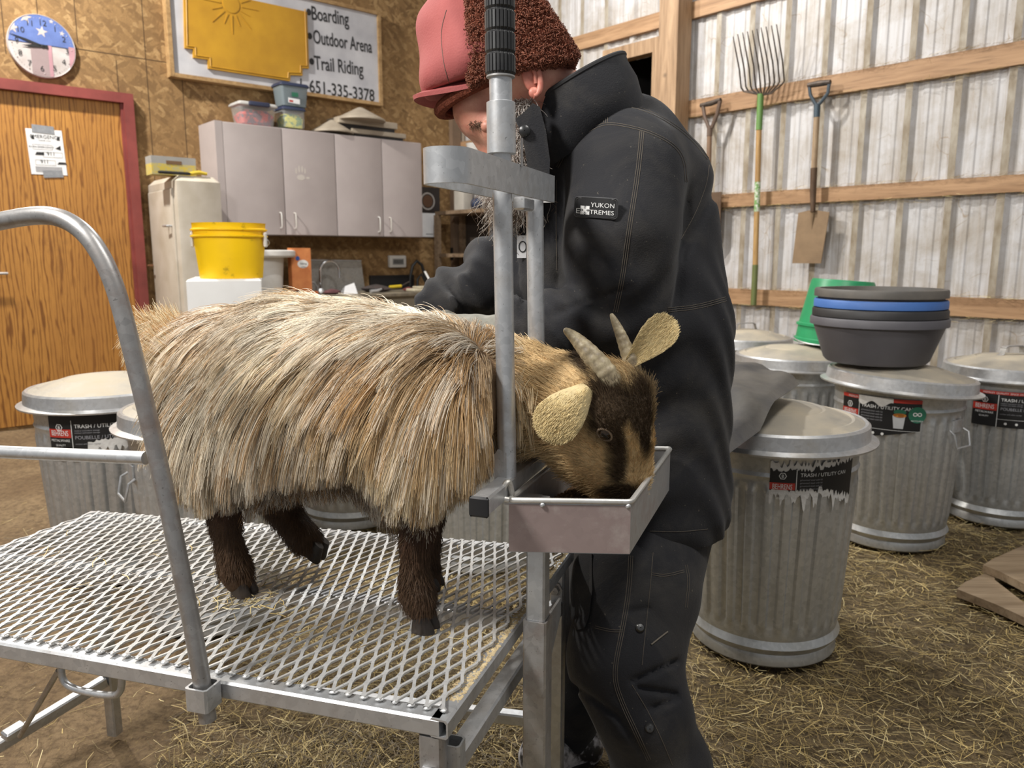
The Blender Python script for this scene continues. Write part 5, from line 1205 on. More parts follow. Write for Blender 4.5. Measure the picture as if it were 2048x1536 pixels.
def organic(name, f, lo, hi, h, mats, parent, colfn=None, refine=1):
    V, F = skin_mesh(f, lo, hi, h, refine); me = bpy.data.meshes.new(name); o = bpy.data.objects.new(name, me); COL.objects.link(o)
    o.parent = parent; me.from_pydata((V-(wloc(parent) if parent else 0)).tolist(), [], F.tolist())
    for m in (mats if isinstance(mats, (list, tuple)) else [mats]): me.materials.append(m)
    me.polygons.foreach_set('use_smooth', [True]*len(me.polygons))
    if colfn is not None:
        ca = me.color_attributes.new('tint', 'FLOAT_COLOR', 'POINT'); c = np.ones((len(V), 4)); c[:, :3] = colfn(V); ca.data.foreach_set('color', c.ravel())
    bm = bmesh.new(); bm.from_mesh(me); bmesh.ops.recalc_face_normals(bm, faces=bm.faces[:]); bm.to_mesh(me); bm.free()
    return o, V, F
def tint_mat(name, rough=.8, bstr=0, bs=200, spec=.3):
    m, nt, b = nodes(name); at = N(nt, 'ShaderNodeAttribute', attribute_name='tint'); nt.links.new(at.outputs['Color'], b.inputs['Base Color']); b.inputs['Roughness'].default_value = rough; b.inputs['Specular IOR Level'].default_value = spec
    if bstr: bump(nt, b, noise(nt, coords(nt), bs, 4), bstr, .004)
    return m
def hair_mat(name, rough=.45):
    m = bpy.data.materials.new(name); m.use_nodes = True; nt = m.node_tree; nt.nodes.clear()
    out = N(nt, 'ShaderNodeOutputMaterial'); at = N(nt, 'ShaderNodeAttribute', attribute_name='tint'); h = N(nt, 'ShaderNodeBsdfPrincipled')
    h.inputs['Roughness'].default_value = rough; h.inputs['Specular IOR Level'].default_value = .25
    nt.links.new(at.outputs['Color'], h.inputs['Base Color']); nt.links.new(h.outputs[0], out.inputs[0]); return m
M['hair'] = hair_mat('hair_strands')
def hair(name, P, r0, r1, colr, parent):
    """P: strands x points x 3 world positions; colr per strand"""
    n, k = P.shape[:2]; cu = bpy.data.hair_curves.new(name); cu.add_curves([k]*n); cu.materials.append(M['hair'])
    cu.points.foreach_set('position', (P-wloc(parent)).astype(np.float32).ravel())
    ra = cu.attributes.get('radius') or cu.attributes.new('radius', 'FLOAT', 'POINT')
    t = np.linspace(0, 1, k); rr = (np.asarray(r0).reshape(-1, 1)*(1-t)+np.asarray(r1).reshape(-1, 1)*t)*np.ones((n, 1)); ra.data.foreach_set('value', rr.astype(np.float32).ravel())
    ca = cu.attributes.new('tint', 'FLOAT_COLOR', 'CURVE'); c = np.ones((n, 4)); c[:, :3] = colr; ca.data.foreach_set('color', c.astype(np.float32).ravel())
    o = bpy.data.objects.new(name, cu); COL.objects.link(o); o.parent = parent; return o
def sample(V, F, n, w=None):
    T = np.concatenate([F[:, [0, 1, 2]], F[:, [0, 2, 3]]]); a, b, c = V[T[:, 0]], V[T[:, 1]], V[T[:, 2]]
    ar = np.linalg.norm(np.cross(b-a, c-a), axis=1)
    if w is not None: ar = ar*w((a+b+c)/3)
    i = rng.choice(len(T), n, p=ar/ar.sum()); u = rng.random((n, 2)); m = u.sum(1) > 1; u[m] = 1-u[m]
    return a[i]+(b[i]-a[i])*u[:, :1]+(c[i]-a[i])*u[:, 1:]
def to_px(P):
    v = np.asarray(P)-EYE; y = v[:, 1]*SP+v[:, 2]*CP; z = v[:, 1]*CP-v[:, 2]*SP; return np.stack([1024+F_PX*v[:, 0]/z, 768-F_PX*y/z], 1)
def vnoise(P, sc, seed=0):
    """cheap smooth 3-D noise in -1..1"""
    r = np.random.default_rng(seed); out = 0
    for k in range(5):
        d = r.normal(size=3); d /= np.linalg.norm(d); out = out+np.sin(P@d*sc*(.7+.25*k)+r.random()*6.28+1.3*np.sin(P@np.roll(d, 1)*sc*.6+r.random()*6))
    return out/5*1.5
sstep = lambda x, a, b: (lambda t: t*t*(3-2*t))(np.clip((x-a)/(b-a), 0, 1))

# ---------------------------------------------------------------- the goat
GA = math.radians(17); GX = np.array([math.cos(GA), -math.sin(GA), 0]); GY = np.array([math.sin(GA), math.cos(GA), 0])
fh = onz(850, 1262, HP); G0 = fh+GY*.078
def gp(px, py, t=0.0): return onpl(px, py, G0+GY*t, GY)
def gr(px, py, t, r): p = gp(px, py, t); return p, r/ppm(p)
def chain(*pts):
    o = []; Q = [gr(*p) for p in pts]
    for (a, ra), (b, rb) in zip(Q[:-1], Q[1:]): o.append(cone(a, b, ra, rb))
    return o
th = (onz(480, 1190, HP)-G0)@GY
goat = thing('goat', 'long haired cream and brown goat with its head lowered into the feed pan', 'goat', (G0[0]-.2, G0[1]+.06, HP))
print('hind t', th)
trunk = chain((430, 735, .0, 92), (470, 742, 0, 112), (600, 742, 0, 132), (740, 760, 0, 135), (845, 790, 0, 136), (878, 800, 0, 112))
trunk += chain((600, 790, 0, 128), (760, 815, 0, 128), (862, 850, 0, 110))
neck = chain((890, 775, .012, 110), (985, 785, .090, 92), (1060, 794, .100, 90), (1140, 802, .100, 82))
head = chain((1165, 792, .090, 76), (1210, 804, .095, 68), (1244, 880, .105, 52), (1252, 938, .124, 39), (1248, 966, .136, 34))
head += chain((1125, 852, .086, 66), (1175, 905, .090, 54), (1222, 955, .105, 36), (1244, 978, .12, 27))
head += [ell(gp(1211, 848, .058), (.030, .024, .028)), ell(gp(1258, 802, .115), (.033, .033, .035))]
legs = []
legs += chain((880, 850, -.04, 84), (850, 940, -.058, 56), (838, 1040, -.068, 27), (830, 1095, -.074, 17), (829, 1150, -.076, 16), (836, 1195, -.078, 22), (845, 1225, -.078, 21))
legs += chain((880, 850, .05, 70), (862, 930, .06, 48), (850, 1030, .065, 28), (848, 1085, .07, 20), (846, 1120, .07, 18), (850, 1160, .07, 22), (856, 1185, .07, 20))
t2 = th
legs += chain((455, 800, t2-.0, 84), (440, 900, t2, 66), (440, 985, t2, 34), (450, 1050, t2, 19), (462, 1105, t2, 16), (472, 1145, t2, 21), (480, 1165, t2, 20))
t3 = t2+.135
legs += chain((470, 800, .06, 76), (500, 900, t3-.02, 60), (548, 985, t3, 36), (572, 1030, t3, 20), (596, 1060, t3, 16), (614, 1082, t3, 19), (624, 1092, t3, 17))
tail = chain((400, 690, .0, 40), (352, 680, .0, 23), (320, 672, 0, 16), (298, 664, 0, 11))
gf = field(trunk+neck+head+legs+tail, .035)
BR = {'tan': srgb(206, 178, 132), 'dark': srgb(50, 36, 26), 'leg': srgb(76, 57, 41), 'cream': srgb(228, 210, 172), 'gold': srgb(192, 148, 92), 'brown': srgb(138, 104, 68), 'grey': srgb(150, 124, 96), 'pale': srgb(244, 236, 220), 'belly': srgb(64, 42, 30)}
for k_ in BR: BR[k_] = np.array(BR[k_])
def goat_col(V):
    p = to_px(V); x, y = p[:, 0], p[:, 1]; tt = (V-G0)@GY; c = np.tile(BR['grey'], (len(V), 1))
    bl = lambda c, col, w: c*(1-w[:, None])+col*w[:, None]
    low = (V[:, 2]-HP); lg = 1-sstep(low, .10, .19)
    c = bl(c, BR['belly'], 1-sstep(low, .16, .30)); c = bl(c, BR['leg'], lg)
    c = bl(c, BR['dark'], lg*sstep(vnoise(V, 60, 3)+.9*(x-((460 if False else 0))*0 > 0)*0, .1, .9)*.6)
    hd = sstep(x, 985, 1050); c = bl(c, BR['tan']*(1+.12*vnoise(V, 55, 5))[:, None], hd)
    dk = lambda cx, cy, rx, ry, a=0: np.clip(1.25-np.hypot(((x-cx)*math.cos(a)+(y-cy)*math.sin(a))/rx, (-(x-cx)*math.sin(a)+(y-cy)*math.cos(a))/ry), 0, .5)*2
    w = np.maximum.reduce([dk(1222, 812, 48, 56), dk(1232, 900, 21, 78, -.08), dk(1280, 815, 26, 60), dk(1240, 985, 40, 18), dk(1178, 722, 36, 26, .6), dk(1205, 860, 32, 30), dk(1290, 845, 14, 70)])*hd
    c = bl(c, BR['dark'], np.clip(w*1.15, 0, .95)); c = bl(c, BR['tan']*.8, dk(1242, 752, 34, 22, .5)*hd*.7)
    c = bl(c, BR['tan']*1.15, dk(1170, 905, 60, 40, .7)*hd*.6)
    return c
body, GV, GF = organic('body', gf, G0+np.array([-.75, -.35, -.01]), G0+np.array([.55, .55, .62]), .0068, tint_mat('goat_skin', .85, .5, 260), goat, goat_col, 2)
# hooves: two claws each
hoof_m = plain('dark_hoof', srgb(34, 27, 23), .5, 0, srgb(52, 42, 34), 60)
for px, py, t, z0, pit in ((848, 1236, -.078, HP+.003, 0), (862, 1194, .07, HP+.003, 0), (486, 1170, t2, HP+.003, 0), (634, 1098, t3, None, .7)):
    c = gp(px, py, t); mb = MB(); fw = unit(GX*math.cos(pit)-Z*math.sin(pit)); upv = np.cross(fw, -GY)*1; upv = unit(np.cross(-GY, fw))*(-1 if np.cross(-GY, fw)[2] < 0 else 1)
    if z0 is not None: c[2] = z0
    else: c = c-upv*.014
    for s in (-1, 1):
        o = c+GY*s*.0105; rings = []
        for h, l0, l1, w_ in ((0, -.017, .022, .0100), (.008, -.016, .021, .0100), (.022, -.014, .014, .0094), (.032, -.011, .010, .0070)):
            rings.append([o+upv*h+fw*(l0+(l1-l0)*(.5+.5*math.cos(a)))+GY*(w_*math.sin(a)*(1 if True else 0)) for a in np.linspace(0, 6.2832, 15)[:-1]])
        mb.loft(rings, True, True)
    mb.build('hoof', hoof_m, goat)
# horns
def horn(P, r0, name='horn'):
    P = smooth([gp(*p) for p in P], 2); n = len(P); fine = []; rr = []
    for i in range(n-1):
        for k in range(6):
            s = (i+k/6)/(n-1); fine.append(P[i]*(1-k/6)+P[i+1]*k/6); rr.append(r0*(1-s)**.75*(1+.045*math.sin(s*95)*(1-s)**.7)+.0012)
    mb = MB(); mb.tube(fine, rr, 16); o = mb.build(name, M['horn'], goat, angle=60); return o
m, nt, b = nodes('horn'); b.inputs['Roughness'].default_value = .5; n = noise(nt, coords(nt), 55, 5, .65)
nt.links.new(ramp(nt, n, [(.3, srgb(96, 84, 66)), (.5, srgb(150, 136, 108)), (.72, srgb(196, 182, 150))]), b.inputs['Base Color']); bump(nt, b, n, .3, .002); M['horn'] = m
horn([(1242, 816, .105), (1222, 768, .060), (1200, 732, .058), (1170, 696, .064), (1149, 674, .070), (1128, 658, .075)], .0245)
horn([(1276, 792, .150), (1268, 744, .128), (1255, 705, .134), (1242, 670, .140), (1231, 646, .143), (1222, 627, .145)], .0155)
# ears: cupped leaves with thickness
ear_pts = []
def ear(base, tip, wd, tb, tt_, sag, name='ear'):
    a, bq = gp(*base, tb), gp(*tip, tt_); ax = unit(bq-a); L = np.linalg.norm(bq-a); view = unit(EYE-a); sd = unit(np.cross(ax, view)); nn = np.cross(sd, ax)
    prof_ = [(0, .34), (.14, .50), (.32, .74), (.52, .93), (.70, 1.0), (.85, .90), (.95, .60), (1.0, .18)]; wm = wd/ppm(a)/2; V1 = []; V2 = []
    for s, q in prof_:
        for k in range(9):
            u = (k-4)/4; p = a+ax*L*s+sd*wm*q*u+nn*(.012*(u*u-.5)*(1-s*.6)*sag+.010*math.sin(s*3.1)); V1.append(p+nn*.0025); V2.append(p-nn*.0025)
    n = len(V1); f = []
    for i in range(len(prof_)-1):
        for k in range(8): a0 = i*9+k; f += [(a0, a0+1, a0+10, a0+9), (n+a0+9, n+a0+10, n+a0+1, n+a0)]
    for i in range(len(prof_)-1):
        for k in (0, 8): a0 = i*9+k; f.append((a0, a0+9, n+a0+9, n+a0) if k == 0 else (a0+9, a0, n+a0, n+a0+9))
    for k in range(8):
        f.append((k+1, k, n+k, n+k+1)); e = (len(prof_)-1)*9+k; f.append((e, e+1, n+e+1, n+e))
    mb = MB(); mb.add(V1+V2, f); o = mb.build(name, plain('ear_skin', srgb(206, 186, 140), .8), goat, angle=80)
    ear_pts.append((np.array(V1), np.array(V2), ax, nn)); return o
ear((1176, 776), (1088, 868), 96, .030, -.012, -1.0)
ear((1258, 728), (1341, 644), 70, .125, .17, 1.0)
# eye on the near side of the face
bvh = BVHTree.FromPolygons([tuple(v) for v in GV], [tuple(q) for q in GF])
def hit(bv, px, py):
    d = ray(px, py); p, nrm, i, dist = bv.ray_cast(Vector(EYE), Vector(unit(d))); return (np.array(p), np.array(nrm)) if p is not None else (None, None)
def eye(px, py, r):
    p, nrm = hit(bvh, px, py); c = p-nrm*r*.55; al = unit(np.array([.8, 0, -.55])-nrm*(np.array([.8, 0, -.55])@nrm)); up = np.cross(nrm, al)
    mb = MB(); mb.ball(c, r, 24, 16, al, up, nrm); e = mb.build('eye', plain('dark_amber_eye', srgb(34, 24, 14), .08, 0, srgb(52, 38, 20), 80), goat)
    mb = MB(); mb.rbox(c+nrm*r*.985, (r*.95, r*.32, r*.06), r*.028, al, up, nrm); mb.build('pupil', plain('eye_black', (.004, .004, .004), .1), e)
    mb = MB(); mb.tube([c+nrm*r*.62+al*r*1.0*math.cos(a)+up*r*.62*math.sin(a) for a in np.linspace(0, 6.2832, 25)[:-1]], r*.17, 8, closed=True); mb.build('eyelid', plain('eyelid_skin', srgb(104, 86, 66), .6), e)
eye(1209, 869, .0122)
p, nrm = hit(bvh, 1292, 960); 
mb = MB()
for px, py in ((1268, 985),):
    p, nrm = hit(bvh, px, py)
    if p is not None: mb.ball(p-nrm*.004, (.012, .008, .007), 12, 8, unit(np.cross(nrm, Z)), None, nrm)
if mb.n: mb.build('nostril', plain('nose_black', (.02, .015, .012), .4), goat)

# long coat
def coat_w(P):
    q = to_px(P); x = q[:, 0]; low = P[:, 2]-HP
    return sstep(low, .14, .20)*(1-sstep(x, 1000, 1075))*(1-sstep(low, .14, .2)*0)
NS = 80000
ROOT = sample(GV, GF, NS, coat_w); nr_ = grad(gf, ROOT)
def flow(P, nrm):
    q = to_px(P); x = q[:, 0]; s = (P-G0)@GX; up = np.clip(nrm[:, 2], -1, 1)
    yy_ = q[:, 1]; back = .16+1.30*(1-sstep(yy_, 610, 850))*(1-.3*sstep(x, 700, 950))*(.40+.60*sstep(x, 380, 520))+.35*np.clip(up, 0, 1)+.30*vnoise(P, 13, 7)
    rump = 1-sstep(x, 350, 430)
    d = -GX[None]*back[:, None]+np.array([0, 0, -1.0])[None]*(.75+.05*rump)[:, None]+GY[None]*(np.sign((P-G0)@GY)*.55*np.clip(up, 0, 1))[:, None]
    d = d+.40*np.stack([vnoise(P, 26, 21), vnoise(P, 26, 22), vnoise(P, 26, 23)], 1)
    d = d-nrm*((d*nrm).sum(1))[:, None]; return d/np.maximum(np.linalg.norm(d, axis=1), 1e-6)[:, None]
KP = 9
def grow(P0, nrm, L, lift, grav, jit, f=gf, margin=.002):
    n = len(P0); gsc = .62+.38*sstep(to_px(P0)[:, 1], 640, 840); P = np.empty((n, KP, 3)); P[:, 0] = P0-nrm*.002; d = flow(P0, nrm)+nrm*(lift*(1-.65*np.clip(nrm[:, 2]*1.3, 0, 1)))[:, None]+jit; d /= np.linalg.norm(d, axis=1)[:, None]
    for k in range(1, KP):
        d = d+np.array([0, 0, -1.0])*(grav*gsc)[:, None]; d /= np.linalg.norm(d, axis=1)[:, None]
        p = P[:, k-1]+d*(L/(KP-1))[:, None]; ds = f(p); m = ds < margin+.0012*k
        if m.any(): g = grad(f, p[m]); p[m] += g*(margin+.0012*k-ds[m])[:, None]; d[m] = p[m]-P[:, k-1][m]; d /= np.linalg.norm(d, axis=1)[:, None]
        P[:, k] = p
    return P
NC = 2600
CR = sample(GV, GF, NC, coat_w); cn = grad(gf, CR)
def coat_len(P):
    q = to_px(P); x, y = q[:, 0], q[:, 1]; low = P[:, 2]-HP
    L = .085+.065*sstep(y, 620, 760)-.02*sstep(y, 900, 1000); L = L*(1-.72*sstep(x, 890, 1000)); L = L*(1-.35*(1-sstep(x, 350, 410))); L = np.where(low < .2, np.minimum(L, .06+.045*(x > 760)), L)
    return L
HEM = np.array([(300, 950), (350, 985), (400, 1012), (470, 1000), (520, 975), (600, 955), (700, 945), (742, 985), (775, 1022), (830, 1038), (880, 1018), (930, 980), (1000, 930), (1040, 915)], float)
def hem_cut(P):
    """trim strands at the coat's ragged hem line"""
    q = to_px(P.reshape(-1, 3)).reshape(P.shape[0], KP, 2); lim = np.interp(q[:, :, 0], HEM[:, 0], HEM[:, 1])+(rng.random((len(P), 1))**2.2*-85+20)+32*((P[:, :1, 2]-HP) < .275)*((q[:, :1, 0] > 520) & (q[:, :1, 0] < 755))+11*np.sin(q[:, :1, 0]*.11)
    far = ((P[:, 0]-G0)@GY > .03)[:, None]; lim = lim-14*far
    over = q[:, :, 1] > lim; first = np.where(over.any(1), over.argmax(1), KP)
    fr_ = np.ones(len(P)); i = np.where(first < KP)[0]; k = np.maximum(first[i], 1); y0, y1 = q[i, k-1, 1]-lim[i, k-1], q[i, k, 1]-lim[i, k]
    fr_[i] = np.clip((k-1+np.clip(-y0/np.maximum(y1-y0, 1e-6), 0, 1))/(KP-1), .12, 1); t = np.linspace(0, 1, KP)[None]*fr_[:, None]*(KP-1); a = np.minimum(t.astype(int), KP-2); w_ = (t-a)[..., None]; r_ = np.arange(len(P))[:, None]
    return P[r_, a]*(1-w_)+P[r_, a+1]*w_
CL = coat_len(CR)*(.85+.4*rng.random(NC)); CG = grow(CR, cn, CL, .20+.20*rng.random(NC), .16+.12*rng.random(NC), .10*rng.normal(size=(NC, 3)))
SL = coat_len(ROOT)*(.75+.5*rng.random(NS)); SP_ = grow(ROOT, nr_, SL, .18+.28*rng.random(NS), .14+.14*rng.random(NS), .13*rng.normal(size=(NS, 3)))
ci = np.empty(NS, int)
for a in range(0, NS, 2000):
    dd = ((ROOT[a:a+2000, None]-CR[None])**2).sum(2)+(.00012*rng.random((len(ROOT[a:a+2000]), NC))); ci[a:a+2000] = dd.argmin(1)
tv = np.linspace(0, 1, KP)[None, :, None]; off = (ROOT-CR[ci])[:, None]*(1-.74*tv**.85)
clump = CG[ci]+off; amt = (.55+.38*rng.random(NS))[:, None, None]*np.minimum(tv*1.8, 1); loose = (rng.random(NS) < .16)[:, None, None]
SPP = SP_*(1-amt)+clump*amt; SPP = np.where(loose, SP_, SPP); SPP[:, 0] = ROOT-nr_*.002
SPP = hem_cut(SPP)
wav = np.stack([vnoise(SPP[:, k]+ci[:, None]*.37, 38, 40) for k in range(KP)], 1); SPP += wav[..., None]*(.0055*tv)*unit(GX+.3*Z)
def coat_col(P, cid):
    q = to_px(P); x, y = q[:, 0], q[:, 1]; low = P[:, 2]-HP; n = len(P); r = np.random.default_rng(5)
    cr = r.random(NC)[cid]; base = np.tile(BR['cream'], (n, 1)); bl = lambda c, col, w: c*(1-w[:, None])+col*w[:, None]
    g = lambda cx, cy, rx, ry: np.exp(-(((x-cx)/rx)**2+((y-cy)/ry)**2))
    big = vnoise(P, 11, 60)
    base = bl(base, BR['gold'], np.clip(g(450, 620, 110, 50)*.8+g(780, 705, 90, 45)*.9+g(930, 735, 70, 50)*.6+g(820, 1000, 80, 60)*.55+g(960, 860, 60, 90)*.7+g(340, 780, 40, 120)*.35+.22*np.clip(big, 0, 1), 0, .95))
    base = bl(base, BR['brown'], np.clip(g(470, 610, 110, 32)*.75+g(420, 690, 60, 50)*.3+g(520, 850, 40, 50)*.4+g(690, 770, 90, 25)*.35+g(345, 720, 25, 60)*.6, 0, .9))
    base = bl(base, BR['grey'], np.clip(g(960, 690, 60, 40)*.9+g(650, 800, 120, 60)*.35+g(560, 870, 80, 70)*.45+.20*np.clip(-big, 0, 1), 0, .9))
    base = bl(base, BR['pale'], np.clip(g(680, 640, 170, 40)*.8+g(480, 760, 110, 80)*.75+g(540, 890, 60, 80)*.45+g(380, 880, 60, 90)*.35+g(880, 640, 70, 30)*.6, 0, .9))
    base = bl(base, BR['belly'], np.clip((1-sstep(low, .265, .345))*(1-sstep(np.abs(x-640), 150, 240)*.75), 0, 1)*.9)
    k = cr; k = (k+.10*rng.normal(size=n))%1; base = np.where((k < .16)[:, None], base*.35+BR['gold']*.65, base); base = np.where(((k > .16) & (k < .24))[:, None], base*.45+BR['grey']*.8*.55, base)
    base = np.where((k > .68)[:, None], base*.35+BR['pale']*.65, base); base = np.where(((k > .30) & (k < .36))[:, None], base*.4+BR['leg']*.9*.6, base)
    cv = r.random(NC)[cid][:, None]; return base*(.76+.36*cv)*(.80+.42*rng.random((n, 1)))
# keep the coat clear of the gate post
def clear_of_post(P, r):
    """strands pushed aside by the gate post: none pass through it or lie between it and the trough side"""
    v = P-pb[None, None]; al = v@ax_; q = v-al[..., None]*ax_; fd_ = unit((EYE-pb)*np.array([1, 1, 0])); side = q@np.cross(fd_, Z); fore = -(q@fd_)
    return ~(((np.linalg.norm(q, axis=2) < r) | ((np.abs(side) < r*1.12) & (fore < .004) & (fore > -.20))).any(1))
keep = clear_of_post(SPP, .017)
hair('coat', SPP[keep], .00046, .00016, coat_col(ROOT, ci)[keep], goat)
# short fur on head, neck and legs
def fur_w(P):
    q = to_px(P); x = q[:, 0]; low = P[:, 2]-HP; return np.maximum(sstep(x, 980, 1060)*1.6, (1-sstep(low, .17, .22))*(x < 980))*(low > .035)
NF = 42000; FR_ = sample(GV, GF, NF, fur_w); fn_ = grad(gf, FR_); q = to_px(FR_); ishead = q[:, 0] > 1000
nose = gp(1262, 990, .12); away = FR_-nose; fd = np.where(ishead[:, None], away/np.linalg.norm(away, axis=1)[:, None]+np.array([0, 0, -.25]), np.array([0, 0, -1.0])-.2*GX)
fd = fd-fn_*(fd*fn_).sum(1)[:, None]; fd /= np.linalg.norm(fd, axis=1)[:, None]; fd = fd+.32*fn_+.15*rng.normal(size=(NF, 3))+.22*np.stack([vnoise(FR_, 70, 31), vnoise(FR_, 70, 32), vnoise(FR_, 70, 33)], 1)
FLn = np.where(ishead, .0105+.020*(1-sstep(q[:, 0], 1040, 1180)), .011)*(.7+.6*rng.random(NF)); FLn = FLn*np.where(ishead & (q[:, 1] < 800) & (q[:, 0] > 1190), 2.3, 1)
tq = np.linspace(0, 1, 4); FP = FR_[:, None]+fd[:, None]*(FLn[:, None]*tq)[..., None]+np.array([0, 0, -1.0])*(FLn[:, None]*tq**2*.25)[..., None]
keep = clear_of_post(FP, .016)
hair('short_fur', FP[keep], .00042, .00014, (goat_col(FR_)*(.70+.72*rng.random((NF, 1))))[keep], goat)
# ear fuzz
EP = []; 
for V1, V2, ax, nn in ear_pts:
    for Vs, s in ((V1, 1), (V2, -1)):
        gi = Vs.reshape(8, 9, 3); NE = 4000; i = rng.integers(0, 7, NE); k = rng.integers(0, 8, NE); u, v = rng.random((NE, 1)), rng.random((NE, 1))
        p = gi[i, k]*(1-u)*(1-v)+gi[i+1, k]*u*(1-v)+gi[i, k+1]*(1-u)*v+gi[i+1, k+1]*u*v; d = unit(ax)+s*nn*.22+.13*rng.normal(size=(NE, 3)); L = .004+.004*rng.random((NE, 1, 1))
        EP.append(p[:, None]+d[:, None]*L*tq[None, :, None])
EP = np.concatenate(EP); hair('ear_fur', EP, .00035, .00018, np.array(srgb(214, 194, 146))*(.75+.5*rng.random((len(EP), 1))), goat)
# tail tuft
TR = sample(GV, GF, 2600, lambda P: (to_px(P)[:, 0] < 372)*(to_px(P)[:, 1] < 735)*1.0+1e-9); tn = grad(gf, TR); qx = to_px(TR)
tv4 = np.linspace(0, 1, 7); d0 = -GX*.9+Z*.10+.30*tn+.20*rng.normal(size=(2600, 3)); L = (.016+.022*rng.random(2600))
TP = TR[:, None]+d0[:, None]*(L[:, None]*tv4)[..., None]+(Z*.45+GX*.1)[None, None]*(L[:, None]*tv4**2.4*.8)[..., None]
hair('tail_hair', TP, .0006, .0002, np.where(rng.random((2600, 1)) < .5, BR['gold']*.9, BR['cream'])*(.6+.6*rng.random((2600, 1))), goat)
# ---------------------------------------------------------------- the man
def yr(px, py, y, r): p = aty(px, py, y); return p, r/ppm(p)
def ych(*pts):
    o = []; Q = [yr(*p) for p in pts]
    for (a, ra), (b, rb) in zip(Q[:-1], Q[1:]): o.append(cone(a, b, ra, rb))
    return o
man = thing('person', 'man in black work jacket, black trousers and red brown cap bending over the goat', 'person', (.22, 1.5, 0))
skin_m = None
m, nt, b = nodes('weathered_skin'); v = coords(nt); n = noise(nt, v, 28, 5); n2 = noise(nt, v, 300, 3)
nt.links.new(mix(nt, ramp(nt, n, [(.35, 0), (.7, 1)]), srgb(204, 150, 128), srgb(178, 112, 94)), b.inputs['Base Color']); b.inputs['Roughness'].default_value = .5
b.inputs['Subsurface Weight'].default_value = .08; b.inputs['Subsurface Radius'].default_value = (.01, .004, .002); bump(nt, b, n2, .2, .002); skin_m = m
HY = 1.50
def hd(px, py, dy, r): return (px, py, HY+dy, r)
face = [ell(aty(1018, 140, HY), (.086, .074, .086), [.75, 0, .66])]
face += ych(hd(992, 190, 0, 70), hd(960, 232, 0, 48)) + ych(hd(948, 214, -.03, 42), hd(962, 238, -.03, 30), hd(985, 250, -.045, 26)) + ych(hd(948, 214, .03, 42), hd(962, 238, .03, 30), hd(985, 250, .045, 26))
face += ych(hd(962, 262, 0, 12), hd(972, 288, 0, 13), hd(987, 312, 0, 17)) + ych(hd(987, 314, -.014, 11), hd(992, 312, -.012, 9)) + ych(hd(987, 314, .014, 11), hd(992, 312, .012, 9))
face += ych(hd(1005, 268, -.035, 38), hd(1030, 300, -.02, 40), hd(1042, 345, 0, 34)) + ych(hd(1005, 268, .035, 38), hd(1030, 300, .02, 40), hd(1042, 345, 0, 34)) + ych(hd(1006, 322, 0, 22), hd(1014, 336, 0, 20))
face += ych(hd(1056, 185, -.044, 36), hd(1060, 270, -.032, 30), hd(1045, 330, 0, 30)) + ych(hd(1056, 185, .044, 36), hd(1060, 270, .032, 30), hd(1045, 330, 0, 30))
necks = ych(hd(1062, 168, .0, 62), (1120, 205, 1.53, 58), (1200, 290, 1.58, 70))
tors = ych((1200, 320, 1.58, 95), (1255, 640, 1.6, 140), (1280, 980, 1.58, 120))
armn = ych((1240, 350, 1.45, 70), (1238, 480, 1.43, 66), (1232, 610, 1.42, 58), (1120, 650, 1.41, 44), (1025, 655, 1.40, 30))
armf = ych((1160, 360, 1.76, 66), (1000, 556, 1.73, 44), (925, 604, 1.65, 26))
legsb = ych((1280, 980, 1.57, 100), (1262, 1190, 1.45, 85), (1248, 1330, 1.36, 72), (1325, 1530, 1.33, 48), (1350, 1600, 1.35, 40)) + ych((1275, 1000, 1.68, 95), (1155, 1250, 1.62, 70), (1135, 1400, 1.56, 46), (1128, 1480, 1.54, 36))
bf = field(face+necks+tors+armn+armf+legsb, .022)
body_m, MV, MF = organic('body', bf, (-.35, 1.18, -.02), (.55, 1.95, 1.65), .0072, skin_m, man, None, 2)
# ear with rim and hollow
_b = BVHTree.FromPolygons([tuple(q) for q in MV], [tuple(q) for q in MF]); _p = _b.ray_cast(Vector(EYE), Vector(unit(ray(1058, 158)))); e0 = np.array(_p[0])-np.array([0, .007, 0]); eu = unit(aty(1048, 128, HY-.084)-aty(1062, 188, HY-.084)); ef = unit(np.array([-1, -.25, -.25])-eu*(np.array([-1, -.25, -.25])@eu)); en = unit(np.cross(eu, ef)); en = en*(-1 if en[1] > 0 else 1)
mb = MB(); rim = [e0+eu*.032*math.sin(a)-ef*.017*math.cos(a)*(1 if math.cos(a) > 0 else .7)+en*.006*(1 if math.cos(a) > -.3 else .3) for a in np.linspace(-1.7, 2.2, 22)]
mb.tube(rim, [.0045]*4+[.0055]*16+[.0045]*2, 10); mb.ball(e0-eu*.026-ef*.002+en*.003, (.010, .006, .010), 12, 8, ef, en, eu); mb.ball(e0+eu*.003-ef*.004-en*.002, (.016, .007, .028), 16, 10, ef, en, eu); mb.tube([e0+eu*.020-ef*.004+en*.006, e0+eu*.005-ef*.010+en*.007, e0-eu*.012-ef*.008+en*.005], .0038, 8)
mb.build('ear', plain('ear_pink', srgb(206, 136, 118), .5, 0, srgb(184, 108, 92), 60), man, angle=80)
# closed-lid eye and brow on the visible side
def msurf(bv, px, py, off=0.0):
    p, nrm = hit(bv, px, py); return (p+nrm*off, nrm) if p is not None else (None, None)
mbv = BVHTree.FromPolygons([tuple(q) for q in MV], [tuple(q) for q in MF])
p, nrm = msurf(mbv, 971, 254)
if p is not None:
    mb = MB(); mb.ball(p-nrm*.009, .0105, 16, 10); ey = mb.build('eye', M['paper'], man); mb = MB(); a_ = unit(np.array([-.6, 0, -.7])); mb.ball(p-nrm*.0075+Z*.001, (.0135, .0135, .0115), 16, 10); mb.build('eyelid', skin_m, ey)

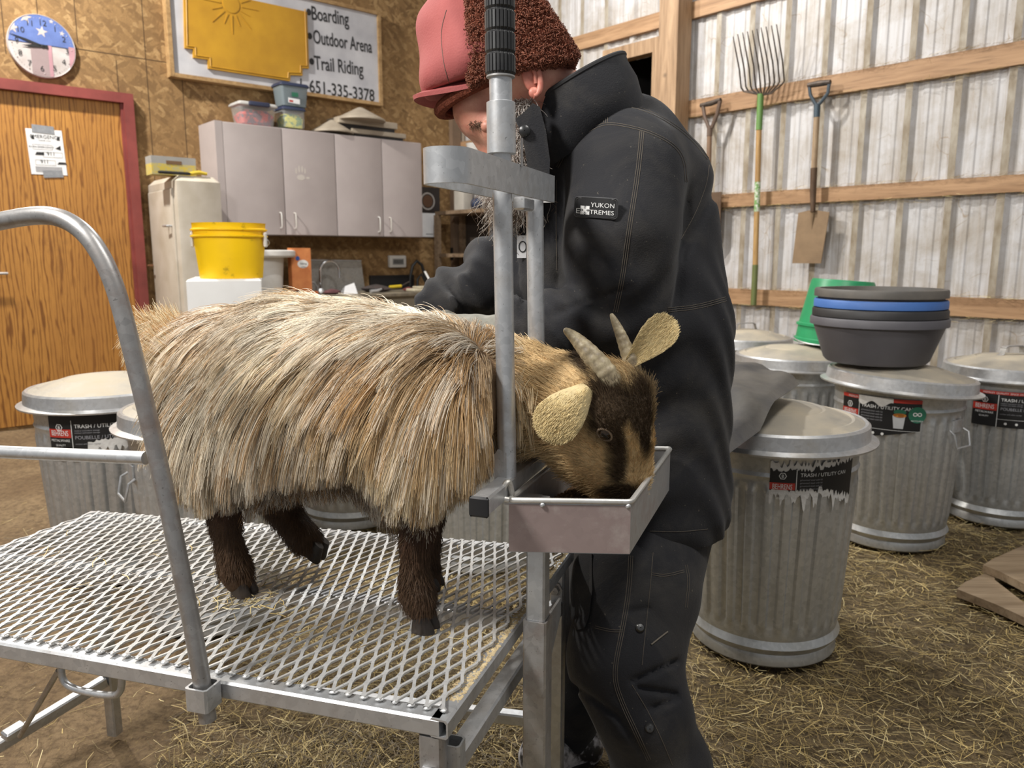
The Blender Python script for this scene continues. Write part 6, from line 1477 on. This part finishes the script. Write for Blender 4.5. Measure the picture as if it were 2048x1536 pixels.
# jacket
jk = ych((1215, 360, 1.60, 150), (1255, 650, 1.6, 188)) + ych((1288, 385, 1.60, 140), (1268, 650, 1.6, 188)) + ych((1262, 650, 1.6, 190), (1295, 1010, 1.58, 158), (1290, 1085, 1.575, 136))
jk += ych((1256, 300, 1.56, 112), (1255, 380, 1.50, 120)) + ych((1225, 330, 1.62, 112), (1170, 380, 1.74, 105)) + ych((1130, 340, 1.56, 70), (1130, 520, 1.58, 110), (1160, 640, 1.58, 120))
slv = ych((1252, 345, 1.46, 116), (1245, 470, 1.425, 116), (1236, 600, 1.425, 100), (1205, 640, 1.42, 82), (1120, 652, 1.41, 64), (1045, 656, 1.40, 52))
slf = ych((1150, 370, 1.77, 100), (1000, 548, 1.74, 72), (940, 590, 1.66, 64), (893, 616, 1.605, 52))
jf0 = field(jk+slv+slf, .028)
zh = aty(1300, 1096, 1.45)[2]; hemband = ych((1290, 1070, 1.575, 152), (1288, 1092, 1.575, 150))
def jf(P):
    d = jf0(P); q = to_px(P)
    w = .0042*np.sin(P[:, 2]*62+6*np.sin(P[:, 0]*13+P[:, 1]*9)+P[:, 0]*30)*1.5*sstep(q[:, 1], 440, 620)*(1-sstep(q[:, 0], 1280, 1400)*.5)
    w = w+.0035*np.sin(P[:, 0]*48+P[:, 2]*36+4*np.sin(P[:, 1]*14))*(q[:, 0] < 1040)*3.4
    w = w+.0050*vnoise(P, 15, 80)+.0036*vnoise(P*np.array([1, 1, .6]), 36, 81)
    # drape from the back pleat down to the elbow, and a hollow behind the sleeve
    l = (q[:, 0]-1405)+(q[:, 1]-430)*.52; w = w-.010*np.exp(-(l/13)**2)*(1-sstep(np.abs(q[:, 1]-420), 60, 120))
    arm = np.exp(-((q[:, 0]-(1366-(q[:, 1]-480)*.10))/9)**2)*sstep(q[:, 1], 330, 420)*(1-sstep(q[:, 1], 600, 660)); w = w-.009*arm
    fr = np.exp(-((q[:, 0]-(1120-(q[:, 1]-480)*.04))/8)**2)*sstep(q[:, 1], 330, 400)*(1-sstep(q[:, 1], 560, 600)); w = w-.007*fr
    elb = np.exp(-(((q[:, 1]-596)+(q[:, 0]-1200)*.35)/7)**2)*(1-sstep(np.abs(q[:, 0]-1180), 60, 100)); w = w-.006*elb
    d = d-w
    return np.maximum(d, (zh-.010*np.sin(P[:, 0]*9)-P[:, 2]))
jm, nt, b = nodes('black_canvas'); v = coords(nt); n = noise(nt, v, 7, 6, .65, .5); fine = noise(nt, v, 420, 2)
base = mix(nt, ramp(nt, n, [(.46, 0), (.78, .8)]), srgb(38, 38, 41), srgb(70, 67, 63)); nt.links.new(mix(nt, ramp(nt, noise(nt, v, 170, 2), [(.72, 0), (.76, .5)]), base, srgb(120, 112, 100)), b.inputs['Base Color'])
b.inputs['Roughness'].default_value = .82; b.inputs['Specular IOR Level'].default_value = .25; b.inputs['Sheen Weight'].default_value = .06
bump(nt, b, mix(nt, .5, fine, noise(nt, v, 26, 4, .6)), .35, .004); M['canvas'] = jm
jack, JV, JF = organic('jacket', jf, (-.28, 1.20, zh-.04), (.56, 2.02, 1.50), .0075, jm, man, None, 1)
jbv = BVHTree.FromPolygons([tuple(q) for q in JV], [tuple(q) for q in JF])
st_m = plain('tan_stitching', srgb(96, 88, 78), .8); dk_m = plain('seam_shadow', srgb(20, 20, 21), .9)
def dens_(pts, n=9): return [(a[0]+(b_[0]-a[0])*k/n, a[1]+(b_[1]-a[1])*k/n) for a, b_ in zip(pts[:-1], pts[1:]) for k in range(n)]+[pts[-1]]
def spl(pts, k=2):
    P = [np.array(p, float) for p in pts]; return [tuple(p) for p in smooth(P, k)]
def seam(bv, pts, rows, parent, gapx=4.0, dash=True):
    mb = MB(); P = dens_(spl(pts), 4); 
    for r_ in range(rows):
        o = (r_-(rows-1)/2)*gapx; Q = []
        for i, (x, y) in enumerate(P):
            a = P[max(i-1, 0)]; c = P[min(i+1, len(P)-1)]; tx, ty = c[0]-a[0], c[1]-a[1]; l = math.hypot(tx, ty) or 1
            p, nrm = msurf(bv, x-ty/l*o, y+tx/l*o, .0004); Q.append(p)
        run = []
        for i, p in enumerate(Q):
            if p is not None and (not run or np.linalg.norm(p-run[-1]) < .05): run.append(p)
            else:
                if len(run) > 1: mb.tube(run, .0006, 5)
                run = [p] if p is not None else []
        if len(run) > 1: mb.tube(run, .0006, 5)
    if mb.n: return mb.build('stitching', st_m, parent)
S_ = [([(1284, 262), (1276, 346), (1259, 451), (1245, 557), (1231, 624)], 3), ([(1115, 335), (1135, 297), (1170, 265), (1209, 246), (1251, 251), (1304, 265), (1349, 290), (1368, 318), (1372, 364)], 2),
      ([(1206, 190), (1212, 220), (1211, 246)], 3), ([(1217, 207), (1286, 216), (1356, 254), (1393, 288), (1416, 318)], 2), ([(1418, 330), (1414, 367), (1391, 427), (1362, 478)], 1),
      ([(1335, 620), (1391, 615), (1452, 598)], 3), ([(1113, 360), (1112, 450), (1114, 540)], 1), ([(1300, 1062), (1360, 1064), (1415, 1058)], 1)]
for pts, rows in S_: seam(jbv, pts, rows, jack)
# sleeve patch
def quad_px(c, u, v): a = np.array(c[0])*(1-u)*(1-v)+np.array(c[1])*u*(1-v)+np.array(c[2])*u*v+np.array(c[3])*(1-u)*v; return a
PC = [(1148.5, 433), (1234, 438.5), (1236.5, 398), (1150.5, 393)]
pcen, pn = msurf(jbv, 1192, 415); pdir = unit(ray(1192, 415))
pl0 = pcen+pn*.002                                   # gently curved patch: a cylinder-like sheet fitted to the sleeve
ctr3 = {(u, v): None for u in (0, .5, 1) for v in (0, 1)}
def raw(u, v): x, y = quad_px(PC, u, v); p, _ = msurf(jbv, x, y); return p if p is not None else onpl(x, y, pl0, pn)

gu = np.linspace(-.02, 1.02, 9); gv = (.0, .5, 1.); gd = np.array([min((raw(u, v)-EYE)@pdir for v in gv) for u in gu]); gd = np.convolve(np.pad(gd, 1, 'edge'), [.25, .5, .25], 'valid')
def patch(u, v, o=0.0): x, y = quad_px(PC, u, v); d = ray(x, y); return EYE+d*((np.interp(u, gu, gd)-.0050-o)/(d@pdir))
def rrect(x0, y0, x1, y1, r, n=6):
    P = []
    for cx, cy, a0 in ((x1-r, y1-r*2, 0), (x0+r, y1-r*2, 90), (x0+r, y0+r*2, 180), (x1-r, y0+r*2, 270)):
        for k in range(n+1): a = math.radians(a0+90*k/n); P.append((cx+r*math.cos(a), cy+2*r*math.sin(a)))
    return P
mb = MB(); N_ = 14; V = []
ol = rrect(0, 0, 1, 1, .08)
def fan(mb, outline, o): mb.add([patch(u, v, o) for u, v in outline], [tuple(range(len(outline)))])
cols = [i/24 for i in range(25)]
def vspan(u):
    r = .08; 
    if u < r: return 2*r*(1-math.sqrt(max(0, 1-((r-u)/r)**2)))
    if u > 1-r: return 2*r*(1-math.sqrt(max(0, 1-((u-1+r)/r)**2)))
    return 0
cols = sorted(set(cols+[.005, .015, .03, .06, .94, .97, .985, .995]))
vs = []; 
for u in cols: h_ = vspan(u); vs += [patch(u, h_), patch(u, 1-h_)]
n_ = len(cols); f_ = [(2*i, 2*i+2, 2*i+3, 2*i+1) for i in range(n_-1)]
bk = [np.array(p)+pdir*.006 for p in vs]
mb.add(vs+bk, f_+[(2*n_+2*i+1, 2*n_+2*i+3, 2*n_+2*i+2, 2*n_+2*i) for i in range(n_-1)]+[(2*n_+2*i, 2*n_+2*i+2, 2*i+2, 2*i) for i in range(n_-1)]+[(2*i+1, 2*i+3, 2*n_+2*i+3, 2*n_+2*i+1) for i in range(n_-1)])
mb.mat(1)
bor = [(u*.94+.03, v*.88+.06) for u, v in ol]; mb.tube([patch(u, v, .0004) for u, v in bor], .0009, 5, closed=True); mb.tube([patch(u, v, .0002) for u, v in ol], .0011, 5, closed=True)
mb.mat(2)
def ptext(s, u0, u1, v0, v1):
    vs, fs = text_shape(s, 'LEFT'); x0 = min(v[0] for v in vs); x1 = max(v[0] for v in vs); y1 = .73
    mb.add([patch(u0+(u1-u0)*(p[0]-x0)/(x1-x0), v0+(v1-v0)*p[1]/y1, .0008) for p in vs], fs)
ptext('YUKON', .37, .92, .53, .76); ptext('E', .035, .125, .18, .44); ptext('TREMES', .35, .92, .18, .40)
cx, cy = .24, .35
for k in range(4):                                   # crossed arrows emblem inside a ring
    a = math.pi/4+k*math.pi/2; ca, sa = math.cos(a), math.sin(a); asp = 2.05
    sh = [(0, -.024), (.08, -.024), (.08, -.066), (.15, .0), (.08, .066), (.08, .024), (0, .024)]
    tri = lambda x, y: patch(cx+(x*ca-y*sa), cy+(x*sa+y*ca)*asp, .0011); mb.add([tri(x, y) for x, y in sh], [(0, 1, 5, 6), (1, 2, 3), (1, 3, 5), (3, 4, 5)])
mb.tube([patch(cx+.075*math.cos(a), cy+.075*2.05*math.sin(a), .0007) for a in np.linspace(0, 6.2832, 21)[:-1]], .0006, 5, closed=True)
mb.build('sleeve_patch', [plain('patch_black', (.012, .012, .013), .5), plain('patch_border', (.05, .05, .052), .5), M['label_white']], jack, angle=40)
# standing collar with front flap and snap
def collar():
    rimc = aty(1146, 176, 1.52); bc = aty(1172, 262, 1.54); ad = unit(aty(1250, 113, 1.52)-aty(1042, 236, 1.52)); yd = np.array([0, 1., 0]); yd = unit(yd-ad*(yd@ad))
    La = np.linalg.norm(aty(1250, 113, 1.52)-aty(1042, 236, 1.52))/2
    def ring(c, a, bb, o=0): return [c+ad*(a+o)*math.cos(t)*(1.0 if math.cos(t) > 0 else 1.0)+yd*(bb+o)*math.sin(t) for t in np.linspace(0, 6.2832, 49)[:-1]]
    mb = MB(); mb.loft([ring(bc+unit(bc-rimc)*.03, .124, .118), ring(bc, .120, .135), ring(rimc*.45+bc*.55, .120, .128), ring(rimc*.85+bc*.15, La, .118), ring(rimc, La, .114), ring(rimc, La, .114, -.008), ring(rimc*.85+bc*.15, La, .118, -.010), ring(bc, .110, .100)])
    o = mb.build('collar', jm, jack, angle=80)
    mb = MB(); mb.tube(ring(rimc-unit(bc-rimc)*.002, La, .114, -.003), .0048, 8, closed=True); mb.build('collar_edge', plain('collar_binding', srgb(38, 37, 38), .8), jack)
    return ring(rimc, La, .114), ad
cr, ad = collar()
fl = [(1030, 238), (1046, 226), (1066, 206), (1080, 214), (1092, 262), (1100, 320), (1098, 370), (1084, 400), (1062, 400), (1058, 350), (1050, 300), (1042, 262)]
mb = MB(); P = [aty(x, y, 1.392+(x-1030)*.00005) for x, y in fl]; n_ = len(P); Q = [p+np.array([0, .012, 0]) for p in P]
mb.add(P+Q, [tuple(range(n_)), tuple(range(n_, 2*n_))[::-1]]+[(i, i+n_, (i+1) % n_+n_, (i+1) % n_) for i in range(n_)]); mb.build('collar_flap', jm, jack)
c = aty(1049, 262, 1.389); mb = MB(); mb.lathe([(.001, .006), (.006, .0055), (.0095, .003), (.0105, 0)], c, 20, [1, 0, 0], [0, 0, 1], [0, -1, 0]); mb.build('snap', plain('black_snap', (.02, .02, .02), .35), jack)
# zip and care tag just behind the far gate post
c, nn_ = msurf(jbv, 1050, 494)
if c is not None: mb = MB(); mb.box(c+nn_*.004, (.022, .003, .042), [1, 0, 0], nn_, [0, 0, 1]); mb.mat(1); mb.tube([c+nn_*.006+np.array([.007*math.cos(a), 0, .010*math.sin(a)]) for a in np.linspace(0, 6.28, 16)[:-1]], .0012, 5, closed=True); mb.build('care_tag', [M['paper'], M['ink']], jack, False)

# trousers
tr = ych((1290, 1060, 1.56, 132), (1270, 1170, 1.46, 126), (1250, 1320, 1.37, 113), (1282, 1415, 1.33, 96), (1325, 1530, 1.33, 92), (1348, 1610, 1.35, 84)) + ych((1280, 1030, 1.66, 125), (1160, 1250, 1.63, 92), (1142, 1400, 1.57, 62), (1134, 1475, 1.555, 50))
tf0 = field(tr, .03); ztop = aty(1290, 1000, 1.56)[2]
def tf(P):
    q = to_px(P); d = tf0(P)-.0030*vnoise(P, 19, 90)-.0022*vnoise(P, 40, 91)
    fold = lambda x0, y0, x1, y1, wd, dp: -dp*np.exp(-((((q[:, 0]-x0)*(y1-y0)-(q[:, 1]-y0)*(x1-x0))/math.hypot(x1-x0, y1-y0))/wd)**2)*sstep(((q[:, 0]-x0)*(x1-x0)+(q[:, 1]-y0)*(y1-y0))/math.hypot(x1-x0, y1-y0)**2, -.15, .1)*(1-sstep(((q[:, 0]-x0)*(x1-x0)+(q[:, 1]-y0)*(y1-y0))/math.hypot(x1-x0, y1-y0)**2, .9, 1.15))
    w = fold(1265, 1362, 1352, 1322, 6, .012)+fold(1275, 1375, 1352, 1388, 6, .010)+fold(1300, 1418, 1356, 1396, 6, .009)+fold(1150, 1372, 1240, 1436, 6, .009)+fold(1240, 1440, 1290, 1510, 6, .007)+fold(1258, 1225, 1300, 1215, 5, .006)
    return np.maximum(d-w, P[:, 2]-ztop)
trm, TV, TF = organic('trousers', tf, (-.02, 1.18, -.02), (.50, 1.88, ztop+.03), .0068, jm, man, None, 1)
tbv = BVHTree.FromPolygons([tuple(q) for q in TV], [tuple(q) for q in TF])
for pts, rows in (([(1262, 1112), (1258, 1180), (1245, 1260), (1232, 1320), (1229, 1362), (1246, 1410), (1270, 1460), (1298, 1520)], 3), ([(1306, 1105), (1300, 1180), (1291, 1260), (1284, 1330)], 1), ([(1304, 1148), (1330, 1152), (1368, 1142)], 2), ([(1190, 1254), (1222, 1262), (1246, 1262)], 2), ([(1264, 1370), (1292, 1415), (1320, 1470), (1345, 1530)], 1), ([(1372, 1130), (1378, 1160), (1372, 1215)], 2)):
    seam(tbv, pts, rows, trm)
for px, py in ((1280, 1256), (1299, 1456)):
    p, nrm = msurf(tbv, px, py); mb = MB(); mb.lathe([(.001, .0055), (.006, .005), (.0085, .002), (.009, 0)], p, 18, unit(np.cross(nrm, Z)), None, nrm); mb.build('snap', plain('gunmetal_snap', (.10, .10, .10), .3, .8), trm)
mb = MB(); zp = [msurf(tbv, 1302+(1335-1302)*k/8, 1289-(1289-1263)*k/8, .0012)[0] for k in range(9)]; mb.tube(zp, .0014, 6); mb.build('zip', plain('zip_teeth', srgb(120, 112, 100), .5), trm)
pk = [(1140, 1105), (1186, 1108), (1187, 1180), (1182, 1230), (1172, 1258), (1155, 1262), (1144, 1240)]
kp = [msurf(tbv, x, y, .004)[0] for x, y in pk]
if all(k is not None for k in kp):
    ck = sum(kp)/len(kp); mb = MB(); n_ = len(kp); inn_ = [ck+(p-ck)*.8+unit(EYE-ck)*.006 for p in kp]; bk = [p-unit(EYE-ck)*.012 for p in kp]; mb.loft([bk, kp, inn_], True, True); mb.build('pocket_flap', jm, trm, angle=60)
# boots
boot_m = plain('scuffed_boot', srgb(40, 38, 40), .45, 0, srgb(196, 194, 198), 26, .06)
def boot(heel, toe, ank, r, par=man):
    f = field([cone(heel, toe, r*.85, r*.9), cone(heel+Z*.02, ank, r*.9, r*.95), cone(toe, toe+unit(toe-heel)*.02, r*.9, r*.8)], .03); z0 = .004
    g = lambda P: np.maximum(f(P), z0-P[:, 2])
    lo = np.minimum(np.minimum(heel, toe), ank)-.09; hi = np.maximum(np.maximum(heel, toe), ank)+.09; o, V, F = organic('boot', g, lo, hi, .006, boot_m, par, None, 0)
    mb = MB(); dr_ = unit((toe-heel)*np.array([1, 1, 0])); sd = np.cross(Z, dr_); c = (heel+toe)/2; L = np.linalg.norm((toe-heel)[:2])/2+r*.95
    out = [np.array([c[0], c[1], 0])+dr_*L*math.copysign(abs(math.cos(a))**.8, math.cos(a))+sd*r*1.02*math.sin(a) for a in np.linspace(0, 6.2832, 29)[:-1]]; mb.loft([[p+Z*.0 for p in out], [p+Z*.022 for p in out]], True, True); mb.build('sole', M['black'], o)
boot(aty(1165, 1500, 1.56), aty(1088, 1512, 1.50), aty(1140, 1440, 1.56), .046)
a_ = aty(1348, 1610, 1.35); boot(np.array([a_[0]+.03, a_[1], .052]), np.array([a_[0]-.12, a_[1]-.06, .045]), np.array([a_[0]+.01, a_[1], .13]), .047)
# gloved hands resting on the goat
glove_m = plain('grey_glove', srgb(150, 148, 138), .85, 0, srgb(110, 108, 98), 30)
def hand_(wrist, palm, fdir, up, side):
    fdir = unit(fdir); up = unit(up-fdir*(fdir@up)); sd = np.cross(fdir, up)*side; pr = [cone(wrist, palm, .027, .030), ell(palm+fdir*.03, (.045, .040, .020), fdir, up)]
    for k, (o, L) in enumerate(((-.027, .070), (-.009, .080), (.010, .076), (.027, .060))):
        b0 = palm+fdir*.058+sd*o; b1 = b0+fdir*L*.45+sd*o*.15-up*.004; b2 = b1+fdir*L*.32-up*L*.22; b3 = b2+fdir*L*.16-up*L*.24; pr += [cone(b0, b1, .0098, .0090), cone(b1, b2, .0090, .0084), cone(b2, b3, .0084, .0074)]
    t0 = palm-sd*.030+fdir*.0; t1 = t0-sd*.026+fdir*.026-up*.004; t2_ = t1+fdir*.03-sd*.004-up*.01; pr += [cone(t0, t1, .014, .011), cone(t1, t2_, .011, .0088)]
    f = field(pr, .008); lo = palm-.17; hi = palm+.17; o, V, F = organic('glove', f, lo, hi, .0045, glove_m, man, None, 1); return o
hand_(aty(1032, 664, 1.40), aty(994, 662, 1.385), np.array([-1, -.25, .12]), np.array([0, -.5, .9]), 1)
hand_(aty(898, 634, 1.59), aty(886, 668, 1.55), np.array([-.6, -.6, -.55]), np.array([-.3, .1, .95]), -1)

# cap
pink = plain('faded_red_canvas', srgb(170, 90, 86), .8, 0, srgb(146, 72, 70), 9, .25, .2, 300)
cc_ = aty(985, 92, HY)
cf_ = field([ell(aty(978, 96, HY), (.118, .100, .112), [.9, 0, .3]), ell(aty(940, 150, HY), (.072, .090, .055), [.8, 0, -.5])], .06)
cap = organic('cap_crown', lambda P: np.maximum(cf_(P)-.0024*vnoise(P, 32, 95)-.0018*np.sin(P[:, 0]*90+20*P[:, 2]), -(P-aty(948, 176, HY))@unit([-.2, 0, 1])), cc_-.16, cc_+.16, .0055, pink, man)[0]
pbv_ = BVHTree.FromPolygons([tuple(q.co+cap.parent.location) for q in cap.data.vertices], [tuple(p.vertices) for p in cap.data.polygons])
seam(pbv_, [(893, 20), (882, 60), (884, 100), (890, 140), (904, 182)], 1, cap)
# visor
cen = aty(962, 166, HY); fwv = unit(aty(840, 204, HY)-aty(962, 166, HY)); yv = np.array([0, 1., 0]); nvv = unit(np.cross(fwv, yv)); nvv = nvv if nvv[2] > 0 else -nvv
def vis(a, L, bb, dz): return [cen+fwv*L*math.cos(t)*(1)+yv*bb*math.sin(t)+nvv*(dz+.014*math.cos(2*t)) for t in np.linspace(-1.45, 1.45, 25)]
mb = MB(); r0, r1 = vis(0, .070, .088, 0), vis(0, .128, .098, -.006); th_ = nvv*.0035
mb.loft([[p+th_ for p in r0], [p+th_ for p in r1], [p-th_ for p in r1], [p-th_ for p in r0], [p+th_ for p in r0]], closed=False); mb.build('cap_visor', pink, cap, angle=50)
# fleece band with turned-up ear flaps
fpoly = np.array([(934, -70), (1040, -80), (1078, -12), (1118, 44), (1158, 98), (1154, 112), (1120, 124), (1085, 133), (1030, 143), (985, 153), (950, 170), (936, 176)], float)
def poly_sdf(q):
    d = np.full(len(q), 1e9); ins = np.zeros(len(q), bool); n = len(fpoly)
    for i in range(n):
        a, b_ = fpoly[i], fpoly[(i+1) % n]; e = b_-a; w = q-a; h = np.clip((w@e)/(e@e), 0, 1); d = np.minimum(d, np.hypot(*(w-h[:, None]*e).T)); c_ = (a[1] <= q[:, 1]) != (b_[1] <= q[:, 1]); xi = a[0]+(q[:, 1]-a[1])*e[0]/(e[1] if abs(e[1]) > 1e-9 else 1e-9); ins ^= c_ & (q[:, 0] < xi)
    return np.where(ins, -d, d)
HN = HY-.10; FO = aty(1024, 100, HN); su = np.linalg.norm(aty(1025, 100, HN)-FO); vdir = Z; sv = np.linalg.norm((aty(1024, 0, HN)-aty(1024, 200, HN))[2])/200
def flf(P):
    w = P-FO; x = 1024+w[:, 0]/su; y = 100-(w@vdir)/sv; d2 = poly_sdf(np.stack([x, y], 1))*su+.009
    hw = .120*np.sqrt(np.clip(1-((x-1000)/235)**2, .05, 1)); dy = np.abs(P[:, 1]-HY)-hw+.009
    return np.minimum(np.maximum(d2, dy), 0)+np.hypot(np.maximum(d2, 0), np.maximum(dy, 0))-.009-.0016*vnoise(P, 130, 99)
fl_c = srgb(126, 78, 60)
fm_, nt, b = nodes('brown_fleece'); v = coords(nt); n = noise(nt, v, 170, 4, .7); b.inputs['Roughness'].default_value = .95; b.inputs['Specular IOR Level'].default_value = .1
nt.links.new(ramp(nt, n, [(.3, srgb(84, 44, 34)), (.7, srgb(134, 76, 58))]), b.inputs['Base Color']); bump(nt, b, n, .9, .006)
flo, FV, FF = organic('ear_flap', flf, FO+np.array([-.13, -.14, -.16]), FO+np.array([.18, .14, .22]), .0055, fm_, cap, None, 1)
NFL = 22000; fr = sample(FV, FF, NFL); fnn = grad(flf, fr); t5 = np.linspace(0, 1, 5); d0 = fnn+.9*rng.normal(size=(NFL, 3)); d0 /= np.linalg.norm(d0, axis=1)[:, None]; d1 = np.cross(d0, rng.normal(size=(NFL, 3))); d1 /= np.linalg.norm(d1, axis=1)[:, None]
FLP = fr[:, None]+d0[:, None]*(.0042*np.sin(t5*2.2))[None, :, None]+d1[:, None]*(.0030*(1-np.cos(t5*2.6)))[None, :, None]
hair('fleece_pile', FLP, .0006, .0005, np.array(fl_c)*(.6+.9*rng.random((NFL, 1))), cap)
# fleece strip across the forehead under the visor
mb = MB(); cb_ = aty(968, 186, HY); yb_ = .088; strip = [cb_+unit(aty(884, 222, HY)-cb_)*.088*math.cos(t)+np.array([0, 1, 0])*yb_*math.sin(t) for t in np.linspace(-1.9, 1.9, 30)]; mb.tube(strip, .0115, 10); mb.build('forehead_band', fm_, cap)

# beard, brow and neck hair
def grow_on(bv, reg, n, L0, dirv, jit, k=6, curl=.0, lift=.25):
    out = []; tv = np.linspace(0, 1, k)
    while len(out) < n:
        x = R.uniform(reg[0], reg[2]); y = R.uniform(reg[1], reg[3]); p, nrm = hit(bv, x, y)
        if p is None: out.append(None); continue
        d = unit(np.asarray(dirv, float)-nrm*(np.asarray(dirv)@nrm)*.8+nrm*lift+jit*rng.normal(size=3)); c = unit(np.cross(d, rng.normal(size=3))); L = L0*(.6+.8*R.random())
        out.append(np.stack([p+d*L*s+c*curl*L*math.sin(s*5)*s-Z*L*.2*s*s for s in tv]))
    return np.array([o for o in out if o is not None])
HB = [grow_on(mbv, (1028, 196, 1066, 330), 1900, .026, [-.1, 0, -.9], .35, curl=.3), grow_on(mbv, (1000, 300, 1062, 375), 900, .05, [0, -.1, -.95], .3, curl=.3)]
mir = []
for H in HB: h2 = H.copy(); h2[..., 1] = 2*HY-h2[..., 1]; mir.append(h2)
allb = np.concatenate(HB+mir); bc_ = np.where(rng.random((len(allb), 1)) < .6, np.array(srgb(214, 206, 198)), np.array(srgb(132, 112, 98)))*(.7+.5*rng.random((len(allb), 1)))
hair('beard', allb, .0005, .0003, bc_, man)
ch0 = aty(1024, 350, HY); nb = 800; bp = ch0+rng.normal(size=(nb, 3))*np.array([.018, .025, .010]); t9 = np.linspace(0, 1, 9); L = .05+.055*rng.random(nb); ph = rng.random((nb, 1))*6.28
lb = bp[:, None]+np.array([-.02, 0, -1])*(L[:, None]*t9)[..., None]+(np.stack([np.sin(9*t9+ph), np.cos(8*t9+ph), 0*t9+0*ph], -1)*.014*t9[None, :, None])+((bp-ch0)*.5)[:, None]*t9[None, :, None]
hair('long_beard', lb, .0005, .0003, np.where(rng.random((nb, 1)) < .55, np.array(srgb(190, 180, 168)), np.array(srgb(104, 86, 72)))*(.7+.5*rng.random((nb, 1))), man)
EB = grow_on(mbv, (938, 244, 962, 257), 110, .008, [.5, 0, .1], .3, 4); hair('eyebrow', EB, .0005, .0002, np.array(srgb(96, 76, 60))*(.7+.6*rng.random((len(EB), 1))), man)
